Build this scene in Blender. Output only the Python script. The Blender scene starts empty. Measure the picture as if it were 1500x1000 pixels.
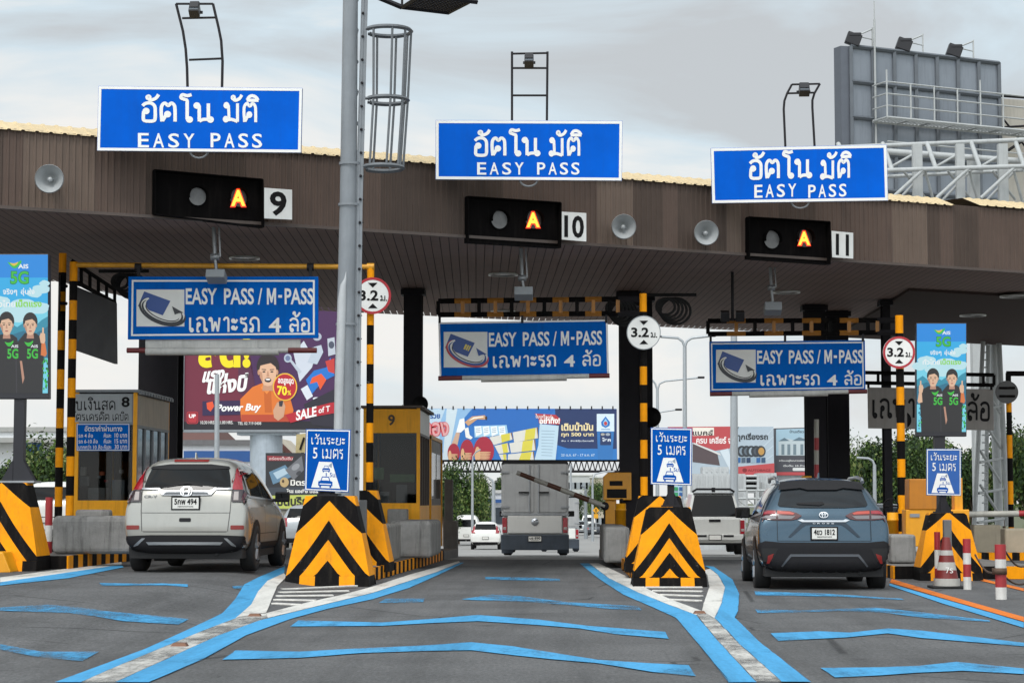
import bpy, bmesh, math, random
from mathutils import Vector, Matrix
from mathutils.bvhtree import BVHTree
random.seed(7)
SC = bpy.context.scene
COL = SC.collection
R = math.radians

# ------------------------------------------------------------------ camera, sky, sun, exposure
FPX = 3000.0                      # focal length in photo pixels (photo is 1500 x 1000)
EYE = Vector((0.0, 0.0, 1.22))
PITCH = math.atan(235/FPX); YAW = math.atan(88/FPX)
CAMROT = Matrix.Rotation(YAW, 3, 'Z') @ Matrix.Rotation(math.pi/2 + PITCH, 3, 'X')
cd = bpy.data.cameras.new("camera"); cam = bpy.data.objects.new("camera", cd); COL.objects.link(cam)
cam.location = EYE; cam.rotation_euler = CAMROT.to_euler()
cd.sensor_width = 36; cd.lens = FPX/1500*36; cd.clip_start = 0.1; cd.clip_end = 9000
SC.camera = cam

SUN_EL, SUN_AZ = R(54), R(197)    # azimuth clockwise from +Y : behind the camera, a little to its left
w = bpy.data.worlds.new("World"); SC.world = w; w.use_nodes = True
nt = w.node_tree; nt.nodes.clear()
wo = nt.nodes.new('ShaderNodeOutputWorld'); bg = nt.nodes.new('ShaderNodeBackground')
sky = nt.nodes.new('ShaderNodeTexSky'); sky.sky_type = 'NISHITA'; sky.sun_disc = False
sky.sun_elevation = SUN_EL; sky.sun_rotation = SUN_AZ; sky.air_density = 1.0; sky.dust_density = 2.0
tc = nt.nodes.new('ShaderNodeTexCoord'); mp = nt.nodes.new('ShaderNodeMapping')
mp.inputs['Scale'].default_value = (1.0, 1.0, 3.4); mp.inputs['Location'].default_value = (0.35, 0.1, 0.25)
n1 = nt.nodes.new('ShaderNodeTexNoise'); n1.inputs['Scale'].default_value = 4.2; n1.inputs['Detail'].default_value = 7; n1.inputs['Roughness'].default_value = 0.52
n1.inputs['Distortion'].default_value = 0.5
r1 = nt.nodes.new('ShaderNodeValToRGB')
r1.color_ramp.elements[0].position = 0.38; r1.color_ramp.elements[0].color = (5.7, 5.95, 6.1, 1)
r1.color_ramp.elements[1].position = 0.62; r1.color_ramp.elements[1].color = (9.2, 9.0, 8.6, 1)
e = r1.color_ramp.elements.new(0.5); e.color = (6.7, 7.75, 8.35, 1)
mx = nt.nodes.new('ShaderNodeMix'); mx.data_type = 'RGBA'
mx.inputs['Factor'].default_value = 0.90
sp = nt.nodes.new('ShaderNodeSeparateXYZ'); mr = nt.nodes.new('ShaderNodeMapRange')
mr.inputs['From Min'].default_value = 0.0; mr.inputs['From Max'].default_value = 0.13; mr.inputs['To Min'].default_value = 0.75; mr.inputs['To Max'].default_value = 0.0
mx2 = nt.nodes.new('ShaderNodeMix'); mx2.data_type = 'RGBA'; mx2.inputs['B'].default_value = (8.4, 8.4, 8.3, 1)
L = nt.links.new
L(tc.outputs['Generated'], mp.inputs['Vector']); L(mp.outputs['Vector'], n1.inputs['Vector']); L(n1.outputs['Fac'], r1.inputs['Fac'])
L(sky.outputs['Color'], mx.inputs['A']); L(r1.outputs['Color'], mx.inputs['B'])
L(tc.outputs['Generated'], sp.inputs['Vector']); L(sp.outputs['Z'], mr.inputs['Value'])
L(mr.outputs['Result'], mx2.inputs['Factor']); L(mx.outputs['Result'], mx2.inputs['A'])
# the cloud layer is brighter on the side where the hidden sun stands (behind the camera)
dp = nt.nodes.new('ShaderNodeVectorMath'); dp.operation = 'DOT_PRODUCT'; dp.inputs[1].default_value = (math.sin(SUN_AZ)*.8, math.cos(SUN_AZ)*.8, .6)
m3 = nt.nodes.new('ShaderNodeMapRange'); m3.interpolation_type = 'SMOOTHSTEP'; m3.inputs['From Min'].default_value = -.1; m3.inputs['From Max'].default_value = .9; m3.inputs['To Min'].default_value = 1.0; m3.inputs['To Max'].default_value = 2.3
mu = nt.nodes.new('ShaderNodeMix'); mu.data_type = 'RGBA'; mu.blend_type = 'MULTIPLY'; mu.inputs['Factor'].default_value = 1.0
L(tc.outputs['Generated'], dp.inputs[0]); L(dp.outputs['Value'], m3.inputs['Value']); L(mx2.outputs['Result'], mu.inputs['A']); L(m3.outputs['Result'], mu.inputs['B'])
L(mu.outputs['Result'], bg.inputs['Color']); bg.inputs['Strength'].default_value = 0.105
L(bg.outputs['Background'], wo.inputs['Surface'])
sd = bpy.data.lights.new("sun", 'SUN'); sd.energy = 1.3; sd.angle = R(14); sd.color = (1.0, 0.97, 0.93)
so = bpy.data.objects.new("sun", sd); COL.objects.link(so)
sdir = Vector((math.sin(SUN_AZ)*math.cos(SUN_EL), math.cos(SUN_AZ)*math.cos(SUN_EL), math.sin(SUN_EL)))
so.rotation_euler = sdir.to_track_quat('Z', 'Y').to_euler(); so.location = (0, -20, 40)
SC.view_settings.view_transform = 'Standard'; SC.view_settings.look = 'None'
SC.view_settings.exposure = 0.0; SC.view_settings.gamma = 1.0; SC.view_settings.use_curve_mapping = False
SC.render.engine = 'CYCLES'
SC.cycles.max_bounces = 6; SC.cycles.use_denoising = True

# ------------------------------------------------------------------ helpers
def ray(px, py): return CAMROT @ Vector(((px-750)/FPX, (500-py)/FPX, -1.0))
def P(px, py, Y):
    d = ray(px, py); return EYE + d*(Y/d.y)
def sstep(t):
    t = max(0.0, min(1.0, t)); return t*t*(3-2*t)
PROF = [(44, 0), (49, -.07), (55, -.22), (75, -.64), (100, -1.15), (120, -1.55), (150, -1.85), (214, -2.35), (320, -2.7)]
def gz(x, y):
    z = 0.0
    if y > 44:
        if y >= 320: z = -2.7
        else:
            for (a, b), (c, d) in zip(PROF, PROF[1:]):
                if y <= c: z = b+(d-b)*(y-a)/(c-a); break
    z += 0.2*sstep((-3.5-x)/1.6)*sstep((y-12)/14)*(1-sstep((y-50)/40))
    return z
def G(px, py):
    d = ray(px, py); lo, hi = 5.0, 420.0
    f = lambda Y: (EYE+d*(Y/d.y)).z - gz((d*(Y/d.y)).x, Y)
    for Y in range(6, 420):
        if f(Y) < 0: lo, hi = Y-1, Y; break
    for _ in range(30):
        m = (lo+hi)/2
        if f(m) > 0: lo = m
        else: hi = m
    p = EYE+d*(hi/d.y); return Vector((p.x, p.y, gz(p.x, p.y)))
def XY(px, Y): p = P(px, 735, Y); return p.x
# canopy front plane: runs skewed across the lanes
CX0, CY0, CSL = -6.0, 33.0, 0.535
def PC(px, py, off=0.0):
    """point of the fascia plane seen at a pixel, moved off metres towards the traffic"""
    n = Vector((-CSL, 1, 0)).normalized(); p0 = Vector((CX0, CY0, 0)) - n*off
    d = ray(px, py); t = (p0-EYE).dot(n)/d.dot(n); return EYE+d*t

ORG = {}
class MB:
    def __init__(s): s.v = []; s.f = []; s.m = []; s.s = []
    def add(s, vs, fs, m=0, sm=False):
        o = len(s.v); s.v += [tuple(v) for v in vs]; s.f += [tuple(i+o for i in f) for f in fs]
        s.m += [m]*len(fs); s.s += [sm]*len(fs); return s
    def bb(s, x0, x1, y0, y1, z0, z1, m=0):
        v = [(x, y, z) for x in (x0, x1) for y in (y0, y1) for z in (z0, z1)]
        return s.add(v, [(0, 1, 3, 2), (4, 6, 7, 5), (0, 4, 5, 1), (2, 3, 7, 6), (0, 2, 6, 4), (1, 5, 7, 3)], m)
    def box(s, c, d, m=0, rot=None):
        c = Vector(c); v = []
        for x in (-.5, .5):
            for y in (-.5, .5):
                for z in (-.5, .5):
                    q = Vector((x*d[0], y*d[1], z*d[2])); v.append(c+(rot @ q if rot else q))
        return s.add(v, [(0, 1, 3, 2), (4, 6, 7, 5), (0, 4, 5, 1), (2, 3, 7, 6), (0, 2, 6, 4), (1, 5, 7, 3)], m)
    def tube(s, pts, r, n=8, m=0, caps=True, sm=True):
        pts = [Vector(p) for p in pts]; k = len(pts); rs = r if isinstance(r, (list, tuple)) else [r]*k
        u = None; vs = []
        for i, p in enumerate(pts):
            t = (pts[min(i+1, k-1)]-pts[max(i-1, 0)]).normalized()
            if u is None:
                u = t.orthogonal().normalized()
                if abs(t.z) > .9: u = (Vector((1, 0, 0))-t*t.x).normalized()
            else: u = (u-t*u.dot(t)).normalized()
            b = t.cross(u)
            for j in range(n):
                a = 2*math.pi*(j+.5)/n; vs.append(p+(u*math.cos(a)+b*math.sin(a))*rs[i])
        fs = [(i*n+j, i*n+(j+1) % n, (i+1)*n+(j+1) % n, (i+1)*n+j) for i in range(k-1) for j in range(n)]
        s.add(vs, fs, m, sm and n > 4)
        if caps: s.add(vs, [tuple(range(n))[::-1], tuple(range((k-1)*n, k*n))], m)
        return s
    def bar(s, a, b, wd, m=0): return s.tube([a, b], wd*.7071, 4, m)
    def poly(s, pts, m=0): return s.add(pts, [tuple(range(len(pts)))], m)
    def prism(s, pts, vec, m=0, m2=None):
        n = len(pts); vec = Vector(vec); a = [Vector(p) for p in pts]; b = [p+vec for p in a]
        s.add(a+b, [tuple(range(n))], m)
        s.add(a+b, [tuple(range(2*n-1, n-1, -1))]+[(i, (i+1) % n, n+(i+1) % n, n+i) for i in range(n)], m if m2 is None else m2)
        return s
    def lathe(s, prof, o, ax, n=24, m=0, sm=True):
        ax = Vector(ax).normalized(); u = ax.orthogonal().normalized(); b = ax.cross(u); o = Vector(o); vs = []
        for r, t in prof:
            for j in range(n):
                a = 2*math.pi*j/n; vs.append(o+ax*t+(u*math.cos(a)+b*math.sin(a))*r)
        k = len(prof)
        return s.add(vs, [(i*n+j, i*n+(j+1) % n, (i+1)*n+(j+1) % n, (i+1)*n+j) for i in range(k-1) for j in range(n)], m, sm)
    def disc(s, c, r, nrm, n=24, m=0, r2=None):
        nrm = Vector(nrm).normalized(); u = nrm.orthogonal().normalized(); b = nrm.cross(u); c = Vector(c)
        return s.poly([c+(u*math.cos(2*math.pi*j/n)*r+b*math.sin(2*math.pi*j/n)*(r2 or r)) for j in range(n)], m)
    def text(s, txt, fn, m=0, bold=0.0):
        """letters; fn maps (0..1, 0..1) of the text's own box (u right, v up) to a point"""
        vs, fs = glyphs(txt, bold); return s.add([fn(u, v) for u, v in vs], fs, m)
    def build(s, name, mats, parent=None, loc=None, bevel=0, sub=0, seg=2, smooth=False):
        me = bpy.data.meshes.new(name)
        org = ORG[parent.name] if parent is not None else Vector(loc if loc is not None else (0, 0, 0))
        me.from_pydata([Vector(v)-org for v in s.v], [], s.f)
        mats = mats if isinstance(mats, (list, tuple)) else [mats]
        for x in mats: me.materials.append(x)
        me.polygons.foreach_set('material_index', s.m)
        me.polygons.foreach_set('use_smooth', [True]*len(s.f) if smooth else s.s)
        bm = bmesh.new(); bm.from_mesh(me)
        if bevel or sub: bmesh.ops.remove_doubles(bm, verts=bm.verts, dist=1e-5)
        bmesh.ops.recalc_face_normals(bm, faces=bm.faces); bm.to_mesh(me); bm.free()
        o = bpy.data.objects.new(name, me); COL.objects.link(o); ORG[o.name] = org
        if parent is not None: o.parent = parent
        else: o.location = org
        if bevel:
            b = o.modifiers.new('bevel', 'BEVEL'); b.width = bevel; b.segments = seg; b.limit_method = 'ANGLE'; b.angle_limit = R(35)
        if sub:
            q = o.modifiers.new('sub', 'SUBSURF'); q.levels = sub; q.render_levels = sub
        return o
def tag(o, label, cat, group=None, kind=None):
    if label: o['label'] = label
    if cat: o['category'] = cat
    if group: o['group'] = group
    if kind: o['kind'] = kind
    return o
def thing(name, label, cat, loc, group=None):
    o = bpy.data.objects.new(name, None); COL.objects.link(o); o.location = Vector(loc); ORG[o.name] = Vector(loc)
    o.empty_display_size = .2
    return tag(o, label, cat, group)
def struct(o): o['kind'] = 'structure'; return o
def copy_tree(o, parent=None):
    c = o.copy(); COL.objects.link(c)
    if parent is not None: c.parent = parent
    for ch in o.children: copy_tree(ch, c)
    return c
_gl = {}
def glyphs(txt, bold):
    k = (txt, bold)
    if k in _gl: return _gl[k]
    cu = bpy.data.curves.new('lettering', 'FONT'); cu.body = txt; cu.size = 1; cu.offset = bold; cu.resolution_u = 3; cu.fill_mode = 'FRONT'
    cu.dimensions = '2D'
    o = bpy.data.objects.new('lettering', cu); COL.objects.link(o)
    dg = bpy.context.evaluated_depsgraph_get(); ev = o.evaluated_get(dg); me = ev.to_mesh()
    v = [(a.co.x, a.co.y) for a in me.vertices]; f = [tuple(p.vertices) for p in me.polygons]
    ev.to_mesh_clear(); bpy.data.objects.remove(o); bpy.data.curves.remove(cu)
    x0 = min(a for a, b in v); x1 = max(a for a, b in v); y0 = min(b for a, b in v); y1 = max(b for a, b in v)
    v = [((a-x0)/(x1-x0), (b-y0)/(y1-y0)) for a, b in v]
    _gl[k] = (v, f); return _gl[k]
def spaced(o, word, fn, m=0, bold=0.0, lw=.185):
    """widely set capitals"""
    n = len(word); st = (1-lw)/(n-1)
    for i, ch in enumerate(word): o.text(ch, lambda u, v, i=i: fn(st*i+lw*u, v), m, bold)
def pxbox(x0, y0, x1, y1, Y, skew=0.0, ital=0.0):
    """text box in photo pixels on the upright plane at depth Y; skew = rise of the right end in px"""
    return lambda u, v: P(x0+(x1-x0)*u+ital*(v-.5), y1+(y0-y1)*v-skew*u, Y)


# ------------------------------------------------------------------ looped Thai road-sign letters drawn as pen strokes
# glyph: width, [loops (x, y)], [strokes]
TH = {
 'อ': (.80, [(.25, .56)], [[(.13, .55), (.11, .14), (.20, .03), (.42, .01), (.62, .03), (.70, .14), (.71, .5), (.69, .80), (.56, .96), (.38, 1), (.2, .96), (.07, .84)]]),
 'ต': (.88, [(.40, .40)], [[(.31, .33), (.14, .03)], [(.12, 0), (.08, .5), (.11, .85), (.27, 1), (.43, .86), (.59, 1), (.75, .86), (.78, .5), (.78, 0)]]),
 'ด': (.88, [(.40, .40)], [[(.31, .33), (.14, .03)], [(.12, 0), (.08, .5), (.12, .84), (.43, 1), (.73, .84), (.78, .5), (.78, 0)]]),
 'ค': (.88, [(.42, .46)], [[(.31, .46), (.18, .2), (.12, .0)], [(.12, 0), (.08, .5), (.12, .84), (.43, 1), (.73, .84), (.78, .5), (.78, 0)]]),
 'โ': (.60, [(.50, .12)], [[(.38, .12), (.38, .9), (.37, 1.15), (.22, 1.22), (.07, 1.30), (.14, 1.46), (.38, 1.41), (.60, 1.47)]]),
 'เ': (.46, [(.27, .12)], [[(.15, .12), (.15, 1)]]),
 'น': (.98, [(.14, .88), (.82, .13)], [[(.26, .88), (.26, .02)], [(.26, .03), (.45, .13), (.70, .14)], [(.72, .12), (.72, 1)]]),
 'ม': (1.02, [(.18, .88), (.14, .13)], [[(.30, .88), (.33, .20), (.26, .13)], [(.24, .10), (.50, .12), (.84, .02)], [(.84, 0), (.84, 1)]]),
 'บ': (.92, [(.14, .88)], [[(.26, .88), (.26, .03)], [(.22, .03), (.78, .03)], [(.76, 0), (.76, 1)]]),
 'ั': (0, [(-.56, 1.30)], [[(-.56, 1.19), (-.38, 1.17), (-.18, 1.27), (-.05, 1.46)]]),
 'ิ': (0, [], [[(-.74, 1.18), (-.62, 1.36), (-.42, 1.42), (-.2, 1.34), (-.08, 1.18)], [(-.76, 1.18), (-.06, 1.18)]]),
 '้': (0, [(-.56, 1.42)], [[(-.50, 1.34), (-.46, 1.22), (-.36, 1.17), (-.2, 1.28), (-.08, 1.48)]]),
 'ฉ': (.92, [(.24, .52), (.80, .12)], [[(.07, .84), (.2, .96), (.40, 1), (.60, .93), (.69, .74), (.69, .1)], [(.16, .44), (.14, .06), (.30, .03)]]),
 'พ': (1.0, [(.13, .88)], [[(.23, .84), (.29, .02)], [(.29, .02), (.50, .72)], [(.50, .72), (.71, .02)], [(.71, .02), (.84, 1)]]),
 'า': (.52, [], [[(.05, .80), (.12, .94), (.26, 1), (.38, .92), (.41, .7), (.41, 0)]]),
 'ะ': (.54, [(.14, .78), (.14, .28)], [[(.2, .69), (.33, .68), (.45, .88)], [(.2, .19), (.33, .18), (.45, .38)]]),
 'ร': (.62, [(.40, .12)], [[(.06, .82), (.12, .96), (.30, .88), (.52, 1)], [(.08, .80), (.12, .64), (.34, .60), (.48, .48), (.50, .12)]]),
 'ถ': (.86, [(.16, .12)], [[(.27, .12), (.26, .46), (.08, .60), (.14, .88), (.40, 1), (.67, .88), (.73, .6), (.73, 0)]]),
 'ล': (.86, [(.23, .12)], [[(.12, .12), (.10, .40), (.24, .56), (.46, .48), (.72, .52)], [(.08, .82), (.22, .96), (.44, 1), (.66, .90), (.74, .65), (.74, 0)]]),
 'ส': (.90, [(.23, .12)], [[(.12, .12), (.10, .40), (.24, .56), (.46, .48), (.72, .52)], [(.08, .82), (.22, .96), (.44, 1), (.66, .90), (.74, .65), (.74, 0)], [(.66, .86), (.84, 1.06)]]),
 'ว': (.66, [(.44, .12)], [[(.05, .82), (.16, .96), (.32, 1), (.48, .93), (.55, .72), (.55, .12)]]),
 'ง': (.66, [(.36, .88)], [[(.47, .88), (.50, .08)], [(.50, .03), (.40, .04), (.07, .50)]]),
 'ย': (.86, [(.22, .88)], [[(.11, .86), (.14, .62), (.34, .54)], [(.30, .54), (.12, .42), (.10, .14), (.22, .02), (.5, .01), (.72, .06), (.76, .3), (.76, 1)]])}
_th = {}
def thai(txt, wt):
    """2D faces for a Thai string; overlapping strokes get their own small level"""
    if (txt, wt) in _th: return _th[(txt, wt)]
    V = []; F = []; x = 0.0; lev = 0
    def ribbon(pts, closed=False):
        nonlocal lev
        lev += 1; n = len(pts); o = len(V)
        for i, (a, b) in enumerate(pts):
            p = pts[(i-1) % n] if closed else pts[max(i-1, 0)]; q = pts[(i+1) % n] if closed else pts[min(i+1, n-1)]
            dx, dy = q[0]-p[0], q[1]-p[1]; l = math.hypot(dx, dy) or 1; nx, ny = -dy/l*wt/2, dx/l*wt/2
            V.append((a+nx, b+ny, lev % 5)); V.append((a-nx, b-ny, lev % 5))
        for i in range(n if closed else n-1): j = (i+1) % n; F.append((o+2*i, o+2*i+1, o+2*j+1, o+2*j))
    for ch in txt:
        if ch == ' ': x += .4; continue
        w_, lo, st = TH[ch]
        for cx, cy in lo:
            r = .092 if cy < 1.1 else .07; ribbon([(x+cx+r*math.cos(2*math.pi*k/16), cy+r*math.sin(2*math.pi*k/16)) for k in range(16)], True)
        for s in st:
            pts = []; n = len(s)
            if n == 2: pts = list(s)
            else:
                for i in range(n-1):
                    p0, p1, p2, p3 = s[max(i-1, 0)], s[i], s[i+1], s[min(i+2, n-1)]
                    for k in range(5):
                        t = k/5; pts.append(tuple(.5*(2*p1[a]+(p2[a]-p0[a])*t+(2*p0[a]-5*p1[a]+4*p2[a]-p3[a])*t*t+(3*p1[a]-p0[a]-3*p2[a]+p3[a])*t**3) for a in (0, 1)))
                pts.append(s[-1])
            ribbon([(x+a, b) for a, b in pts])
        x += w_+.13 if w_ else 0
    x0 = min(v[0] for v in V); x1 = max(v[0] for v in V); y0 = min(v[1] for v in V); y1 = max(v[1] for v in V)
    _th[(txt, wt)] = ([((a-x0)/(x1-x0), (b-y0)/(y1-y0), c) for a, b, c in V], F); return _th[(txt, wt)]
def add_thai(o, txt, fn, m=0, wt=.15):
    vs, fs = thai(txt, wt); o.add([Vector(fn(u, v))+Vector((0, -.0006*c, 0)) for u, v, c in vs], fs, m)

# ------------------------------------------------------------------ materials
def lin(h):
    h = h.lstrip('#'); c = [int(h[i:i+2], 16)/255 for i in (0, 2, 4)]
    return tuple(((x/12.92) if x <= .04045 else ((x+.055)/1.055)**2.4) for x in c)
_mats = {}
def M(name, col, rough=.55, metal=0.0, var=.12, scale=3.0, bump=0.0, bscale=40.0, streak=0.0, spec=.5, coat=0.0, dirtcol=(.03, .027, .024), chips=0.0):
    if name in _mats: return _mats[name]
    m = bpy.data.materials.new(name); m.use_nodes = True; n = m.node_tree; b = n.nodes['Principled BSDF']; K = n.links.new
    c = lin(col) if isinstance(col, str) else col
    b.inputs['Roughness'].default_value = rough; b.inputs['Metallic'].default_value = metal
    b.inputs['Specular IOR Level'].default_value = spec; b.inputs['Coat Weight'].default_value = coat; b.inputs['Coat Roughness'].default_value = .06
    b.inputs['Base Color'].default_value = (*c, 1)
    t = n.nodes.new('ShaderNodeTexCoord')
    if var:
        z = n.nodes.new('ShaderNodeTexNoise'); z.inputs['Scale'].default_value = scale; z.inputs['Detail'].default_value = 6; z.inputs['Roughness'].default_value = .65
        r = n.nodes.new('ShaderNodeMapRange'); r.inputs['From Min'].default_value = .3; r.inputs['From Max'].default_value = .7
        r.inputs['To Min'].default_value = 1-var; r.inputs['To Max'].default_value = 1+var*.6
        x = n.nodes.new('ShaderNodeMix'); x.data_type = 'RGBA'; x.blend_type = 'MULTIPLY'; x.inputs['Factor'].default_value = 1; x.inputs['A'].default_value = (*c, 1)
        K(t.outputs['Object'], z.inputs['Vector']); K(z.outputs['Fac'], r.inputs['Value']); K(r.outputs['Result'], x.inputs['B'])
        last = x.outputs['Result']
        if streak:
            mp = n.nodes.new('ShaderNodeMapping'); mp.inputs['Scale'].default_value = (9, 9, .7)
            q = n.nodes.new('ShaderNodeTexNoise'); q.inputs['Scale'].default_value = 1.0; q.inputs['Detail'].default_value = 8; q.inputs['Roughness'].default_value = .7
            rr = n.nodes.new('ShaderNodeMapRange'); rr.inputs['From Min'].default_value = .5; rr.inputs['From Max'].default_value = .75; rr.inputs['To Max'].default_value = streak
            y = n.nodes.new('ShaderNodeMix'); y.data_type = 'RGBA'; y.inputs['B'].default_value = (*dirtcol, 1)
            K(t.outputs['Object'], mp.inputs['Vector']); K(mp.outputs['Vector'], q.inputs['Vector']); K(q.outputs['Fac'], rr.inputs['Value'])
            K(rr.outputs['Result'], y.inputs['Factor']); K(last, y.inputs['A']); last = y.outputs['Result']
        if chips:
            q = n.nodes.new('ShaderNodeTexNoise'); q.inputs['Scale'].default_value = 4.5; q.inputs['Detail'].default_value = 11; q.inputs['Roughness'].default_value = .82
            rr = n.nodes.new('ShaderNodeMapRange'); rr.inputs['From Min'].default_value = .62; rr.inputs['From Max'].default_value = .66; rr.inputs['To Max'].default_value = chips
            y = n.nodes.new('ShaderNodeMix'); y.data_type = 'RGBA'; y.inputs['B'].default_value = (.17, .15, .13, 1)
            K(t.outputs['Object'], q.inputs['Vector']); K(q.outputs['Fac'], rr.inputs['Value']); K(rr.outputs['Result'], y.inputs['Factor']); K(last, y.inputs['A']); last = y.outputs['Result']
        K(last, b.inputs['Base Color'])
        r2 = n.nodes.new('ShaderNodeMapRange'); r2.inputs['To Min'].default_value = max(0.02, rough-.1); r2.inputs['To Max'].default_value = min(1, rough+.12)
        K(z.outputs['Fac'], r2.inputs['Value']); K(r2.outputs['Result'], b.inputs['Roughness'])
    if bump:
        z2 = n.nodes.new('ShaderNodeTexNoise'); z2.inputs['Scale'].default_value = bscale; z2.inputs['Detail'].default_value = 5
        bp = n.nodes.new('ShaderNodeBump'); bp.inputs['Strength'].default_value = bump; bp.inputs['Distance'].default_value = .02
        K(t.outputs['Object'], z2.inputs['Vector']); K(z2.outputs['Fac'], bp.inputs['Height']); K(bp.outputs['Normal'], b.inputs['Normal'])
    _mats[name] = m; return m
def EM(name, col, st=1.0):
    if name in _mats: return _mats[name]
    m = bpy.data.materials.new(name); m.use_nodes = True; b = m.node_tree.nodes['Principled BSDF']
    c = lin(col); b.inputs['Base Color'].default_value = (.01, .01, .01, 1); b.inputs['Emission Color'].default_value = (*c, 1); b.inputs['Emission Strength'].default_value = st
    b.inputs['Roughness'].default_value = .4
    _mats[name] = m; return m
def paint_on_road(name, col, wear, wscale=2.2):
    """worn road paint: where it has flaked off, and along its ragged edges, the road shows through"""
    m = bpy.data.materials.new(name); m.use_nodes = True; n = m.node_tree; b = n.nodes['Principled BSDF']; K = n.links.new; out = n.nodes['Material Output']
    t = n.nodes.new('ShaderNodeTexCoord')
    def noise(sc, det, ro, scale=None):
        z = n.nodes.new('ShaderNodeTexNoise'); z.inputs['Scale'].default_value = sc; z.inputs['Detail'].default_value = det; z.inputs['Roughness'].default_value = ro
        if scale:
            mp = n.nodes.new('ShaderNodeMapping'); mp.inputs['Scale'].default_value = scale; K(t.outputs['Object'], mp.inputs['Vector']); K(mp.outputs['Vector'], z.inputs['Vector'])
        else: K(t.outputs['Object'], z.inputs['Vector'])
        return z.outputs['Fac']
    def rng(f, a, c, lo, hi):
        r = n.nodes.new('ShaderNodeMapRange'); r.inputs['From Min'].default_value = a; r.inputs['From Max'].default_value = c; r.inputs['To Min'].default_value = lo; r.inputs['To Max'].default_value = hi; K(f, r.inputs['Value']); return r.outputs['Result']
    def op(o, a, c):
        q = n.nodes.new('ShaderNodeMath'); q.operation = o
        for k, v in enumerate((a, c)):
            if isinstance(v, float): q.inputs[k].default_value = v
            else: K(v, q.inputs[k])
        return q.outputs[0]
    fine = noise(1, 6, .8, (24, 7, 1)); low = noise(wscale*.28, 3, .5); mid = noise(1, 7, .72, (wscale*1.6, wscale*.5, 1))
    at = n.nodes.new('ShaderNodeAttribute'); at.attribute_name = 'edge'
    e = op('MULTIPLY', op('SUBTRACT', 1.0, at.outputs['Fac']), .26)
    tot = op('ADD', op('ADD', op('MULTIPLY', fine, .34), op('MULTIPLY', mid, .40)), op('ADD', op('MULTIPLY', low, .36), e))
    lost = rng(tot, .86-wear*.42, .98-wear*.36, 0, .93)
    dark = op('MULTIPLY', rng(noise(1, 7, .7, (2.2, .10, 1)), .46, .72, 1.0, .6), rng(fine, .3, .75, .78, 1.12))
    y = n.nodes.new('ShaderNodeMix'); y.data_type = 'RGBA'; y.blend_type = 'MULTIPLY'; y.inputs['Factor'].default_value = 1; y.inputs['A'].default_value = (*lin(col), 1)
    K(dark, y.inputs['B']); K(y.outputs['Result'], b.inputs['Base Color']); b.inputs['Roughness'].default_value = .8; b.inputs['Specular IOR Level'].default_value = .2
    tr = n.nodes.new('ShaderNodeBsdfTransparent'); mx_ = n.nodes.new('ShaderNodeMixShader'); K(lost, mx_.inputs[0]); K(b.outputs[0], mx_.inputs[1]); K(tr.outputs[0], mx_.inputs[2]); K(mx_.outputs[0], out.inputs['Surface'])
    return m
BLACK = M('black_paint', '171516', .6, var=.2, streak=.2, spec=.15)
DARK = M('dark_steel', '2a282b', .55, .1, var=.2, streak=.25, spec=.2)
ORANGE = M('orange_paint', 'f0980a', .55, var=.16, scale=3, streak=.4, dirtcol=(.16, .085, .03), spec=.12, bump=.15, chips=.75)
OBLACK = M('obstacle_black', '151313', .65, var=.3, scale=5, streak=.3, dirtcol=(.06, .05, .04), spec=.06, bump=.15, chips=.6)
BOOTHOR = M('booth_orange', 'f5a814', .45, spec=.3, var=.1, streak=.35, dirtcol=(.1, .05, .01))
WHITE = M('white_sheet', 'e3e2de', .5, var=.06, streak=.1)
SIGNW = M('sign_white', 'e9e7e2', .45, var=.05)
SBLUE = M('sign_blue', '005cc8', .55, spec=.06, var=.16, scale=1.1, streak=.22, dirtcol=(.012, .07, .34))
MBLUE = M('pass_sign_blue', '005eb6', .55, spec=.05, var=.18, scale=1.2, streak=.3, dirtcol=(.01, .04, .12))
DBLUE = M('distance_sign_blue', '0050a6', .55, spec=.05, var=.06, streak=.08)
GALV = M('galvanised_steel', '9b9d9f', .45, .55, var=.15, streak=.2)
GREYP = M('grey_paint', '868a8e', .5, spec=.25, var=.1, streak=.22)
CONC = M('concrete', '8d8a86', .85, var=.28, scale=4, bump=.3, bscale=30, streak=.75, dirtcol=(.045, .04, .036))
CONCD = M('kerb_concrete', '6f6b67', .9, var=.3, scale=3, bump=.3, bscale=25, streak=.4)
GLASSD = M('dark_glass', '15181b', .08, var=0, spec=.8)
REDP = M('red_paint', 'a32a2e', .45, var=.15, streak=.3)
CHROME = M('chrome', 'b5b7ba', .28, .9, var=0)
RUBBER = M('rubber', '1c1b1b', .8, var=.2)
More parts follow.
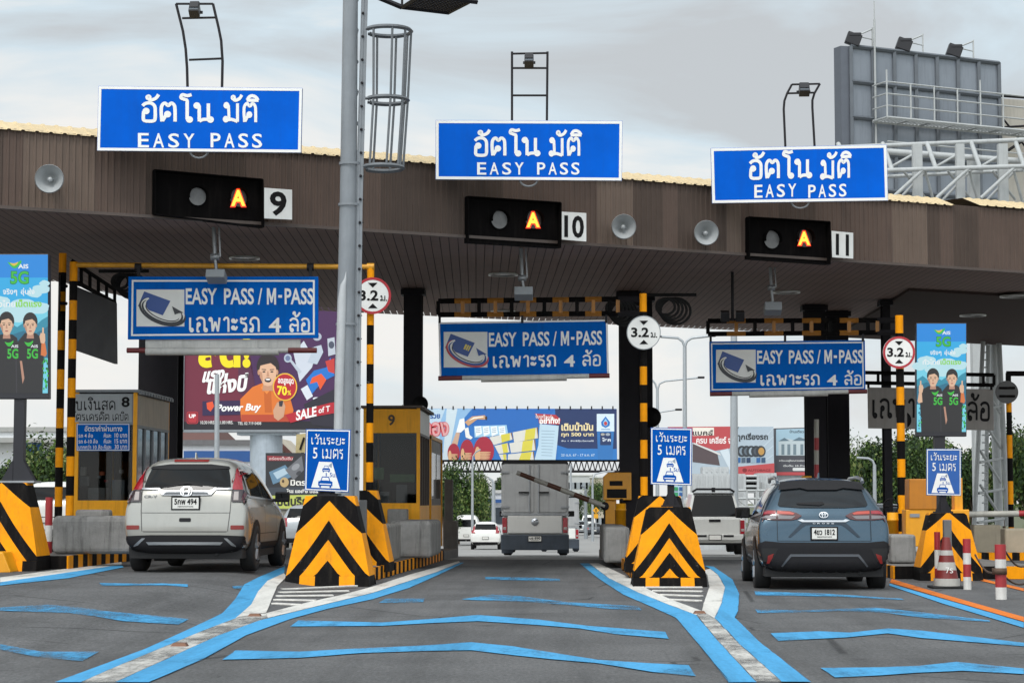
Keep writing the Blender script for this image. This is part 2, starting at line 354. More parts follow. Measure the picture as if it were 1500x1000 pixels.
# ------------------------------------------------------------------ setting: ground, road, markings, islands
def asphalt_mat():
    m = bpy.data.materials.new('asphalt'); m.use_nodes = True; n = m.node_tree; b = n.nodes['Principled BSDF']; K = n.links.new
    t = n.nodes.new('ShaderNodeTexCoord')
    def noise(sc, det, ro, scale=None, loc=None):
        z = n.nodes.new('ShaderNodeTexNoise'); z.inputs['Scale'].default_value = sc; z.inputs['Detail'].default_value = det; z.inputs['Roughness'].default_value = ro
        if scale:
            mp = n.nodes.new('ShaderNodeMapping'); mp.inputs['Scale'].default_value = scale; K(t.outputs['Object'], mp.inputs['Vector']); K(mp.outputs['Vector'], z.inputs['Vector'])
        else: K(t.outputs['Object'], z.inputs['Vector'])
        return z.outputs['Fac']
    def ramp(f, a, b_, lo, hi):
        r = n.nodes.new('ShaderNodeMapRange'); r.inputs['From Min'].default_value = a; r.inputs['From Max'].default_value = b_
        r.inputs['To Min'].default_value = lo; r.inputs['To Max'].default_value = hi; K(f, r.inputs['Value']); return r.outputs['Result']
    def mul(a, c):
        q = n.nodes.new('ShaderNodeMath'); q.operation = 'MULTIPLY'; K(a, q.inputs[0]); K(c, q.inputs[1]); return q.outputs[0]
    grain = noise(34, 6, .85); f = ramp(grain, .30, .72, .45, 1.55)
    f = mul(f, ramp(noise(.8, 6, .6), .3, .7, .8, 1.12))
    f = mul(f, ramp(noise(1, 6, .65, (1.9, .10, 1)), .46, .70, 1.0, .68))       # tyre and oil streaks along the lanes
    f = mul(f, ramp(noise(3.0, 8, .75), .58, .70, 1.0, .62)); f = mul(f, ramp(noise(.35, 3, .5), .45, .6, 1.0, .86))
    f = mul(f, ramp(noise(1, 8, .8, (7, .5, 1)), .62, .70, 1.0, .7))
    f = mul(f, ramp(noise(1, 6, .85, (30, 9, 1)), .28, .72, .55, 1.45))
    vo = n.nodes.new('ShaderNodeTexVoronoi'); vo.feature = 'DISTANCE_TO_EDGE'; vo.inputs['Scale'].default_value = .42; K(t.outputs['Object'], vo.inputs['Vector'])
    ck = n.nodes.new('ShaderNodeMath'); ck.operation = 'MAXIMUM'; K(ramp(vo.outputs['Distance'], .004, .012, .45, 1.0), ck.inputs[0]); K(ramp(noise(.3, 2, .5), .50, .56, 1.0, 0.0), ck.inputs[1]); f = mul(f, ck.outputs[0])
    # oil drip band down the middle of the centre lane
    sx = n.nodes.new('ShaderNodeSeparateXYZ'); K(t.outputs['Object'], sx.inputs[0])
    ab = n.nodes.new('ShaderNodeMath'); ab.operation = 'ADD'; ab.inputs[1].default_value = 1.0; K(sx.outputs['X'], ab.inputs[0])
    a2 = n.nodes.new('ShaderNodeMath'); a2.operation = 'ABSOLUTE'; K(ab.outputs[0], a2.inputs[0])
    band = ramp(a2.outputs[0], .15, .9, 1, 0); far = ramp(sx.outputs['Y'], 26, 40, 0, .6)
    bb = mul(mul(band, far), ramp(noise(1.2, 5, .7), .3, .7, .4, 1.0)); inv = n.nodes.new('ShaderNodeMath'); inv.operation = 'SUBTRACT'; inv.inputs[0].default_value = 1; K(bb, inv.inputs[1])
    f = mul(f, inv.outputs[0])
    x = n.nodes.new('ShaderNodeMix'); x.data_type = 'RGBA'; x.blend_type = 'MULTIPLY'; x.inputs['Factor'].default_value = 1; x.inputs['A'].default_value = (.118, .117, .117, 1)
    K(f, x.inputs['B']); K(x.outputs['Result'], b.inputs['Base Color'])
    b.inputs['Roughness'].default_value = .82; b.inputs['Specular IOR Level'].default_value = .3
    bp = n.nodes.new('ShaderNodeBump'); bp.inputs['Strength'].default_value = .6; bp.inputs['Distance'].default_value = .012; K(grain, bp.inputs['Height']); K(bp.outputs['Normal'], b.inputs['Normal'])
    return m
ASPH = asphalt_mat()
def frange(a, b, st):
    k = max(1, int(round((b-a)/st))); return [a+(b-a)*i/k for i in range(k+1)]
def sheet(name, xs, ys, m, dz=0.0):
    o = MB(); nx = len(xs)
    o.add([(x, y, gz(x, y)+dz) for y in ys for x in xs], [(j*nx+i, j*nx+i+1, (j+1)*nx+i+1, (j+1)*nx+i) for j in range(len(ys)-1) for i in range(nx-1)], 0, True)
    return struct(o.build(name, m))
XS = frange(-40, -6, 2)+frange(-6, -3, .12)[1:]+frange(-3, 40, 2)[1:]
YS1 = frange(-8, 8, 2)+frange(8, 30, .5)[1:]+frange(30, 44, 1)[1:]
sheet('road', XS, YS1, ASPH)
CLIGHT = M('pale_concrete_road', '8f8d8a', .85, var=.2, scale=.6, bump=.2, bscale=20)
sheet('concrete_road', XS, [44]+[a for a, b in PROF[1:]]+[95, 110], CLIGHT) if False else sheet('concrete_road', XS, sorted(set([a for a, b in PROF]+[46, 52, 65, 90, 110, 135, 180, 260])), CLIGHT)
GROUNDM = M('dry_grass_ground', '5c6046', .95, var=.3, scale=.4)
gx = [-3000, -600, -120, -40, -20, 0, 20, 40, 120, 600, 3000]; gy = [-600, -60, 0, 44, 60, 80, 120, 160, 214, 320, 900, 5000]
o = MB(); nx = len(gx)
o.add([(x, y, gz(0, y)-.35) for y in gy for x in gx], [(j*nx+i, j*nx+i+1, (j+1)*nx+i+1, (j+1)*nx+i) for j in range(len(gy)-1) for i in range(nx-1)])
struct(o.build('ground', GROUNDM))

BLUEP = paint_on_road('blue_road_paint', '4a9ccc', .62)
BLUEB_ = paint_on_road('bar_blue_road_paint', '4a9ccc', .72, 2.0)
BLUEW = paint_on_road('worn_blue_road_paint', '4a9ccc', .90, 3.0)
WHITEP = paint_on_road('white_road_paint', 'd6d3cc', .66, 1.6)
WHITEW = paint_on_road('worn_white_road_paint', 'd6d3cc', 1.0, 3.0)
ORANGEP = paint_on_road('orange_road_paint', 'd9752a', .68)
def marking(pxs, m, dz, name='road_marking', inset=None):
    pts = [G(*p) for p in pxs]
    bm = bmesh.new(); bm.faces.new([bm.verts.new((p.x, p.y, 0)) for p in pts])
    el = bm.verts.layers.float.new('edge')
    ins = inset or (.05 if dz == .008 and m in (BLUEP, WHITEP, WHITEW, ORANGEP) else .04)
    old = set(bm.verts); bmesh.ops.inset_individual(bm, faces=bm.faces[:], thickness=ins, use_even_offset=True)
    for v in bm.verts: v[el] = 0.0 if v in old else 1.0
    bmesh.ops.triangulate(bm, faces=bm.faces[:])
    for _ in range(7):
        ed = [e for e in bm.edges if e.calc_length() > .45 and (min(e.verts[0].co.x, e.verts[1].co.x) < -3.2 or e.calc_length() > 2.5)]
        if not ed: break
        bmesh.ops.subdivide_edges(bm, edges=ed, cuts=1); bmesh.ops.triangulate(bm, faces=bm.faces[:])
    for _ in range(5):
        ed = [e for e in bm.edges if e.is_boundary and e.calc_length() > .22]
        if not ed: break
        bmesh.ops.subdivide_edges(bm, edges=ed, cuts=1)
    bmesh.ops.triangulate(bm, faces=bm.faces[:])
    jr = random.Random(len(pxs)*7+int(pxs[0][0]))
    for v in bm.verts:
        if v.is_boundary: v.co.x += jr.gauss(0, .004); v.co.y += jr.gauss(0, .012)
    for v in bm.verts: v.co.z = gz(v.co.x, v.co.y)+dz
    bmesh.ops.recalc_face_normals(bm, faces=bm.faces)
    me = bpy.data.meshes.new(name); bm.to_mesh(me); bm.free(); me.materials.append(m)
    o = bpy.data.objects.new(name, me); COL.objects.link(o); ORG[o.name] = Vector(); return struct(o)
# left junction in front of island nine
LB_out = [(80, 1000), (140, 978), (210, 952), (300, 911), (325, 899), (345, 877), (358, 856), (380, 845), (418, 829)]
LW_left = [(118, 1000), (175, 975), (240, 948), (300, 923), (345, 906), (368, 886), (378, 867), (392, 851), (416, 840)]
LW_in = [(390, 898), (398, 878), (406, 859), (420, 845)]
RW_top = [(390, 899), (450, 883), (500, 872), (545, 860), (600, 842), (640, 831), (672, 822)]
RW_bot = [(168, 1000), (250, 963), (320, 931), (380, 909), (450, 892), (545, 869), (600, 851), (640, 838), (674, 824)]
RB_bot = [(218, 1000), (300, 965), (360, 931), (425, 907), (480, 892), (545, 878), (600, 861), (640, 843), (680, 824)]
marking(LB_out+LW_left[::-1], BLUEP, .008)
marking(LW_left+LW_in[::-1], WHITEP, .008) if False else None
stem_l = [(118, 1000), (175, 975), (240, 948), (300, 923), (345, 906)]; stem_r = [(168, 1000), (250, 963), (320, 931), (380, 909)]
marking(stem_l+[(390, 898), (392, 906)]+stem_r[::-1], WHITEW, .008)
marking([(345, 906), (368, 886), (378, 867), (392, 851), (416, 840), (420, 845), (406, 859), (398, 878), (390, 898)], WHITEP, .012)
marking(RW_top+[(674, 824), (640, 838), (600, 851), (545, 869), (450, 892), (392, 906)], WHITEP, .012)
marking(RW_bot+RB_bot[::-1], BLUEP, .008)
# right junction in front of island ten
b_out = [(1068, 1000), (1020, 940), (990, 905), (950, 887), (913, 871), (876, 847), (849, 825)]
b_in = [(863, 825), (892, 847), (935, 868), (980, 886), (1020, 901), (1052, 940), (1108, 1000)]
marking(b_out+b_in, BLUEP, .008)
marking([(863, 825), (892, 847), (935, 868), (980, 886), (1020, 901), (1028, 895), (985, 879), (951, 864), (924, 847), (877, 825)], WHITEP, .008)
marking([(1020, 901), (1052, 940), (1108, 1000), (1145, 1000), (1084, 945), (1047, 906), (1028, 895)], WHITEW, .012)
marking([(1028, 895), (1031, 884), (1039, 860), (1036, 843), (1031, 835), (1040, 833), (1052, 842), (1062, 860), (1057, 884), (1047, 906)], WHITEP, .008)
marking([(1047, 906), (1057, 884), (1062, 860), (1052, 842), (1040, 833), (1031, 829), (1045, 830), (1073, 849), (1083, 871), (1081, 895), (1076, 905), (1111, 940), (1188, 1000), (1145, 1000), (1084, 945)], BLUEP, .012)
# right edge lines and left edge lines
marking([(1303, 855), (1380, 877), (1500, 912), (1500, 920), (1380, 884), (1303, 858)], BLUEP, .008)
marking([(1306, 848), (1380, 870), (1500, 904), (1500, 911), (1380, 876), (1303, 853)], ORANGEP, .008)
marking([(1385, 835), (1500, 862), (1500, 866), (1385, 838)], ORANGEP, .008)
marking([(0, 846), (90, 834), (178, 823), (178, 827), (90, 840), (0, 853)], WHITEP, .008)
marking([(0, 853), (90, 840), (178, 827), (181, 831), (100, 847), (0, 858)], BLUEP, .008)
# speed bars across the three lanes
for pl in ([(325, 967), (345, 953), (440, 955), (530, 950), (620, 946), (690, 941), (750, 947), (807, 956), (876, 967), (950, 972), (1009, 975), (1019, 991), (956, 985), (876, 972), (807, 966), (750, 960), (690, 953), (620, 954), (530, 957), (440, 964)],
           [(425, 918), (437, 909), (560, 912), (630, 907), (700, 901), (790, 908), (860, 917), (975, 926), (979, 936), (900, 929), (850, 921), (790, 916), (700, 910), (630, 913), (560, 917)],
           [(1202, 979), (1290, 978), (1345, 976), (1400, 970), (1500, 980), (1500, 988), (1410, 983), (1345, 986), (1290, 990), (1223, 993)],
           [(1129, 928), (1200, 925), (1245, 927), (1300, 921), (1350, 924), (1500, 942), (1500, 947), (1350, 935), (1300, 928), (1240, 934), (1140, 939)]):
    marking(pl, BLUEB_, .008, inset=.16)
for pl in ([(555, 883), (565, 877), (622, 877), (620, 882)], [(676, 878), (720, 871), (760, 873), (830, 882), (935, 888), (940, 894), (890, 892), (830, 886), (760, 881), (690, 879)],
           [(710, 845), (780, 846), (820, 848), (820, 851), (712, 849)],
           [(1106, 893), (1180, 894), (1230, 892), (1280, 890), (1350, 897), (1450, 909), (1450, 911), (1350, 905), (1290, 897), (1230, 895), (1180, 897), (1110, 898)],
           [(1105, 866), (1200, 869), (1320, 877), (1325, 879), (1230, 874), (1107, 872)],
           [(0, 944), (60, 955), (145, 955), (120, 969), (50, 962), (0, 952)], [(0, 890), (70, 886), (150, 895), (277, 907), (262, 915), (180, 910), (100, 898), (0, 895)],
           [(145, 854), (200, 855), (275, 856), (275, 860), (150, 858)], [(340, 859), (365, 857), (362, 862), (342, 862)]):
    marking(pl, BLUEW, .008, inset=.14)
# raised white rumble bars in front of the two centre obstacles
RUMB = M('rumble_bar_white', 'cfcbc4', .7, var=.25, scale=9)
for pl in ([(412, 862), (521, 861)], [(408, 867), (510, 868)], [(404, 873), (488, 874)], [(402, 879), (462, 881)], [(401, 885), (438, 887)]), ([(945, 861), (1029, 861)], [(956, 866), (1029, 867)], [(966, 872), (1028, 874)], [(978, 879), (1026, 881)]):
    for a, b in pl:
        pa, pb = G(*a), G(*b); o = MB(); md = (pa+pb)/2; d = pb-pa
        o.box((md.x, md.y, md.z+.012), (d.length, .09, .024), 0, Matrix.Rotation(math.atan2(d.y, d.x), 3, 'Z'))
        struct(o.build('rumble_bar', RUMB, bevel=.008))
STUD = M('road_stud', '6b4630', .5, .2, var=.3)
first = None
for px, py, lab in ((263, 947, 'brown road stud in the worn white stem left of the striped obstacle, nearest the camera'), (373, 903, 'brown road stud at the fork of the white lines before the left striped obstacle'),
                    (1025, 899, 'brown road stud at the fork of the white lines before the right striped obstacle')):
    p = G(px, py); o = MB(); o.prism([(p.x-.07, p.y-.05, p.z+.008), (p.x+.07, p.y-.05, p.z+.008), (p.x+.05, p.y-.03, p.z+.035), (p.x-.05, p.y-.03, p.z+.035)], (0, .1, 0))
    tag(o.build('road_stud', STUD, loc=p), lab, 'road stud', 'reflective road studs')

# islands
def island(name, right, left, z0, h, stripes=None):
    """right / left: plan points of the two edges from front to back"""
    o = MB(); pts = [(x, y) for x, y in right]+[(x, y) for x, y in left[::-1]]
    n = len(pts); vs = [(x, y, z0+gz(0, y)-.25) for x, y in pts]+[(x, y, z0+gz(0, y)+h) for x, y in pts]
    o.add(vs, [tuple(range(n, 2*n))]+[(i, (i+1) % n, n+(i+1) % n, n+i) for i in range(n)])
    isl = struct(o.build(name, CONCD, bevel=.02))
    if stripes:
        k = MB()
        for edge in stripes:
            i = 0
            for (ax, ay), (bx, by) in zip(edge, edge[1:]):
                ln = math.hypot(bx-ax, by-ay); c = max(1, int(ln/.3))
                for j in range(c):
                    t0, t1 = j/c, (j+1)/c; p = Vector((ax+(bx-ax)*(t0+t1)/2, ay+(by-ay)*(t0+t1)/2, 0))
                    k.box((p.x, p.y, z0+gz(0, p.y)+h/2+.004), (ln/c, .05, h), i % 2, Matrix.Rotation(math.atan2(by-ay, bx-ax), 3, 'Z')); i += 1
        k.build('kerb', [ORANGE, OBLACK], isl)
    return isl
island('traffic_island', [(-3.15, 31.3), (-2.85, 40), (-2.65, 47.5)], [(-4.35, 31.3), (-4.3, 47.5)], 0, .2, [[(-3.13, 31.2), (-2.83, 40), (-2.74, 43.5)]])
island('traffic_island', [(1.95, 31.2), (2.15, 47)], [(1.0, 31.2), (.95, 37.5), (.6, 46.5)], 0, .2, [[(.97, 33), (.92, 37.5)]])
island('traffic_island', [(-7.72, 31.2), (-7.72, 48)], [(-9.4, 31.2), (-9.4, 48)], .2, .2, [[(-9.0, 31.15), (-7.70, 31.15), (-7.69, 38)]])
island('traffic_island', [(7.6, 33), (7.6, 50)], [(5.15, 33), (5.15, 50)], 0, .2, [[(7.2, 32.95), (5.13, 32.95), (5.12, 44)]])

# ------------------------------------------------------------------ canopy
nf = Vector((-CSL, 1, 0)).normalized(); df = Vector((1, CSL, 0)).normalized()
def FY(x): return CY0+CSL*(x-CX0)
def RY(x):
    if x > -9.95: return 49.2+.57*(x+5.87)
    return 46+(x+9.95)*4.35 if x > -10.8 else 42.3
ZB, ZT = 5.82, 7.05
can = thing('toll_canopy', 'long brown corrugated canopy roof spanning all the toll lanes', 'canopy', (-1, 43, 0))
FAS = [M('fascia_brown', '5f5048', .6, 0, spec=.15, var=.12, scale=1.5, streak=.45, dirtcol=(.06, .05, .045)), M('fascia_brown_faded', '6e5f55', .6, 0, spec=.15, var=.12, scale=1.5, streak=.35, dirtcol=(.07, .06, .05)), M('fascia_brown_dark', '52463f', .6, 0, spec=.15, var=.15, scale=1.5, streak=.4, dirtcol=(.05, .04, .035))]
o = MB(); s = 0; rnd = random.Random(3); x0 = -15.0; Ltot = 32.0; run = 0; cur = 0
while s < Ltot:
    if run <= 0: cur = rnd.choice([0, 0, 1, 2, 0, 2]) if s > 5.0 else rnd.choice([0, 2, 1]); run = rnd.choice([3, 4, 6, 8])
    run -= 1
    for a, b, oa, ob in ((0, .055, 0, 0), (.055, .068, 0, .018), (.068, .092, .018, .018), (.092, .105, .018, 0)):
        q = []
        for t, of in ((a, oa), (b, ob)):
            p = Vector((x0, FY(x0), 0))+df*(s+t)-nf*of; q.append(p)
        o.add([(q[0].x, q[0].y, ZB), (q[1].x, q[1].y, ZB), (q[1].x, q[1].y, ZT), (q[0].x, q[0].y, ZT)], [(0, 1, 2, 3)], cur)
    s += .105
o.build('fascia', FAS, can)
o = MB(); a = Vector((x0, FY(x0), 0)); b = a+df*Ltot
o.box((a+b)/2+Vector((0, 0, ZB-.02))+nf*-.02, (Ltot, .08, .05), 0, Matrix.Rotation(math.atan2(CSL, 1), 3, 'Z'))
o.build('bottom_trim', M('trim_brown', '544842', .5, .1, var=.15), can)
TAN = M('tan_roof_sheet', 'cdb892', .6, 0, var=.12, streak=.3, spec=.2)
o = MB(); s = 0; sl = [(-1, 14.1), (16.9, 18.0)]
def roofstrip(o, s0, s1, lift):
    s = s0
    while s < s1:
        for t0, t1, h0, h1 in ((0, .15, 0, 0), (.15, .165, 0, .018), (.165, .205, .018, .018), (.205, .22, .018, 0)):
            p0 = a+df*(s+t0)-nf*.07; p1 = a+df*(s+t1)-nf*.07; q0 = p0+nf*.55; q1 = p1+nf*.55; r0 = q0+nf*6; r1 = q1+nf*6
            o.add([(p0.x, p0.y, ZT-.03+h0+lift), (p1.x, p1.y, ZT-.03+h1+lift), (q1.x, q1.y, ZT+.19+h1+lift), (q0.x, q0.y, ZT+.19+h0+lift), (r1.x, r1.y, ZT+.5+h1), (r0.x, r0.y, ZT+.5+h0)], [(0, 1, 2, 3), (3, 2, 4, 5)])
        s += .22
roofstrip(o, 0, (7.35+15)*math.hypot(1, CSL), 0); roofstrip(o, (8.05+15)*math.hypot(1, CSL), Ltot, .05)
o.build('roof_sheet', TAN, can)
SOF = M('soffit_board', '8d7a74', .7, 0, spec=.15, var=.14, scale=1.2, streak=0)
o = MB(); SLX = -.047
xb = -17.0
def inter(fn, xr):
    y = 40.0
    for _ in range(20): y = fn(xr+SLX*(y-35))
    return xr+SLX*(y-35), y
while xb < 14:
    q = []
    for xr in (xb, xb+.148):
        q.append((inter(FY, xr), inter(RY, xr)))
    if q[0][1][1] > q[0][0][1]+.3:
        o.add([(*q[0][0], ZB), (*q[1][0], ZB), (*q[1][1], ZB), (*q[0][1], ZB)], [(0, 1, 2, 3)])
    xb += .16
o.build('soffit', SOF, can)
o = MB(); pl = [Vector((x, FY(x)+.05, 0)) for x in (-16, 15)]+[Vector((x, RY(x), 0)) for x in (15, -9.95, -10.8, -16)]
o.prism([(p.x, p.y, ZB+.03) for p in pl], (0, 0, .9)); o.build('roof_deck', M('roof_void_brown', '3a3231', .8, var=.1), can)
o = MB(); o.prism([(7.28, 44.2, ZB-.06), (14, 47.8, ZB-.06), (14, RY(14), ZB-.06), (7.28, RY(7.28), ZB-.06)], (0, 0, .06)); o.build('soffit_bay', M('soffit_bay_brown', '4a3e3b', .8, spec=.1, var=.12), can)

def PZ(px, py, z):
    d = ray(px, py); return EYE+d*((z-EYE.z)/d.z)
RING = M('ring_trim', 'b9b9b6', .3, .6, var=.1)
for px, py, r, lab in ((358, 377, .29, 'round recessed canopy lamp ring above the left pass sign'), (737, 401, .30, 'round recessed canopy lamp ring beside the antenna over the centre pass sign'), (737, 455, .30, 'round recessed canopy lamp ring behind the striped frame of the centre pass sign'),
                       (1152, 427, .30, 'round recessed canopy lamp ring beside the antenna over the right pass sign'), (1425, 461, .32, 'round recessed canopy lamp ring above the right advertising screen'), (1486, 433, .32, 'round recessed canopy lamp ring near the right end of the dark soffit bay')):
    zc = ZB-.06 if px > 1300 else ZB
    p = PZ(px, py, zc); t = thing('ceiling_lamp', lab, 'ceiling lamp', p, 'recessed lamps in the canopy soffit')
    o = MB(); o.lathe([(r, -.002), (r, -.035), (r-.03, -.035), (r-.035, -.002)], p, (0, 0, 1), 32); o.build('trim_ring', RING, t)
    o = MB(); o.disc(p+Vector((0, 0, -.012)), r-.034, (0, 0, -1), 32); o.build('lens', M('lamp_lens', '5b5352', .2, var=.1), t)

# ------------------------------------------------------------------ overhead direction signs with their lamps
def seg(o, pts, Y, r, m=0, n=6): o.tube([P(x, y, Y) for x, y in pts], r, n, m)
def sheet_sign(root, quad, Y, thick, face, edge, border, bmat, name='panel', rim=3.0):
    """quad TL TR BR BL in px. A panel with thickness, a raised border line inside."""
    o = MB(); q = [P(x, y, Y) for x, y in quad]; o.prism(q, (0, thick, 0), 0, 1)
    pn = o.build(name, [face, edge], root, bevel=.006)
    cx = sum(p[0] for p in quad)/4; cy = sum(p[1] for p in quad)/4
    def ins(d): return [(x+(d if x < cx else -d), y+(d if y < cy else -d)) for x, y in quad]
    if border:
        a, b = ins(border[0]), ins(border[0]+border[1]); o = MB(); f = Y-.004
        A = [P(x, y, f) for x, y in a]; B = [P(x, y, f) for x, y in b]
        o.add(A+B, [(i, (i+1) % 4, 4+(i+1) % 4, 4+i) for i in range(4)]); o.build('border', bmat, pn)
    return pn
lanes = [
 dict(n='9', quad=[(144, 126), (443, 129), (441, 224), (142, 221)], thai=(207, 136, 380, 180), en=(202, 195, 384, 216), Y=31.75, where='left', sk=-1,
      box=[(227, 249), (385, 263), (386, 333), (227, 314)], lamp=(289, 288), A=(349, 290), plate=[(387, 275), (428, 278), (428, 322), (387, 320)]),
 dict(n='10', quad=[(638, 176), (912, 177), (911, 265), (638, 263)], thai=(694, 188, 853, 230), en=(699, 238, 849, 256), Y=34.45, where='centre', sk=0,
      box=[(686, 288), (822, 297), (821, 363), (686, 355)], lamp=(731, 322), A=(781, 322), plate=[(823, 310), (859, 312), (859, 354), (823, 351)]),
 dict(n='11', quad=[(1041, 217), (1299, 212), (1301, 294), (1043, 298)], thai=(1097, 221, 1248, 264), en=(1105, 271, 1240, 290), Y=37.1, where='right', sk=2,
      box=[(1098, 318), (1216, 325), (1216, 387), (1098, 379)], lamp=(1130, 351), A=(1178, 349), plate=[(1218, 338), (1250, 341), (1250, 379), (1219, 377)])]
EMIS = EM('amber_led', 'ffb43a', 2.2); EMRED = EM('red_led', 'ff3a0a', 1.3)
SIGHOOD = M('signal_black', '0f0d0d', .8, var=.3, streak=.3, spec=.06, dirtcol=(.03, .025, .022))
LENS = M('grey_lens', '6a6968', .3, var=.25, scale=8)
for d in lanes:
    Y = d['Y']; q = d['quad']; c = P((q[0][0]+q[1][0])/2, (q[2][1]+q[3][1])/2, Y)
    t = thing('overhead_sign', 'blue overhead lane sign with white Thai and English lettering above the lane %s plate' % d['n'], 'sign', c, 'overhead lane signs on the canopy edge')
    pn = sheet_sign(t, q, Y, .07, SBLUE, GALV, (0.5, 4), SIGNW)
    o = MB(); x0, y0, x1, y1 = d['thai']; wd = (x1-x0)
    add_thai(o, 'อัตโน', pxbox(x0, y0, x0+wd*.615, y1, Y-.006, d['sk']), 0, .175); add_thai(o, 'มัติ', pxbox(x0+wd*.69, y0+1.5, x1, y1, Y-.006, d['sk']), 0, .175)
    x0, y0, x1, y1 = d['en']; wd = x1-x0
    spaced(o, 'EASY', pxbox(x0, y0, x0+wd*.455, y1, Y-.006, d['sk']), 0, .014, .195); spaced(o, 'PASS', pxbox(x0+wd*.585, y0, x1, y1, Y-.006, d['sk']), 0, .014, .195)
    o.build('lettering', SIGNW, pn)
    o = MB()
    for fx in (.2, .8):
        x = q[0][0]+(q[1][0]-q[0][0])*fx; a1 = P(x, q[0][1]+30, Y+.07); b1 = PC(x, q[0][1]+62); o.bar(a1, Vector((a1.x, max(b1.y, a1.y+.2)+.05, a1.z)), .06)
    o.build('bracket', DARK, t)
    xm = (q[2][0]+q[3][0])/2; yb = (q[2][1]+q[3][1])/2; o = MB()
    o.tube([P(xm+14*math.cos(k*math.pi/8), yb-3+12*math.sin(k*math.pi/8), Y+.1) for k in range(9)], .018, 6); o.build('conduit', GALV, t)
    # signal head box set against the fascia
    bq = d['box']; c = PC((bq[2][0]+bq[3][0])/2, bq[3][1])
    t = thing('lane_signal', 'black hooded lane signal with lit amber A beside the lane %s plate' % d['n'], 'traffic signal', c, 'lane signals on the canopy edge')
    o = MB(); F = [PC(x, y, .17) for x, y in bq]; B = [p+nf*.13 for p in F]
    o.prism(B, nf*.04, 0)
    for i, j, k in ((0, 1, 0), (1, 2, 0), (3, 0, 0), (2, 3, 0)): o.prism([B[i], B[j], F[j], F[i]], Vector((0, 0, .015)) if k == 0 and (i in (0, 2)) else df*.015, 0)
    hood = o.build('housing', SIGHOOD, t)
    for nm, (lx, ly), mt in (('dark_lamp', d['lamp'], LENS), ('lit_lamp', d['A'], SIGHOOD)):
        p = PC(lx, ly, .09); r = 13.5*p.y/FPX*.98
        o = MB(); o.disc(p-nf*.01, r, -nf, 20, 0); o.disc
        ln = o.build(nm, LENS if nm == 'dark_lamp' else M('signal_lens_dark', '3a2c26', .3, var=0), t)
        o = MB(); n_ = 20; vs = []
        for kk in (0, 1):
            for j in range(n_+1):
                an = math.pi*(j/n_)*1.15-.24; w_ = r*1.06
                vs.append(p+df*(math.cos(an)*w_)+Vector((0, 0, math.sin(an)*w_))-nf*(.0 if kk == 0 else .10))
        o.add(vs, [(j, j+1, n_+1+j+1, n_+1+j) for j in range(n_)], 0, True); o.build('visor', SIGHOOD, ln)
        if nm == 'lit_lamp':
            o = MB(); hh = 12.5 if d['n'] == '9' else (11.5 if d['n'] == '10' else 10.5); wdt = hh*.88
            fn = lambda u, v, k=1.0, of=.105: PC(lx+(u-.5)*2*wdt*k, ly-(v-.5)*2*hh*k, of)
            o.text('A', lambda u, v: fn(u, v, 1.1, .104), 1, .10); o.text('A', lambda u, v: fn(u, v, .94, .108), 0, .035)
            o.build('lit_letter', [EMIS, EMRED], ln)
    pq = d['plate']; c = PC(pq[3][0], pq[3][1])
    t = thing('lane_number_plate', 'white square plate with black lane number %s on the canopy edge' % d['n'], 'number plate', c, 'lane number plates')
    o = MB(); o.prism([PC(x, y, .30) for x, y in pq], nf*.03, 0, 1); pl_ = o.build('plate', [WHITE, DARK], t, bevel=.004)
    o = MB(); cx = (pq[0][0]+pq[1][0])/2; cy = (pq[0][1]+pq[2][1])/2; hh = (pq[3][1]-pq[0][1])*.40; ww = {'9': .3, '10': .40, '11': .30}[d['n']]*(pq[1][0]-pq[0][0])
    o.text(d['n'], lambda u, v: PC(cx+(u-.5)*2*ww, cy-(v-.5)*2*hh+(u-.5)*1.5, .304), 0, .03); o.build('lettering', BLACK, pl_)
# floodlight frames
FL = M('floodlight_black', '262528', .4, .3, var=.2)
frames = [dict(legs=([(275, 140), (274, 100), (272, 72), (268, 46), (258, 6)], [(325, 140), (326, 90), (324, 60), (320, 40), (312, 6)]), bars=([(258, 6), (312, 6)], [(267, 27), (317, 26)], [(277, 88), (325, 86)]), lamp=(285, 16), w=18, Y=33.2, lab='bent steel frame holding a floodlight over the left overhead sign'),
          dict(legs=([(750, 190), (750, 76)], [(801, 190), (802, 76)]), bars=([(750, 79), (802, 78)], [(750, 100), (801, 100)], [(750, 140), (801, 140)]), lamp=(775, 90), w=16, Y=36.1, lab='straight ladder frame holding a floodlight over the centre overhead sign'),
          dict(legs=([(1151, 228), (1148, 160), (1149, 148), (1153, 137), (1160, 124)], [(1194, 228), (1190, 158), (1190, 147), (1193, 137), (1201, 123)]), bars=([(1160, 124), (1201, 123)], [(1153, 137), (1193, 136)]), lamp=(1178, 133), w=18, Y=38.6, lab='low bent frame holding a floodlight over the right overhead sign')]
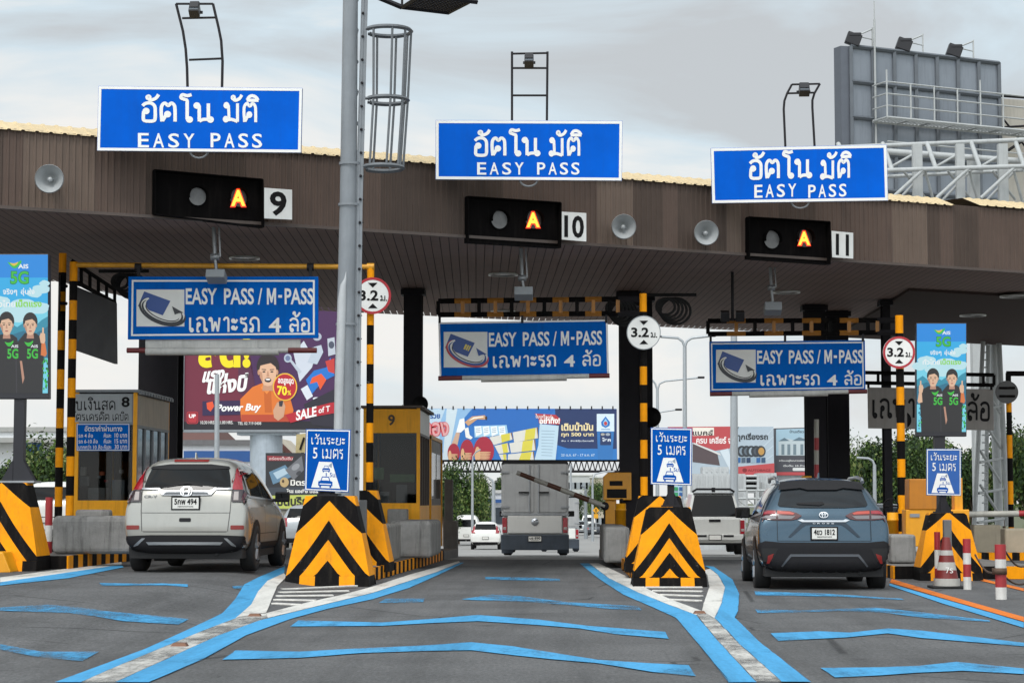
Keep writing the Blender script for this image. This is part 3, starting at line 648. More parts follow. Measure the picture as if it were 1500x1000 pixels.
for d in frames:
    Y = d['Y']; c = P(d['legs'][0][0][0], d['legs'][0][0][1], Y); t = thing('floodlight_frame', d['lab'], 'lamp frame', c, 'floodlight frames on the canopy')
    o = MB()
    for l in d['legs']: seg(o, l, Y, .024)
    for b in d['bars']: seg(o, b, Y, .021)
    o.build('frame', DARK, t)
    x, y = d['lamp']; w2 = d['w']/2; o = MB(); p = P(x, y, Y-.12); s_ = Y/FPX
    rx = Matrix.Rotation(R(-35), 3, 'X')
    o.box(p, (w2*2*s_*.85, .16, .17), 0, rx)
    for k in range(5): o.box(p+Vector((0, .07, .07))+Vector((0, -.03*k, .028)), (w2*2*s_*.75, .012, .14), 0, rx)
    o.box(p+Vector((0, .12, .0)), (w2*2*s_*1.15, .03, .05), 0); o.bar(p+Vector((0, .05, 0)), P(x, y-9, Y), .03)
    fl = o.build('floodlight', FL, t, bevel=.008)
    o = MB(); o.box(p+rx @ Vector((0, -.082, 0)), (w2*2*s_*.72, .006, .13), 0, rx); o.build('lens', M('floodlight_glass', '50555a', .12, var=0), fl)
# horn loudspeakers
HORN = M('horn_grey', 'a9abab', .45, .1, var=.12, streak=.15)
for x, y, r, lab in ((72, 262, 21, 'grey horn loudspeaker left of the left overhead sign'), (914, 332, 18, 'grey horn loudspeaker right of the lane 10 plate'), (1035, 341, 18, 'grey horn loudspeaker left of the lane 11 signal')):
    p = PC(x, y, .5); s_ = p.y/FPX; rr = r*s_; ax = (Vector((0, 0, 1.0))+p*-1).normalized() if False else Vector((.12, -1, -.08)).normalized()
    t = thing('horn_loudspeaker', lab, 'loudspeaker', PC(x, y+r, 0), 'horn loudspeakers on the canopy edge')
    o = MB(); o.lathe([(rr, .0), (rr*1.03, -.012), (rr*1.0, -.02), (rr*.72, -.09), (rr*.42, -.2), (rr*.22, -.3), (rr*.16, -.33)], p, ax, 32)
    o.lathe([(rr*.97, -.004), (rr*.7, -.085), (rr*.40, -.19), (rr*.3, -.22), (0.001, -.22)], p, ax, 32); hn = o.build('horn', HORN, t)
    o = MB(); o.lathe([(rr*.17, -.2), (rr*.18, -.1), (rr*.12, -.075), (.001, -.07)], p, ax, 16); o.build('throat_plug', HORN, hn)
    o = MB(); o.lathe([(.001, -.31), (rr*.36, -.315), (rr*.38, -.34), (rr*.38, -.46), (rr*.3, -.48), (.001, -.485)], p, ax, 20); o.build('driver', DARK, t)
    o = MB(); b = PC(x, y+r*.5, 0); o.bar(p-ax*.36+Vector((0, 0, -.1)), b, .03); o.bar(p-ax*.36+Vector((0, 0, -.1)), p-ax*.36, .04); o.build('bracket', DARK, t)
# ------------------------------------------------------------------ pass-lane signs, their frames, height limit signs
def band_pole(o, x, y, z0, z1, r, bh=.32, start=0, n=12, yoff=0):
    z = z1; i = start
    while z > z0+.001:
        zz = max(z0, z-bh); o.tube([(x, y, zz), (x, y, z)], r, n, i % 2, caps=True); z = zz; i += 1
def ladder(o, x0, x1, Y, ys, ys2, n, m=(0, 1), r=.035, yy=None):
    """two parallel bars with rungs, alternating colours; ys/ys2 top and bottom px at both ends"""
    for i in range(n):
        a, b = i/n, (i+1)/n; mt = m[i % 2]
        for (ya, yb) in (ys, ys2):
            o.bar(P(x0+(x1-x0)*a, ya+(yb-ya)*a, Y), P(x0+(x1-x0)*b, ya+(yb-ya)*b, Y), r*2, mt)
        f = (a+b)/2 if i else 0
        o.bar(P(x0+(x1-x0)*f, ys[0]+(ys[1]-ys[0])*f, Y), P(x0+(x1-x0)*f, ys2[0]+(ys2[1]-ys2[0])*f, Y), r*2, mt)
    o.bar(P(x1, ys[1], Y), P(x1, ys2[1], Y), r*2, m[n % 2])
def card_logo(parent, box, Y, faded):
    x0, y0, x1, y1 = box
    f = lambda u, v, dz: P(x0+(x1-x0)*u, y0+(y1-y0)*v, Y-dz)
    o = MB(); o.prism([f(0, 0, .006), f(1, 0, .006), f(1, 1, .006), f(0, 1, .006)], (0, .003, 0)); lg = o.build('logo', M('logo_white', 'dcdad4', .45, var=.06), parent)
    o = MB(); o.poly([f(.16, .05, .009), f(.71, .31, .009), f(.55, .70, .009), f(.03, .45, .009)], 0)
    if not faded:
        o.poly([f(.50, .34, .012), f(.63, .40, .012), f(.57, .54, .012), f(.45, .48, .012)], 4)
        for k in (.3, .66): o.poly([f(.50+.13*k, .34+.06*k, .014), f(.515+.13*k, .347+.06*k, .014), f(.465+.12*k, .487+.06*k, .014), f(.45+.12*k, .48+.06*k, .014)], 0)
    def cres(cx, cy, a, b, rot, t0, t1, w0, w1, m, dz):
        n = 26; va = []; vb = []
        for k in range(n+1):
            t = t0+(t1-t0)*k/n; wd = (w0+(w1-w0)*k/n)*math.sin(math.pi*min(1, (k+1.5)/n*.9)) 
            for lst, s in ((va, 1), (vb, 1-wd)):
                ex, ey = a*s*math.cos(t), b*s*math.sin(t)
                lst.append(f(cx+ex*math.cos(rot)-ey*math.sin(rot), cy+ex*math.sin(rot)+ey*math.cos(rot), dz))
        o.add(va+vb, [(k, k+1, n+2+k, n+1+k) for k in range(n)], m)
    rot = math.radians(32)
    cres(.54, .60, .53, .315, rot, math.radians(212), math.radians(-48), .46, .56, 1, .011)
    cres(.54, .60, .54, .33, rot, math.radians(205), math.radians(-30), .12, .24, 3 if not faded else 2, .013)
    cres(.54, .60, .485, .275, rot, math.radians(200), math.radians(-48), .16, .20, 0 if not faded else 2, .015)
    cres(.54, .60, .40, .20, rot, math.radians(195), math.radians(-10), .10, .16, 2, .0165)
    o.poly([f(.74, .45, .017), f(.985, .63, .017), f(.875, .64, .017), f(.80, .68, .017)], 0 if not faded else 2)
    o.build('emblem', [M('logo_blue', '17509c' if not faded else '1d4488', .4, var=.08), M('logo_white', 'dcdad4'), M('logo_black', '25262c', .4, var=0), M('logo_red', 'b3323a', .4, var=0), M('logo_gold', 'd9c24a', .4, var=0)], lg)
TUBEW = M('bar_white', 'bdbab4', .5, var=.2, streak=.3); TUBER = M('bar_red', '6d2b2c', .5, var=.25, streak=.3)
def bottom_bar(root, x0, x1, y0, y1, Y, cuts=(.0, .14, .24, .36, .5, .62, .76, .88, 1.0), big=(.25, .75)):
    o = MB(); g = lambda t: P(x0+(x1-x0)*t, y0+(y1-y0)*t, Y)
    for i, (a, b) in enumerate(zip(cuts, cuts[1:])): o.tube([g(a), g(b)], .045, 10, 1 if i in (0, len(cuts)-2) else 0)
    o.tube([g(big[0])+Vector((0, 0, -.02)), g(big[1])+Vector((0, 0, -.02))], .066, 10, 0)
    o.build('warning_bar', [TUBEW, TUBER], root)
def pass_sign(quad, Y, logo, t1, t2, label, faded, bar, edge, border, sk):
    c = P((quad[0][0]+quad[1][0])/2, quad[2][1], Y); t = thing('pass_lane_sign', label, 'sign', c, 'blue pass lane signs')
    pn = sheet_sign(t, quad, Y, .06, MBLUE, edge, border, SIGNW)
    card_logo(pn, logo, Y, faded)
    o = MB(); x0, y0, x1, y1 = t1; wd = x1-x0
    fn = lambda a, b, q, of=0: pxbox(q[0]+(q[2]-q[0])*a, q[1]+of-sk*a, q[0]+(q[2]-q[0])*b, q[3]+of-sk*a, Y-.006, sk*(b-a))
    o.text('EASY', fn(0, .245, t1), 0, .022); o.text('PASS', fn(.30, .535, t1), 0, .022); o.text('/', fn(.565, .60, t1), 0, .012); mf = fn(.636, .708, t1); o.poly([mf(a, b) for a, b in ((0, 0), (0, 1), (.26, 1), (.5, .44), (.74, 1), (1, 1), (1, 0), (.79, 0), (.79, .62), (.58, .12), (.42, .12), (.21, .62), (.21, 0))])
    bx = pxbox(x0+wd*.725, (y0+y1)/2-2-sk*.73, x0+wd*.755, (y0+y1)/2+2-sk*.73, Y-.006); o.poly([bx(0, 0), bx(1, 0), bx(1, 1), bx(0, 1)])
    o.text('PASS', fn(.775, 1, t1), 0, .022)
    h = t2[3]-t2[1]
    add_thai(o, 'เฉพาะรถ', pxbox(t2[0], t2[1]+h*.16, t2[0]+(t2[2]-t2[0])*.585, t2[3], Y-.006, sk*.55), 0, .16)
    o.text('4', pxbox(t2[0]+(t2[2]-t2[0])*.66, t2[1]+h*.22-sk*.7, t2[0]+(t2[2]-t2[0])*.76, t2[3]-sk*.7, Y-.006, 0), 0, .022)
    add_thai(o, 'ล้อ', pxbox(t2[0]+(t2[2]-t2[0])*.83, t2[1]-h*.12-sk*.8, t2[2], t2[3]-sk*.8, Y-.006, sk*.2), 0, .16)
    o.build('lettering', SIGNW, pn); bottom_bar(t, *bar)
    return t
# lane 9: sign hung under a yellow pipe portal
YP = 34.4
t = thing('sign_portal', 'yellow pipe portal on striped posts holding the left pass sign', 'sign portal', P(108, 745, YP)*1.0)
o = MB(); pl = P(108, 388, YP); o.tube([P(112, 388, YP), P(543, 391, YP)], .045, 12); o.tube([P(543, 391, YP)+Vector((-.06, 0, 0)), P(543, 391, YP)+Vector((.06, 0, 0))], .065, 12); o.build('beam', M('pipe_orange', 'd99a2c', .4, .1, var=.15, streak=.3), t)
o = MB(); band_pole(o, pl.x, YP, .42, pl.z+.05, .068, .33); o.build('post', [ORANGE, OBLACK], t)
pr = P(543, 391, YP); o = MB(); band_pole(o, pr.x, YP, .2, pr.z, .062, .33); o.build('post', [ORANGE, OBLACK], t)
o = MB(); o.lathe([(.0, 0), (.34, 0), (.34, .06), (.16, .16), (.0, .16)], (pl.x-.02, YP, .40), (0, 0, 1), 20); o.build('base_flange', OBLACK, t)
t = pass_sign([(188, 405), (466, 405), (466, 495), (187, 497)], YP-.12, (200, 424, 270, 478), (272, 422, 459, 446), (277, 459, 454, 487), 'large blue pass lane sign hung from the yellow pipe portal', True, (186, 464, 513, 513, YP-.1, (0, .1, .24, .34, .5, .62, .7, .85, 1.0), (.1, .8)), SBLUE, (5, 2.6), 0)
o = MB(); q = [P(213, 497, YP-.06), P(440, 497, YP-.06), P(440, 512, YP-.06), P(213, 512, YP-.06)]; o.prism(q, (0, .02, 0)); o.build('backing_plate', TUBEW, t)
o = MB()
for x in (203, 455): o.bar(P(x, 389, YP-.05), P(x, 406, YP-.05), .05); o.tube([P(x-5, 391, YP), P(x+5, 391, YP)], .07, 10)
o.build('hanger', DARK, t)
# lane 10 and 11: signs hung under black and orange striped frames
for (x0, x1, Y, ys, ys2, n, lab) in ((642, 905, 38.6, (441, 438), (461, 459), 11, 'striped black and orange hanging frame above the centre pass sign'), (1037, 1285, 41.5, (470, 469), (489, 487), 9, 'striped black and orange hanging frame above the right pass sign')):
    t = thing('overhead_gantry', lab, 'sign gantry', P(x1, ys2[1], Y), 'striped sign frames')
    o = MB(); ladder(o, x0, x1, Y, ys, ys2, n, (1, 0)); o.build('frame', [M('frame_orange', 'a9702a', .5, .1, var=.2, streak=.5), OBLACK], t)
    o = MB(); o.bar(P(x1, ys[1], Y), P(x1+34, ys[1], Y), .08); o.bar(P(x1, ys2[1], Y), P(x1+34, ys2[1], Y), .08); o.build('arm', DARK, t)
t = pass_sign([(642, 472), (890, 468), (892, 550), (644, 556)], 38.6, (650, 486, 714, 538), (716, 485, 882, 506), (722, 515, 880, 537), 'blue pass lane sign with gold chip logo hung over the centre lane', False, (642, 893, 554, 550, 38.58), WHITE, (0.3, 2.2), SIGNW, ) if False else pass_sign([(642, 472), (890, 468), (892, 550), (644, 556)], 38.6, (650, 486, 714, 538), (716, 487, 882, 508), (722, 517, 880, 539), 'blue pass lane sign with gold chip logo hung over the centre lane', False, (642, 893, 554, 550, 38.58), WHITE, (.3, 2.2), 3)
o = MB()
for x in (644, 765, 888): o.bar(P(x, 460, 38.6), P(x, 473, 38.6), .045)
o.build('hanger', DARK, t)
t = pass_sign([(1039, 500), (1267, 498), (1268, 571), (1040, 574)], 41.5, (1049, 512, 1107, 560), (1109, 513, 1264, 533), (1114, 545, 1262, 565), 'blue pass lane sign with dark faded logo hung over the right lane', True, (1040, 1270, 577, 573, 41.48), WHITE, (2.5, 1.8), 1)
o = MB()
for x in (1041, 1150, 1264): o.bar(P(x, 488, 41.5), P(x, 500, 41.5), .045)
o.build('hanger', DARK, t)
# toll antennas hanging from the soffit
ANT = M('antenna_grey', '8d9092', .5, var=.1)
for x, yt, yb, Yo, w_, lab in ((315, 335, 405, 34.0, 28, 'grey box antenna on a jointed arm above the left pass sign'), (765, 372, 430, 37.0, 27, 'grey box antenna on a jointed arm above the centre pass sign'), (1130, 378, 452, 40.2, 25, 'grey box antenna on a jointed arm above the right pass sign')):
    top = P(x-2, yt, Yo); top.z = ZB; t = thing('toll_antenna', lab, 'antenna', top, 'toll antennas under the canopy')
    o = MB(); k = P(x, (yt+yb)/2+6, Yo); e_ = P(x+2, yb-8, Yo)
    o.tube([top, k], .035, 8); o.tube([k, e_], .028, 8); o.lathe([(0, -.08), (.06, -.07), (.06, .07), (0, .08)], k, (1, 0, 0), 12); o.bar(top+Vector((.09, 0, 0)), k+Vector((.09, 0, 0)), .025)
    o.build('arm', GALV, t)
    o = MB(); s_ = Yo/FPX; o.box(P(x+2, yb, Yo-.12), (w_*s_, .3, 13*s_), 0, Matrix.Rotation(R(-18), 3, 'X')); o.build('antenna_box', ANT, t, bevel=.015)
# pair of dark floodlights hanging left of the right antenna
pt = P(1073, 430, 41); pt.z = ZB; t = thing('twin_floodlight', 'pair of dark floodlights on a drop pole near the right pass sign', 'floodlight', pt)
o = MB(); o.tube([pt, P(1073, 470, 41)], .03, 8); o.bar(P(1062, 468, 41), P(1086, 468, 41), .04); o.build('drop_pole', DARK, t)
for x in (1062, 1084):
    o = MB(); o.box(P(x, 463, 40.95), (.17, .16, .2), 0, Matrix.Rotation(R(20), 3, 'X')); o.build('floodlight', FL, t, bevel=.01)
# height limit signs
REDRIM = M('sign_red', 'b0232f', .4, var=.08, streak=.1)
def height_sign(cx, cy, r, Y, lab, red, post=None):
    c = P(cx, cy, Y); s_ = Y/FPX; t = thing('height_limit_sign', lab, 'sign', P(cx, cy+r, Y), 'height limit signs')
    o = MB(); o.lathe([(.001, 0), (r*s_, 0), (r*s_, .025), (.001, .025)], c, (0, 1, 0), 40, 0, False); pn = o.build('disc', [SIGNW, GALV], t)
    o = MB(); n = 40; k = r*(.86 if red else .95)
    va = [P(cx+r*math.cos(2*math.pi*j/n), cy+r*math.sin(2*math.pi*j/n), Y-.004) for j in range(n)]; vb = [P(cx+k*math.cos(2*math.pi*j/n), cy+k*math.sin(2*math.pi*j/n), Y-.004) for j in range(n)]
    o.add(va+vb, [(j, (j+1) % n, n+(j+1) % n, n+j) for j in range(n)]); o.build('rim', REDRIM if red else GALV, pn)
    o = MB(); f = lambda u, v: P(cx+u*r, cy+v*r, Y-.006)
    o.text('3.2', pxbox(cx-.74*r, cy-.30*r, cx+.30*r, cy+.27*r, Y-.006), 0, .03); add_thai(o, 'ม', pxbox(cx+.40*r, cy-.02*r, cx+.68*r, cy+.29*r, Y-.006), 0, .17); o.poly([f(.72, .22), f(.78, .22), f(.78, .29), f(.72, .29)])
    o.poly([f(-.26, -.70), f(.26, -.70), f(0, -.44)]); o.poly([f(-.26, .68), f(0, .42), f(.26, .68)]); o.build('lettering', BLACK, pn)
    o = MB()
    for dy in (-.4, .4): o.bar(P(cx, cy+dy*r, Y+.03), P(cx, cy+dy*r, Y+.12), .05)
    o.build('bracket', DARK, t); return t
height_sign(546, 433, 27, YP-.14, 'red rimmed round height limit sign on the portal post behind the mast', True)
height_sign(943, 487, 25, 37.3, 'round height limit sign with bare grey rim on the centre striped pole', False)
height_sign(1317, 516, 23.5, 38.2, 'red rimmed round height limit sign on the right striped pole', True)
for x, ytop, Y, z0, lab, cat, r, st in ((942, 430, 37.45, .2, 'tall striped pole carrying the grey rimmed height sign', 'striped pole', .068, 0), (1317, 462, 38.35, .2, 'tall striped pole carrying the right red rimmed height sign', 'striped pole', .075, 0),
                                (92, 371, 34.9, .4, 'striped pole with an edge-on round sign beside the left screen', 'striped pole', .066, 0)):
    p = P(x, ytop, Y); t = thing('striped_pole', lab, cat, (p.x, Y, z0), 'black and orange striped poles')
    o = MB(); band_pole(o, p.x, Y, z0, p.z, r, .335, st); o.build('post', [ORANGE, OBLACK], t)
    o = MB(); o.lathe([(r, .16), (.1, .16), (.16, .04), (.16, 0)], (p.x, Y, z0), (0, 0, 1), 14); o.build('base', OBLACK, t)
    if x == 942:
        o = MB(); o.bar((p.x-.12, Y+.02, p.z-.25), (p.x, Y, p.z-.25), .05); o.bar((p.x-.12, Y+.02, p.z-1.0), (p.x, Y, p.z-1.0), .05); o.build('clamp', DARK, t)
p = P(86, 431, 34.75); t = thing('round_sign', 'round sign turned edge-on on the far left striped pole', 'sign', p)
o = MB(); o.lathe([(.001, 0), (.33, 0), (.33, .03), (.001, .03)], p, (.97, .22, 0), 28, 0, False); o.build('disc', DARK, t)
o = MB(); o.bar(p+Vector((.02, 0, .15)), p+Vector((.12, .1, .15)), .04); o.bar(p+Vector((.02, 0, -.15)), p+Vector((.12, .1, -.15)), .04); o.build('bracket', DARK, t)
# dark sign of lane 8 seen obliquely
t = thing('hanging_panel', 'dark sign panel seen from the side hanging beside the left striped poles', 'sign panel', P(135, 520, 35.6))
a = [P(102, 417, 34.5), P(167, 444, 36.9), P(168, 533, 36.9), P(101, 510, 34.5)]
o = MB(); o.prism(a, (.05, .02, 0)); o.build('panel', M('panel_back', '3d3d41', .5, .2, var=.15, streak=.3), t)
o = MB(); A = [P(106, 383, 34.5), P(168, 424, 36.9)]; B = [P(106, 410, 34.5), P(168, 443, 36.9)]
for q in (A, B): o.bar(q[0], q[1], .06)
for k in range(6):
    f = k/5; o.bar(A[0].lerp(A[1], f), B[0].lerp(B[1], f), .05)
o.build('frame', OBLACK, t)
# lane 12 grey sign with black lettering and its black frame, seen at the right
Y12 = 46.5; t = thing('hanging_panel', 'grey sign with large black Thai letters half hidden by the right screen', 'sign panel', P(1365, 630, Y12))
o = MB(); o.prism([P(1271, 567, Y12), P(1455, 570, Y12), P(1456, 630, Y12), P(1272, 627, Y12)], (0, .06, 0)); pn = o.build('panel', M('sign_grey_face', '8c8680', .6, var=.12, streak=.25), t, bevel=.008)
o = MB(); fb = lambda a, b, y0, y1: pxbox(a, y0, b, y1, Y12-.008)
add_thai(o, 'เฉพา', fb(1278, 1340, 583, 613), 0, .16); add_thai(o, 'ะรถ', fb(1348, 1386, 583, 613), 0, .16); add_thai(o, 'ล้อ', fb(1417, 1450, 575, 617), 0, .16); o.build('lettering', BLACK, pn)
o = MB(); ladder(o, 1240, 1456, Y12, (545, 549), (560, 564), 7, (0, 0), .03); o.bar(P(1272, 560, Y12), P(1272, 568, Y12), .05); o.bar(P(1452, 563, Y12), P(1452, 571, Y12), .05); o.build('frame', OBLACK, t)
# right round sign seen from behind on its striped pole
p = P(1477, 547, 45); t = thing('striped_pole', 'thin striped pole with dark back of a round sign at right edge', 'striped pole', (p.x, 45, 0), 'black and orange striped poles')
o = MB(); band_pole(o, p.x, 45, gz(p.x, 45), P(1477, 570, 45).z, .06, .5, 0); o.build('post', [ORANGE, OBLACK], t)
o = MB(); o.bar(P(1477, 570, 45), P(1477, 546, 45), .1); o.bar(P(1474, 547, 45), P(1520, 547, 45), .08); o.build('arm', OBLACK, t)
p = P(1475, 574, 44.85); t = thing('round_sign', 'dark round sign back on the thin right striped pole', 'sign', p)
o = MB(); o.lathe([(.001, 0), (16.5*45/FPX, 0), (16.5*45/FPX, .03), (.001, .03)], p, (0, 1, 0), 32, 0, False); o.build('disc', M('sign_back', '4a4846', .5, .3, var=.2), t)
o = MB()
for dz in (-.09, .09): o.bar(p+Vector((-.17, -.03, dz)), p+Vector((.17, -.03, dz)), .035)
o.build('brace', OBLACK, t)
# ------------------------------------------------------------------ steel columns
COLM = M('column_black', '262428', .6, .05, var=.2, streak=.3, spec=.15)
def column(x0, x1, Y, ytop, lab, mirror=None, dep=.35):
    a, b = XY(x0, Y), XY(x1, Y); z1 = ZB-.001; z0 = gz((a+b)/2, Y)+.1
    t = thing('steel_column', lab, 'column', ((a+b)/2, Y, z0), 'canopy columns'); m = (a+b)/2; w_ = (b-a)
    o = MB(); tw = min(.035, w_*.15); o.bb(a, b, Y, Y+.03, z0, z1); o.bb(a, b, Y+dep, Y+dep+.03, z0, z1); o.bb(m-tw/2, m+tw/2, Y+.03, Y+dep, z0, z1); o.build('shaft', COLM, t)
    o = MB(); o.bb(a-.06, b+.06, Y-.06, Y+dep+.1, ZB-.14, ZB-.02); o.bb(a-.1, b+.1, Y-.1, Y+dep+.13, z0, z0+.08); o.build('cap_plate', COLM, t)
    if mirror:
        c = P(mirror[0], mirror[1], Y-.05); r = mirror[2]*Y/FPX; o = MB(); o.lathe([(.001, .1), (r*.6, .07), (r, 0), (r, -.02), (.001, -.02)], c, (.3, 1, 0), 24); o.build('convex_mirror', BLACK, t)
column(590, 617, 43.9, 415, 'dark steel column rising behind the lane 9 booth', (616, 592, 12))
column(908, 936, 44.6, 430, 'broad dark steel column left of the centre striped pole', None, .5)
column(936, 957, 45.4, 430, 'dark steel column close behind the centre striped pole', (954, 611, 15))
column(200, 258, 47.0, 495, 'wide dark steel column behind the lane 8 booth', None, .7)
column(1182, 1212, 47.8, 490, 'dark steel column behind the right pass sign, left of two')
column(1214, 1246, 49.4, 490, 'dark steel column behind the right pass sign, right of two')
column(1297, 1308, 46.6, 440, 'slim dark column touching the right striped pole', (1322, 615, 13))
# cable coils
for x, y, r, Y, lab in ((176, 412, 17, 36.5, 'dark coil of cable hanging behind the left pass sign'), (900, 452, 17, 39.6, 'dark coil of cable hanging left of the centre column'), (975, 449, 19, 40, 'dark coil of cable hanging right of the centre column')):
    o = MB(); c = P(x, y, Y); s_ = Y/FPX
    for k in range(5):
        rr = (r+3*k)*s_*.62; o.tube([c+Vector((rr*math.cos(math.pi*2*j/24)*1.15+.05*k, .03*k, rr*math.sin(math.pi*2*j/24)-.02*k)) for j in range(25)], .028, 6, 0, False)
    o.bar(c+Vector((-r*s_*2.0, .1, r*s_*.95)), c+Vector((r*s_*2.4, .1, r*s_*.95)), .045)
    tag(o.build('cable_coil', RUBBER, loc=c), lab, 'cable', 'coils of cable under the canopy')

# ------------------------------------------------------------------ lighting mast with ladder cage
YM = 32.3; t = thing('lighting_mast', 'tall grey lattice lighting mast with caged ladder behind the left obstacle', 'lighting mast', (XY(507, YM), YM, .2))
o = MB(); o.tube([P(503, 735, YM), P(505, 560, YM), P(510, 300, YM), P(514, -60, YM), P(518, -330, YM)], [.165, .15, .135, .118, .105], 24); o.build('pole', GREYP, t)
o = MB()
for y in (240, 300, 475): o.lathe([(.17, -.02), (.17, .02)], P(511-(y-300)*.02, y, YM), (0, 0, 1), 20)
o.build('joint_collar', GREYP, t)
o = MB()
for yy in (0, .2): o.tube([P(521, 735, YM+yy), P(525, 300, YM+yy), P(534, -60, YM+yy), P(541, -330, YM+yy)], .035, 8)
a0 = [P(524, y, YM) for y in range(720, -330, -45)]
for i, p in enumerate(a0):
    q = P(510, 720-45*i-(22 if i % 2 else 0), YM+.12); o.bar(p, q, .03)
    if i+1 < len(a0): o.bar(q, a0[i+1], .03)
o.build('lattice', GREYP, t)
o = MB(); A = [P(517, 735, YM-.02), P(526, 735, YM-.02), P(531, 300, YM-.02), P(547, -330, YM-.02), P(538, -330, YM-.02), P(521, 300, YM-.02)]
o.prism(A, (0, .03, 0)); ch = o.build('ladder_rail', GREYP, t)
o = MB()
for i in range(22):
    y = 700-34*i; xx = 522+(700-y)*.0145; o.lathe([(.0, -.03), (.022, -.03), (.022, 0), (0, 0)], P(xx, y, YM-.02), (0, 1, 0), 8)
    o.tube([P(xx+1, y, YM), P(xx+5, y, YM)], .010, 6)
o.build('bolt', DARK, ch)
o = MB(); o.tube([P(494, 722, YM-.15), P(497, 560, YM-.15), P(501, 440, YM-.15), P(503, 418, YM-.15), P(506, 408, YM-.15), P(507, 398, YM-.15)], [.07, .075, .07, .05, .02, .004], 12); o.build('cable_sleeve', M('sleeve_grey', 'b3b5b6', .5, var=.12, streak=.2), t)
o = MB(); cz = []
def hoop(y, cxp, rx):
    c = P(cxp, y, YM+.05); s_ = YM/FPX; rr = rx*s_; pts = []
    for k in range(25):
        an = math.radians(205-230*k/24) if False else math.radians(150-300*k/24); pts.append(c+Vector((rr*math.cos(an), rr*math.sin(an), 0)))
    return pts
hs = [hoop(46, 569, 34), hoop(147, 567, 31), hoop(246, 561, 30)]
def flat(o, pts, w_, h_):
    n = len(pts); vs = []
    for p in pts: vs += [p+Vector((0, 0, h_)), p+Vector((0, 0, -h_))]
    o.add(vs, [(2*i, 2*i+1, 2*i+3, 2*i+2) for i in range(n-1)])
for h in hs:
    o.tube(h, .036, 4, 0)
    for e_ in (h[0], h[-1]): o.bar(e_, Vector((XY(533, YM), e_.y, e_.z)), .035)
for k in (2, 6, 9, 12, 15, 18, 22): o.tube([hs[0][k], hs[1][k], hs[2][k]], .021, 6)
o.build('ladder_cage', M('cage_grey', '6f7275', .55, .1, var=.15, streak=.2, spec=.25), t)
o = MB(); pz = P(640, 10, YM).z; X = lambda x: XY(x, YM)
c4 = [PZ(589, 11, pz), PZ(657, 19, pz), PZ(690, 2, pz), PZ(618, -8, pz)]
for i in range(4): o.bar(c4[i], c4[(i+1) % 4], .05); o.bar(c4[i]+Vector((0, 0, .3)), c4[(i+1) % 4]+Vector((0, 0, .3)), .04); o.bar(c4[i], c4[i]+Vector((0, 0, .5)), .035)
for k in range(1, 10): o.bar(c4[0].lerp(c4[3], k/10), c4[1].lerp(c4[2], k/10), .02)
for k in range(1, 14): o.bar(c4[0].lerp(c4[1], k/14), c4[3].lerp(c4[2], k/14), .02)
o.bar(c4[2], PZ(699, 3, pz), .06); o.bar(Vector((X(530), YM, pz+.25)), c4[3], .06); o.bar(Vector((X(530), YM, pz+.25)), c4[0], .06); o.build('lamp_platform', DARK, t)
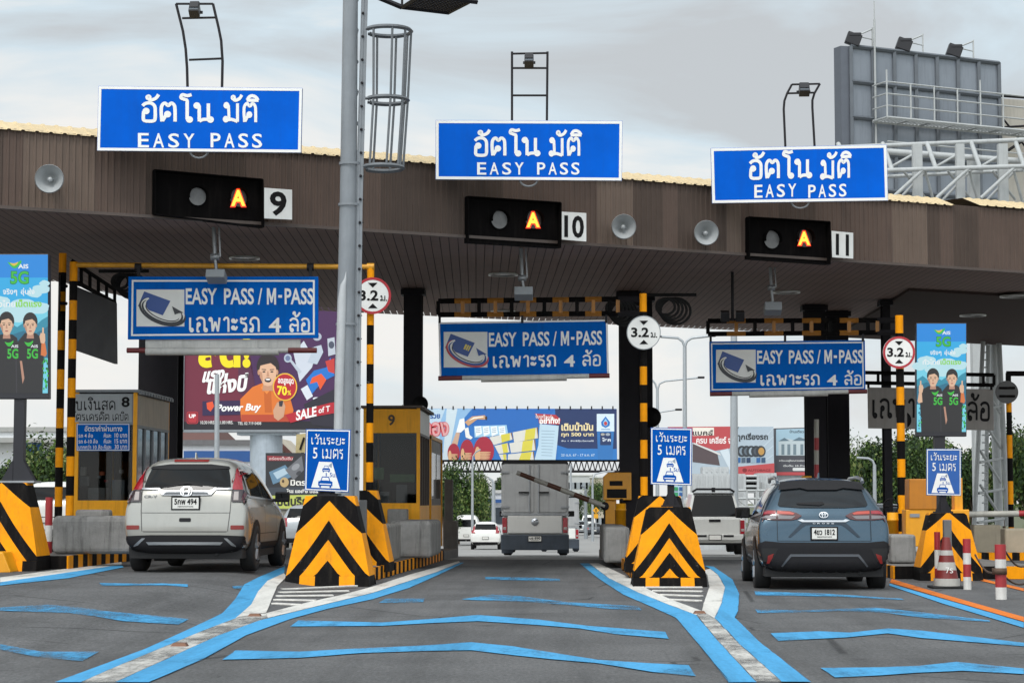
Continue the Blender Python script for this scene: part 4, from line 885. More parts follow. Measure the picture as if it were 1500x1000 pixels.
# ------------------------------------------------------------------ striped obstacles, distance signs
def obstacle(cx, Y, z0, label, sc=1.0, edges=None, first=0, base=True, rot=0.0):
    """tapered crash obstacle; chevrons follow the flare of its face. edges: apex heights (0..1) from the top down"""
    H, hb, ht = 1.31*sc, .63*sc, .36*sc
    hw = lambda t: ht+(hb-ht)*(1-t**1.12)
    yf = lambda t: (-.46+.26*t)*sc; yb = lambda t: (.46-.22*t)*sc
    t = thing('crash_obstacle', label, 'crash barrier', (cx, Y, z0), 'striped crash obstacles')
    if rot: t.rotation_euler = (0, 0, rot)
    ORG[t.name] = Vector()
    drop = lambda t0: .64 if t0 < .78 else max(.12, .64-(t0-.78)*1.7) if t0 < 1 else .28
    tb = .115
    def ev(e, u): return max(tb, min(1.0, e-drop(e)*u**1.1))
    seq = [1.8]+edges+[-1.2]; o = MB(); NU = 12
    for side in (-1, 1):
        for k in range(len(seq)-1):
            for i in range(NU):
                u0, u1 = i/NU, (i+1)/NU; q = []
                a0, a1, b0, b1 = ev(seq[k], u0), ev(seq[k], u1), ev(seq[k+1], u0), ev(seq[k+1], u1)
                if a0-b0 < 1e-4 and a1-b1 < 1e-4: continue
                n_ = max(1, int((max(a0, a1)-min(b0, b1))/.1))
                for j in range(n_):
                    f0, f1 = j/n_, (j+1)/n_
                    pts = []
                    for u, top, bot in ((u0, a0, b0), (u1, a1, b1)):
                        for f in ((f0, f1) if u == u0 else (f1, f0)):
                            tt = top+(bot-top)*f; pts.append((side*u*hw(tt), yf(tt)+.05*sc*u*u, tt*H))
                    o.add(pts, [(0, 1, 2, 3)], (first+k) % 2, False)
            # side faces: bands run straight back
            a0, b0 = ev(seq[k], 1), ev(seq[k+1], 1)
            if a0-b0 > 1e-4:
                n_ = max(1, int((a0-b0)/.1))
                for j in range(n_):
                    t0, t1 = a0+(b0-a0)*j/n_, a0+(b0-a0)*(j+1)/n_
                    o.add([(side*hw(t0), yf(t0)+.05*sc, t0*H), (side*hw(t1), yf(t1)+.05*sc, t1*H), (side*hw(t1), yb(t1), t1*H), (side*hw(t0), yb(t0), t0*H)], [(0, 1, 2, 3)], (first+k) % 2)
    body = None
    w1 = hw(tb)*1.0
    cols = [(-1, -.66), (-.66, -.29), (-.29, .29), (.29, .66), (.66, 1)]; st = 1
    for i, (a, b) in enumerate(cols):
        m = (st+i) % 2
        o.add([(a*w1, yf(tb), tb*H), (b*w1, yf(tb), tb*H), (b*w1*1.01, yf(0)-.01, 0), (a*w1*1.01, yf(0)-.01, 0)], [(0, 1, 2, 3)], m)
    for sd in (-1, 1): o.add([(sd*w1, yf(tb), tb*H), (sd*w1*1.01, yf(0)-.01, 0), (sd*w1*1.01, yb(0), 0), (sd*w1, yb(tb), tb*H)], [(0, 1, 2, 3)], 1)
    N = 10
    bk = [(s_*hw(j/N), yb(j/N), j/N*H) for s_ in (-1, 1) for j in range(N+1)]
    o.add(bk, [(j, j+1, N+2+j, N+1+j) for j in range(N)], 1)
    o.add([(-ht, yf(1)+.05*sc, H), (-ht*.5, yf(1)+.015*sc, H), (0, yf(1), H), (ht*.5, yf(1)+.015*sc, H), (ht, yf(1)+.05*sc, H), (ht, yb(1), H), (-ht, yb(1), H)], [tuple(range(7))], 1)
    o.build('body', [ORANGE, OBLACK], t)
    return t
E9 = [1.17, .945, .73, .513, .286]
obstacle(XY(485, 30.2), 30.2, gz(-3.5, 30), 'bright striped crash obstacle at the fork left of the centre lane', 1.0, E9, 0)
obstacle(XY(979, 30.2), 30.2, 0, 'striped crash obstacle with orange bottom triangle right of the centre lane', .875, [1.25, .97, .80, .61, .43, .23], 0) 
obstacle(XY(15, 31.0), 30.7, .2, 'striped crash obstacle under the left advertising screen', 1.0, [1.25, 1.0, .79, .58, .37, .2], 0)
obstacle(XY(1386, 32.6), 32.6, 0, 'small striped crash obstacle behind the traffic cone', .80, [1.25, 1.02, .80, .55, .32], 0)
obstacle(XY(520, 33.6), 33.6, .1, 'second striped crash obstacle half hidden behind the left centre one', 1.0, E9, 0)
obstacle(XY(966, 33.4), 33.4, .1, 'second striped crash obstacle half hidden behind the right centre one', .93, [1.25, 1.0, .8, .61, .43, .23], 0)
EDGE = M('sign_edge_blue', '1d5fb0', .4, var=.1)
def distance_sign(quad, Y, label, zpost, pw=.05, faded=False):
    c = P((quad[2][0]+quad[3][0])/2, quad[2][1], Y); t = thing('distance_sign', label, 'sign', (c.x, Y, zpost), 'blue distance signs on the obstacles')
    q = [P(x, y, Y) for x, y in quad]; o = MB(); o.prism(q, (0, .025, 0), 0, 1); pn = o.build('panel', [M('distance_sign_faded', '1c57a2', .5, var=.12, streak=.1) if faded else DBLUE, GALV], t, bevel=.004)
    def f(u, v, dz=.004):
        a = [quad[i] for i in range(4)]; tx = a[0][0]+(a[1][0]-a[0][0])*u; bx = a[3][0]+(a[2][0]-a[3][0])*u
        ty = a[0][1]+(a[1][1]-a[0][1])*u; by = a[3][1]+(a[2][1]-a[3][1])*u; return P(tx+(bx-tx)*v, ty+(by-ty)*v, Y-dz)
    o = MB(); A = [f(.018, .012), f(.982, .012), f(.982, .988), f(.018, .988)]; B = [f(.042, .03), f(.958, .03), f(.958, .97), f(.042, .97)]
    o.add(A+B, [(i, (i+1) % 4, 4+(i+1) % 4, 4+i) for i in range(4)]); o.build('border', SIGNW, pn)
    tx = lambda u0, v0, u1, v1: (lambda u, v: f(u0+(u1-u0)*u, v1+(v0-v1)*v, .005))
    o = MB(); add_thai(o, 'เว้นระยะ', tx(.13, .075, .88, .25), 0, .115); o.text('5', tx(.17, .30, .27, .475), 0, .005); add_thai(o, 'เมตร', tx(.38, .31, .84, .475), 0, .115); o.build('lettering', SIGNW, pn)
    o = MB(); o.poly([f(.31, .525), f(.60, .525), f(.80, .945), f(.15, .945)], 0)
    car = lambda cx, by, w_, h_: [(cx-w_/2, by), (cx-w_/2, by-h_*.45), (cx-w_*.34, by-h_*.55), (cx-w_*.24, by-h_), (cx+w_*.24, by-h_), (cx+w_*.34, by-h_*.55), (cx+w_/2, by-h_*.45), (cx+w_/2, by)]
    for cx, by, w_, h_ in ((.475, .675, .17, .09), (.465, .91, .32, .15)):
        o.poly([f(u, v, .006) for u, v in car(cx, by, w_, h_)], 1)
        o.poly([f(u, v, .007) for u, v in ((cx-w_*.2, by-h_*.9), (cx+w_*.2, by-h_*.9), (cx+w_*.27, by-h_*.58), (cx-w_*.27, by-h_*.58))], 0)
        for s_ in (-1, 1): o.poly([f(u, v, .007) for u, v in ((cx+s_*w_*.42, by), (cx+s_*w_*.3, by), (cx+s_*w_*.3, by+h_*.18), (cx+s_*w_*.42, by+h_*.18))][::s_], 1)
        o.poly([f(u, v, .007) for u, v in ((cx-w_*.4, by-h_*.14), (cx+w_*.4, by-h_*.14), (cx+w_*.4, by-h_*.24), (cx-w_*.4, by-h_*.24))], 0)
    o.poly([f(.47, .70, .006), f(.49, .70, .006), f(.49, .755, .006), f(.47, .755, .006)], 1)
    o.poly([f(.52, .585, .006), f(.60, .53, .006), f(.60, .62, .006)], 2)
    o.text('5ม.', lambda u, v: f(.56+.15*u, .765-.07*v, .006), 1, .01)
    o.build('pictogram', [SIGNW, DBLUE, M('pictogram_grey', '8f99a6', .5, var=0)], pn)
    o = MB(); o.bb(c.x-pw, c.x+pw, Y+.03, Y+.03+2*pw, zpost, c.z+.5); o.bb(c.x-.14, c.x+.14, Y-.02, Y+.2, zpost, zpost+.025)
    for s_ in (-1, 1): o.prism([(c.x+s_*pw, Y+.05, zpost+.02), (c.x+s_*.13, Y+.05, zpost+.02), (c.x+s_*pw, Y+.05, zpost+.2)], (0, .012, 0))
    o.build('post', DARK, t); return t
distance_sign([(448, 628), (514, 629), (511, 721), (446, 718)], 30.15, 'bright blue distance sign on the left centre obstacle, before the mast', 1.31)
distance_sign([(953, 626), (1014, 627), (1013, 711), (953, 709)], 30.2, 'blue distance sign on the right centre obstacle beside the white pickup', 1.15)
distance_sign([(1357, 657), (1408, 657), (1408, 726), (1357, 725)], 32.5, 'small faded blue distance sign on the obstacle below the right screen', 1.05, .05, True)

# ------------------------------------------------------------------ advertising screens
def emv(n, c, s=.85): return EM('screen_'+n, c, s)
def arc_leaf(o, f, cx, cy, w_, h_, m, dz):
    n = 12; a = [f(cx-w_/2+w_*k/n, cy-h_*.5+h_*math.sin(math.pi*k/n), dz) for k in range(n+1)]; b = [f(cx-w_/2+w_*k/n, cy-h_*.6+h_*.25*math.sin(math.pi*k/n)-h_*.35*(k/n)**3, dz) for k in range(n+1)]
    o.add(a+b, [(k, k+1, n+2+k, n+1+k) for k in range(n)], m)
def man(o, f, cx, top, hw, hh, skin, skin2, hair, dark, mouth, dz, smile=False):
    """head: face, hair, ears, features; all flat artwork"""
    el = lambda x, y, a, b, n=18: [(x+a*math.cos(2*math.pi*k/n), y+b*math.sin(2*math.pi*k/n)) for k in range(n)]
    pol = lambda pts, m, d: o.poly([f(u, v, dz+d) for u, v in pts], m)
    pol([(cx-hw*.42, top+hh*.75), (cx+hw*.42, top+hh*.75), (cx+hw*.6, top+hh*1.16), (cx-hw*.6, top+hh*1.16)], skin2, 0)
    pol(el(cx, top+hh*.38, hw*1.2, hh*.44), hair, .0004)
    for s_ in (-1, 1): pol(el(cx+s_*hw*.98, top+hh*.56, hw*.13, hh*.09, 10), skin2, .0006)
    pol([(cx-hw*.92, top+hh*.50), (cx-hw*.8, top+hh*.34), (cx-hw*.3, top+hh*.30), (cx+hw*.3, top+hh*.26), (cx+hw*.8, top+hh*.38), (cx+hw*.92, top+hh*.50), (cx+hw*.86, top+hh*.72), (cx+hw*.45, top+hh*.97), (cx, top+hh*1.01), (cx-hw*.45, top+hh*.97), (cx-hw*.86, top+hh*.72)], skin, .0009)
    for s_ in (-1, 1):
        pol([(cx+s_*hw*.2, top+hh*.46), (cx+s_*hw*.66, top+hh*.45), (cx+s_*hw*.66, top+hh*.475), (cx+s_*hw*.2, top+hh*.49)][::s_], dark, .0013)
        pol(el(cx+s_*hw*.42, top+hh*.54, hw*.17, hh*.025, 10), dark, .0013)
    pol([(cx-hw*.92, top+hh*.52), (cx-hw*.62, top+hh*.56), (cx-hw*.52, top+hh*.86), (cx-hw*.66, top+hh*.84), (cx-hw*.86, top+hh*.72)], skin2, .0011)
    pol([(cx-hw*.06, top+hh*.52), (cx+hw*.04, top+hh*.52), (cx+hw*.16, top+hh*.70), (cx-hw*.16, top+hh*.70)], skin2, .0012)
    if smile: pol(el(cx, top+hh*.81, hw*.36, hh*.075, 14), dark, .0012); pol(el(cx, top+hh*.79, hw*.27, hh*.028, 14), mouth, .0014)
    else: pol(el(cx, top+hh*.82, hw*.27, hh*.03, 12), mouth, .0013)
def screen(x0, y0, x1, y1, Y, label, zb, flare, postx, ybase):
    s_ = Y/FPX; c = P(postx, ybase, Y); t = thing('advertising_screen', label, 'screen', (c.x, Y+.1, zb), 'portrait advertising screens')
    f = lambda u, v, dz=0: P(x0+(x1-x0)*u, y0+(y1-y0)*v, Y-.002-dz)
    o = MB(); o.prism([P(x0-1, y0-1.2, Y), P(x1+1, y0-1.2, Y), P(x1+1, y1+1, Y), P(x0-1, y1+1, Y)], (0, .16, 0)); cs = o.build('casing', M('screen_casing', '232228', .4, var=.1), t, bevel=.01)
    mats = [emv('blue_top', '0a8ee8'), emv('blue_mid', '27b4f0'), emv('cyan', '7adaf2'), emv('pale', 'c2ecf5'), emv('teal', '2d94b0'), emv('teal_dark', '1f7391'), emv('white', 'f4fafc'), emv('green', '38c43a'), emv('lime', '8ede3a'),
            emv('shirt', '1d1a1c'), emv('skin', 'e8bf9f'), emv('skin_shade', 'c2917a'), emv('hair', '1a1413'), emv('lips', 'b05a55'), emv('orange_arm', 'e07a3a'), emv('dark_green', '15702a'), emv('gold', 'e8c84a'), emv('shirt_edge', '35323a')]
    o = MB(); V = [0, .06, .16, .27, .36, .46, .55, .66, .965]; cl = [0, 0, 1, 1, 2, 2, 3, 2]
    for i, m in enumerate(cl): o.poly([f(0, V[i]), f(1, V[i]), f(1, V[i+1]), f(0, V[i+1])], m)
    rr = random.Random(5)
    for cx, cy, w_ in ((.88, .24, .16), (.78, .27, .14), (.95, .2, .1), (.2, .33, .2), (.6, .36, .25), (.85, .37, .2), (.05, .38, .18), (.45, .41, .3)):
        n = 16; o.poly([f(cx+w_*(.8+.2*rr.random())*math.cos(2*math.pi*k/n), cy+w_*.22*(.8+.25*rr.random())*math.sin(2*math.pi*k/n), .0006) for k in range(n)], 3)
    o.poly([f(u, v, .0010) for u, v in ((0, .50), (.12, .465), (.22, .50), (.34, .46), (.5, .505), (.62, .47), (.76, .51), (.9, .455), (1, .43), (1, .66), (0, .66))], 4)
    o.poly([f(u, v, .0014) for u, v in ((0, .56), (.2, .52), (.4, .56), (.6, .53), (.8, .55), (1, .50), (1, .72), (0, .72))], 5)
    # two men in black shirts
    o.poly([f(u, v, .0020) for u, v in ((.06, .66), (.12, .585), (.24, .555), (.42, .555), (.50, .58), (.56, .70), (.56, .965), (.09, .965))], 9)
    o.poly([f(u, v, .0024) for u, v in ((.50, .965), (.47, .70), (.52, .60), (.63, .545), (.80, .545), (.90, .58), (.935, .70), (.915, .965))], 9)
    o.poly([f(u, v, .0027) for u, v in ((.475, .70), (.49, .69), (.50, .965), (.485, .965))], 17)
    o.poly([f(u, v, .0028) for u, v in ((.545, .74), (.58, .74), (.62, .86), (.59, .90))], 11)
    man(o, f, .33, .405, .105, .155, 10, 11, 12, 12, 13, .0030); man(o, f, .715, .41, .10, .15, 10, 11, 12, 12, 13, .0034)
    for sx in (1, -1):                       # raised forearms with pointing fingers
        b = (lambda u: u) if sx == 1 else (lambda u: 1-u)
        o.poly([f(b(u), v, .0038) for u, v in ((.885, .70), (.90, .60), (.95, .60), (.985, .69), (.96, .71))][::sx], 14 if sx == 1 else 10)
        o.poly([f(b(u), v, .0040) for u, v in ((.885, .615), (.865, .57), (.885, .545), (.955, .55), (.96, .60), (.94, .62))][::sx], 10)
        o.poly([f(b(u), v, .0042) for u, v in ((.905, .56), (.91, .508), (.935, .508), (.938, .56))][::sx], 10)
    for k in range(26):                      # green specks at the lower right and left
        u = .90+.09*rr.random(); v = .72+.22*rr.random(); w_ = .022; o.poly([f(u, v, .0044), f(u+w_, v, .0044), f(u+w_, v+.016, .0044), f(u, v+.016, .0044)], rr.choice([7, 15, 7]))
        if k < 12: u = .02+.06*rr.random(); o.poly([f(u, v, .0044), f(u+w_, v, .0044), f(u+w_, v+.016, .0044), f(u, v+.016, .0044)], rr.choice([4, 5, 7]))
    arc_leaf(o, f, .46, .075, .22, .04, 7, .004); arc_leaf(o, f, .45, .068, .13, .02, 16, .0044)
    T = lambda s, u0, v0, u1, v1, m, dz, b=.02: o.text(s, lambda u, v: f(u0+(u1-u0)*u, v1+(v0-v1)*v, dz), m, b)
    T('AIS', .516, .066, .684, .097, 6, .004, .03); T('5G', .385, .112, .694, .208, 15, .0040, .05); T('5G', .395, .116, .684, .203, 7, .0046, .02)
    T('จริงๆ', .27, .238, .50, .287, 15, .0040, .05) if False else None
    T('จริงๆ', .27, .238, .50, .287, 6, .0046); T('อุ่นใจ', .56, .232, .785, .287, 6, .0046)
    T('ทั่วไทย', .12, .315, .47, .365, 6, .0046); T('เน็ตแรง', .48, .312, .90, .365, 8, .0046, .03)
    for cx in (.40, .72):
        arc_leaf(o, f, cx-.03, .625, .14, .03, 7, .0048); T('AIS', cx, .628, cx+.12, .648, 6, .0048, .02); T('5G', cx-.06, .655, cx+.12, .725, 7, .0048, .03)
    o.build('display', mats, cs)
    o = MB(); w_ = 7.5*s_; zt = P(0, y1, Y).z
    o.bb(c.x-w_, c.x+w_, Y+.03, Y+.03+2*w_, zb, zt+.05)
    if flare:
        for a, d in ((-1, 0), (1, 0)): o.prism([(c.x+a*w_, Y+.02, zb+.02), (c.x+a*(w_+.18), Y+.02, zb+.02), (c.x+a*w_, Y+.02, zb+.34)], (0, .16, 0))
    o.build('post', M('post_black', '27262b', .45, .2, var=.15), t)
    o = MB(); o.bb(c.x-w_-.2, c.x+w_+.2, Y-.08, Y+.34, zb-.0, zb+.03); o.build('base_plate', GALV, t)
screen(-20, 373, 70, 583, 30.7, 'tall lit advertising screen on the far left obstacle', 1.51, True, 25, 705)
screen(1343, 474, 1415, 638, 39.5, 'tall lit advertising screen standing in front of the grey Thai sign', gz(7, 39)+.2, False, 1379, 750)

# ------------------------------------------------------------------ toll booths
BGL = M('booth_glass', '191c1f', .06, var=0, spec=.6)
def clear_glass():
    m = bpy.data.materials.new('clear_glass'); m.use_nodes = True; n = m.node_tree; n.nodes.clear(); K = n.links.new
    out = n.nodes.new('ShaderNodeOutputMaterial'); a = n.nodes.new('ShaderNodeBsdfTransparent'); b = n.nodes.new('ShaderNodeBsdfGlossy'); x = n.nodes.new('ShaderNodeMixShader'); f = n.nodes.new('ShaderNodeFresnel')
    a.inputs['Color'].default_value = (.66, .68, .68, 1); b.inputs['Roughness'].default_value = .04; f.inputs['IOR'].default_value = 1.28
    K(f.outputs[0], x.inputs[0]); K(a.outputs[0], x.inputs[1]); K(b.outputs[0], x.inputs[2]); K(x.outputs[0], out.inputs['Surface']); return m
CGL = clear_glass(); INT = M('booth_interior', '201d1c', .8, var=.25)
CREAM = M('booth_cream', 'b7aa98', .6, var=.12, streak=.55, dirtcol=(.12, .085, .05))
BROWN = M('booth_brown_metal', '4a3c33', .5, .2, var=.2)  # plain brown metal for booth roof, mullions and cabinet body
def booth(xr, Y, w_, dep, z0, zt, label, kind):
    t = thing('toll_booth', label, 'toll booth', (xr-w_/2, Y, z0), 'orange toll booths'); xl = xr-w_; yb = Y+dep; hd = zt-(.50 if kind == 9 else .58)
    zs = z0+(.95 if kind == 9 else .80)
    o = MB(); o.bb(xl+.03, xr-.03, Y+.03, yb-.03, z0, zs-.02); o.bb(xl, xr, Y, Y+.03, z0, zs); o.bb(xr-.03, xr, Y+.03, yb, z0, zs)
    o.bb(xl, xl+.03, Y+.03, yb, z0, zs); o.build('lower_panel', BOOTHOR, t)
    o = MB()
    for x in (xl, xr-.07):
        for y in (Y-.004, yb-.07): o.bb(x, x+.07, y, y+.07, zs, zt)
    o.bb(xl+.07, xr-.07, Y-.004, Y+.05, zs, zs+.05); o.build('frame', BOOTHOR, t)
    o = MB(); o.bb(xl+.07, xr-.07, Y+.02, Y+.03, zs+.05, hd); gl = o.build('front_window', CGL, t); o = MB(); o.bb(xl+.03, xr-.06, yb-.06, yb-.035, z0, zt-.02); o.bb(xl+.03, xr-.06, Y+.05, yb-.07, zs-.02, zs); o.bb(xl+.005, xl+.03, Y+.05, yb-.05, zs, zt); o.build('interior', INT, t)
    o = MB()
    for k in range(4):
        y0 = Y+.10+k*(dep-.2)/4; o.bb(xr-.035, xr-.025, y0, y0+(dep-.2)/4-.07, zs, hd)
    o.build('side_window', BGL, t)
    o = MB()
    for k in range(5): y0 = Y+.10+k*(dep-.2)/4-.07; o.bb(xr-.05, xr+.004, y0, y0+.065, zs, hd)
    o.bb(xr-.045, xr+.006, Y+.07, yb-.07, hd-.05, hd); o.build('mullion', BROWN if kind == 9 else GREYP, t)
    o = MB(); o.bb(xr-.03, xr+.002, Y+.07, yb-.07, hd, zt-.04); o.build('side_fascia', CREAM if kind == 8 else WHITE, t)
    o = MB(); o.bb(xl+.07, xr-.07, Y-.003, Y+.03, hd, zt-.02); o.build('header', BOOTHOR if kind == 9 else GREYP, t)
    o = MB(); n = 12 if kind == 8 else 16
    o.bb(xl-.05, xr+.05, Y-.05, yb+.05, zt, zt+.05)
    for k in range(n): y0 = Y+dep*k/n; o.bb(xr+.02, xr+.1, y0, y0+dep/n*.55, zt-.035, zt+.02)
    o.build('roof', BROWN if kind == 9 else GREYP, t)
    o = MB(); o.bb(xl+.12, xr-.12, Y+.35, Y+.75, zs-.1, zs-.02); o.bb(xl+.2, xl+.5, Y+.25, Y+.55, zs, zs+.28); o.bb(xr-.5, xr-.28, Y+.3, Y+.4, zs, zs+.42); o.build('counter', M('counter_grey', '77787a', .5, var=.2), t)
    return t, xl, hd, zs
z0 = .4; tb8, xl, hd, zs = booth(XY(199, 36.5), 36.5, 1.12, 2.95, z0, 3.18, 'orange toll booth with grey and blue Thai notices on its front', 8)
YB = 36.5-.012
o = MB(); o.prism([P(110, 577, YB), P(193, 577, YB), P(193, 618, YB), P(110, 618, YB)], (0, .02, 0)); nb = o.build('notice', M('notice_grey', '9fa3a5', .5, var=.1, streak=.2), tb8)
o = MB(); g = lambda a, b, c, d: pxbox(a, b, c, d, YB-.004)
add_thai(o, 'รับเงินสด', g(103, 581, 169, 601), 0, .13); o.text('8', g(178, 581, 190, 596), 0, .03); add_thai(o, 'บัตรเครดิต', g(103, 602, 160, 616), 0, .12); add_thai(o, 'เดบิต', g(165, 602, 188, 616), 0, .12); o.build('lettering', BLACK, nb)
o = MB(); o.prism([P(112, 620, YB), P(190, 620, YB), P(190, 660, YB), P(112, 660, YB)], (0, .02, 0), 0); nb = o.build('fare_board', MBLUE, tb8)
o = MB(); A = [P(x, y, YB-.003) for x, y in ((112.6, 620.6), (189.4, 620.6), (189.4, 659.4), (112.6, 659.4))]; B = [P(x, y, YB-.003) for x, y in ((113.6, 621.6), (188.4, 621.6), (188.4, 658.4), (113.6, 658.4))]
o.add(A+B, [(i, (i+1) % 4, 4+(i+1) % 4, 4+i) for i in range(4)])
o.text('อัตราค่าผ่านทาง', g(124, 622.5, 179, 631.5), 0, .01)
for r_, (a, b, c) in enumerate((('รถ 4 ล้อ', 'คันละ', '10 บาท'), ('รถ 6-10 ล้อ', 'คันละ', '15 บาท'), ('มากกว่า 10 ล้อ', 'คันละ', '30 บาท'))):
    y = 634+r_*8.4; o.text(a, g(115, y, 136+r_*7, y+6.6), 0, .01); o.text(b, g(152, y, 163, y+6.6), 0, .01); o.text(c, g(168, y, 186, y+6.6), 0, .01)
o.build('lettering', SIGNW, nb)
o = MB(); rr = random.Random(2)
for x, y, c_, s_ in ((150, 693, 0, 3.2), (155, 704, 1, 2), (146, 698, 2, 2.2), (119, 690, 3, 7), (122, 704, 2, 8), (178, 690, 2, 3)):
    p = P(x, y, 36.9); o.box(p, (s_*.024, .1, s_*.022), c_)
o.build('clutter', [M('toy_orange', 'c25a2a', .5, var=0), REDP, M('counter_grey', '77787a'), M('paper_pale', 'b5b0a6', .6, var=.1)], tb8)
tb9, xl, hd, zs = booth(XY(615, 41), 41.0, 1.14, 2.75, .2, 3.10, 'orange toll booth with number 9 on its header', 9)
o = MB(); o.text('9', pxbox(568.5, 607, 578.5, 623, 41-.008), 0, .03); o.build('lettering', M('number_brown', '3a2a18', .5, var=0), tb9)
o = MB(); p = P(555, 693, 41.3); o.box(p, (.2, .1, .24)); p = P(590, 700, 41.35); o.box(p, (.5, .2, .16)); o.build('clutter', M('bag_green', '5d8a57', .6, var=.4, scale=12), tb9)
xr = XY(629.5, 44.2); t = thing('equipment_cabinet', 'tall brown and orange cabinet close behind the lane 9 booth', 'cabinet', (xr-.4, 44.5, .2))
o = MB(); zt = P(0, 643, 45).z; o.bb(xr-.8, xr, 44.3, 48.0, .2, zt); o.build('body', BROWN, t, bevel=.02)
o = MB()
for y in (44.26, 47.95): o.bb(xr-.06, xr+.03, y, y+.09, .2, zt+.03)
o.bb(xr-.8, xr+.03, 44.26, 48.04, zt-.02, zt+.06); o.bb(xr-.03, xr+.012, 44.35, 47.9, .2, 1.15); o.build('frame', BOOTHOR, t)
o = MB(); o.bb(xr-.02, xr+.006, 44.6, 46.0, 1.3, 2.3); o.bb(xr-.02, xr+.006, 46.3, 47.6, 1.3, 2.3); o.build('side_window', BGL, t)
x0, x1 = XY(651, 48.6), XY(663, 48.6); t = thing('concrete_post', 'tall brown-grey square post at the far end of the left centre island', 'post', ((x0+x1)/2, 48.6, -.05))
o = MB(); o.bb(x0, x1, 48.6, 48.85, -.1, P(0, 702, 48.6).z); o.build('post', CONCD, t, bevel=.015)
o = MB(); o.bb(x0-.02, x1+.12, 48.57, 48.9, -.1, P(0, 762, 48.6).z); o.build('footing', CONCD, t, bevel=.015)

# ------------------------------------------------------------------ concrete blocks
def block(name, x0, x1, Y, dep, z0, z1, label, rad=.05, m=None):
    o = MB(); o.bb(x0, x1, Y, Y+dep, z0, z1); ob = o.build(name, m or CONC, loc=((x0+x1)/2, Y, z0), bevel=rad, seg=3); return tag(ob, label, 'concrete block', 'concrete barrier blocks on the islands')
block('concrete_block', XY(76, 32.4), XY(215, 32.4), 32.4, .35, .4, P(0, 755, 32.4).z, 'long grey concrete block in front of the lane 8 booth', .09)
block('concrete_block', XY(110, 34.0), XY(160, 34.0), 34.0, .3, .4, P(0, 746, 34.0).z, 'low concrete block behind the long one at the lane 8 booth')
block('concrete_block', XY(535, 34.6), XY(571, 34.6), 34.6, 2.3, .2, P(0, 768, 34.6).z, 'black-stained concrete block right of the left centre obstacle', .05, M('stained_concrete', '86827c', .85, var=.35, scale=4, bump=.3, streak=1.0, dirtcol=(.02, .019, .018)))
block('concrete_block', XY(571, 37.6), XY(632, 37.6), 37.6, 2.8, .2, P(0, 762, 37.6).z, 'clean pale concrete block before the lane 9 booth', .08)
block('concrete_block', XY(566, 40.2), XY(596, 40.2), 40.4, .25, .2, P(0, 745, 40.2).z, 'small light concrete block against the lane 9 booth front', .03)
block('concrete_block', XY(884, 38.2), XY(922, 38.2), 38.2, 5.4, .1, P(0, 771, 38.2).z, 'tall stained concrete block under the yellow toll machine', .06)
block('concrete_block', XY(1304, 34.6), XY(1341, 34.6), 34.6, .8, .2, P(0, 782, 34.6).z, 'grey concrete block beside the blue car on the right island', .05)
block('concrete_block', XY(1471, 44), XY(1515, 44), 44, .5, .1, P(0, 773, 44).z, 'beige concrete block at the right edge behind the chained posts', .04, M('beige_concrete', 'b5a892', .85, var=.15, streak=.2))
block('concrete_block', XY(1425, 46), XY(1466, 46), 46, .5, .0, P(0, 768, 46).z, 'beige concrete block left of the one at the right edge', .04, M('beige_concrete', 'b5a892'))
o = MB(); a, b = XY(1425, 43.5), XY(1530, 43.5); k = 0; x = a
while x < b: o.bb(x, x+.16, 43.5, 43.9, -.02, .16, k % 2); x += .16; k += 1
tag(o.build('striped_kerb', [ORANGE, OBLACK], loc=((a+b)/2, 43.5, 0)), 'black and orange striped kerb at the right edge behind the chained posts', 'kerb')
# boundary post on the left of the centre lane and square posts on obstacles
for x, y0, y1, w_, Y, lab in ((530, 732, 770, 13, 33.0, 'dark grey square stub post beside the left centre obstacle'), (1389, 761, 850, 13, 31.6, 'grey square post in front of the small striped obstacle')):
    a = P(x-w_/2, y0, Y); b = P(x+w_/2, y1, Y); zb = .2 if x < 600 else 0
    o = MB(); o.bb(a.x, b.x, Y, Y+.12, zb, a.z); tag(o.build('stub_post', M('post_grey', '6d6c6b', .6, .2, var=.2, streak=.3), loc=(a.x, Y, zb), bevel=.01), lab, 'post')

# ------------------------------------------------------------------ toll machine, boom gates, bollards
YL = M('machine_yellow', 'e39a12', .4, var=.1, streak=.25, dirtcol=(.12, .06, .01))
Ym = 44.2; x0, x1 = XY(884, Ym), XY(925, Ym); zt = P(0, 692, Ym).z
t = thing('toll_machine', 'yellow toll machine cabinet with two dark openings beside the boom', 'toll machine', ((x0+x1)/2, Ym, .2)); zm = P(0, 732, Ym).z
o = MB(); o.prism([(x0, Ym, zm), (x0, Ym, zt-.09), (x0+.1, Ym, zt), (x1, Ym, zt), (x1, Ym, zm)], (0, .75, 0)); o.build('head', YL, t, bevel=.012)
o = MB(); o.bb(x0+.04, x0+.28, Ym+.1, Ym+.7, .2, zm); o.bb(x1-.08, x1-.02, Ym+.5, Ym+.7, .2, zm); o.build('pedestal', YL, t, bevel=.01)
o = MB(); o.poly([P(x, y, Ym-.004) for x, y in ((893, 704), (912, 704), (912, 711), (893, 711))]); o.poly([P(x, y, Ym-.004) for x, y in ((889, 716), (918, 716), (918, 729), (889, 729))]); o.build('opening', BLACK, t)
Yc = 42.6; c = P(909, 770, Yc); t = thing('yellow_bollard', 'fat yellow cylinder bollard in front of the toll machine', 'bollard', (c.x, Yc, .2), 'fat yellow bollards')
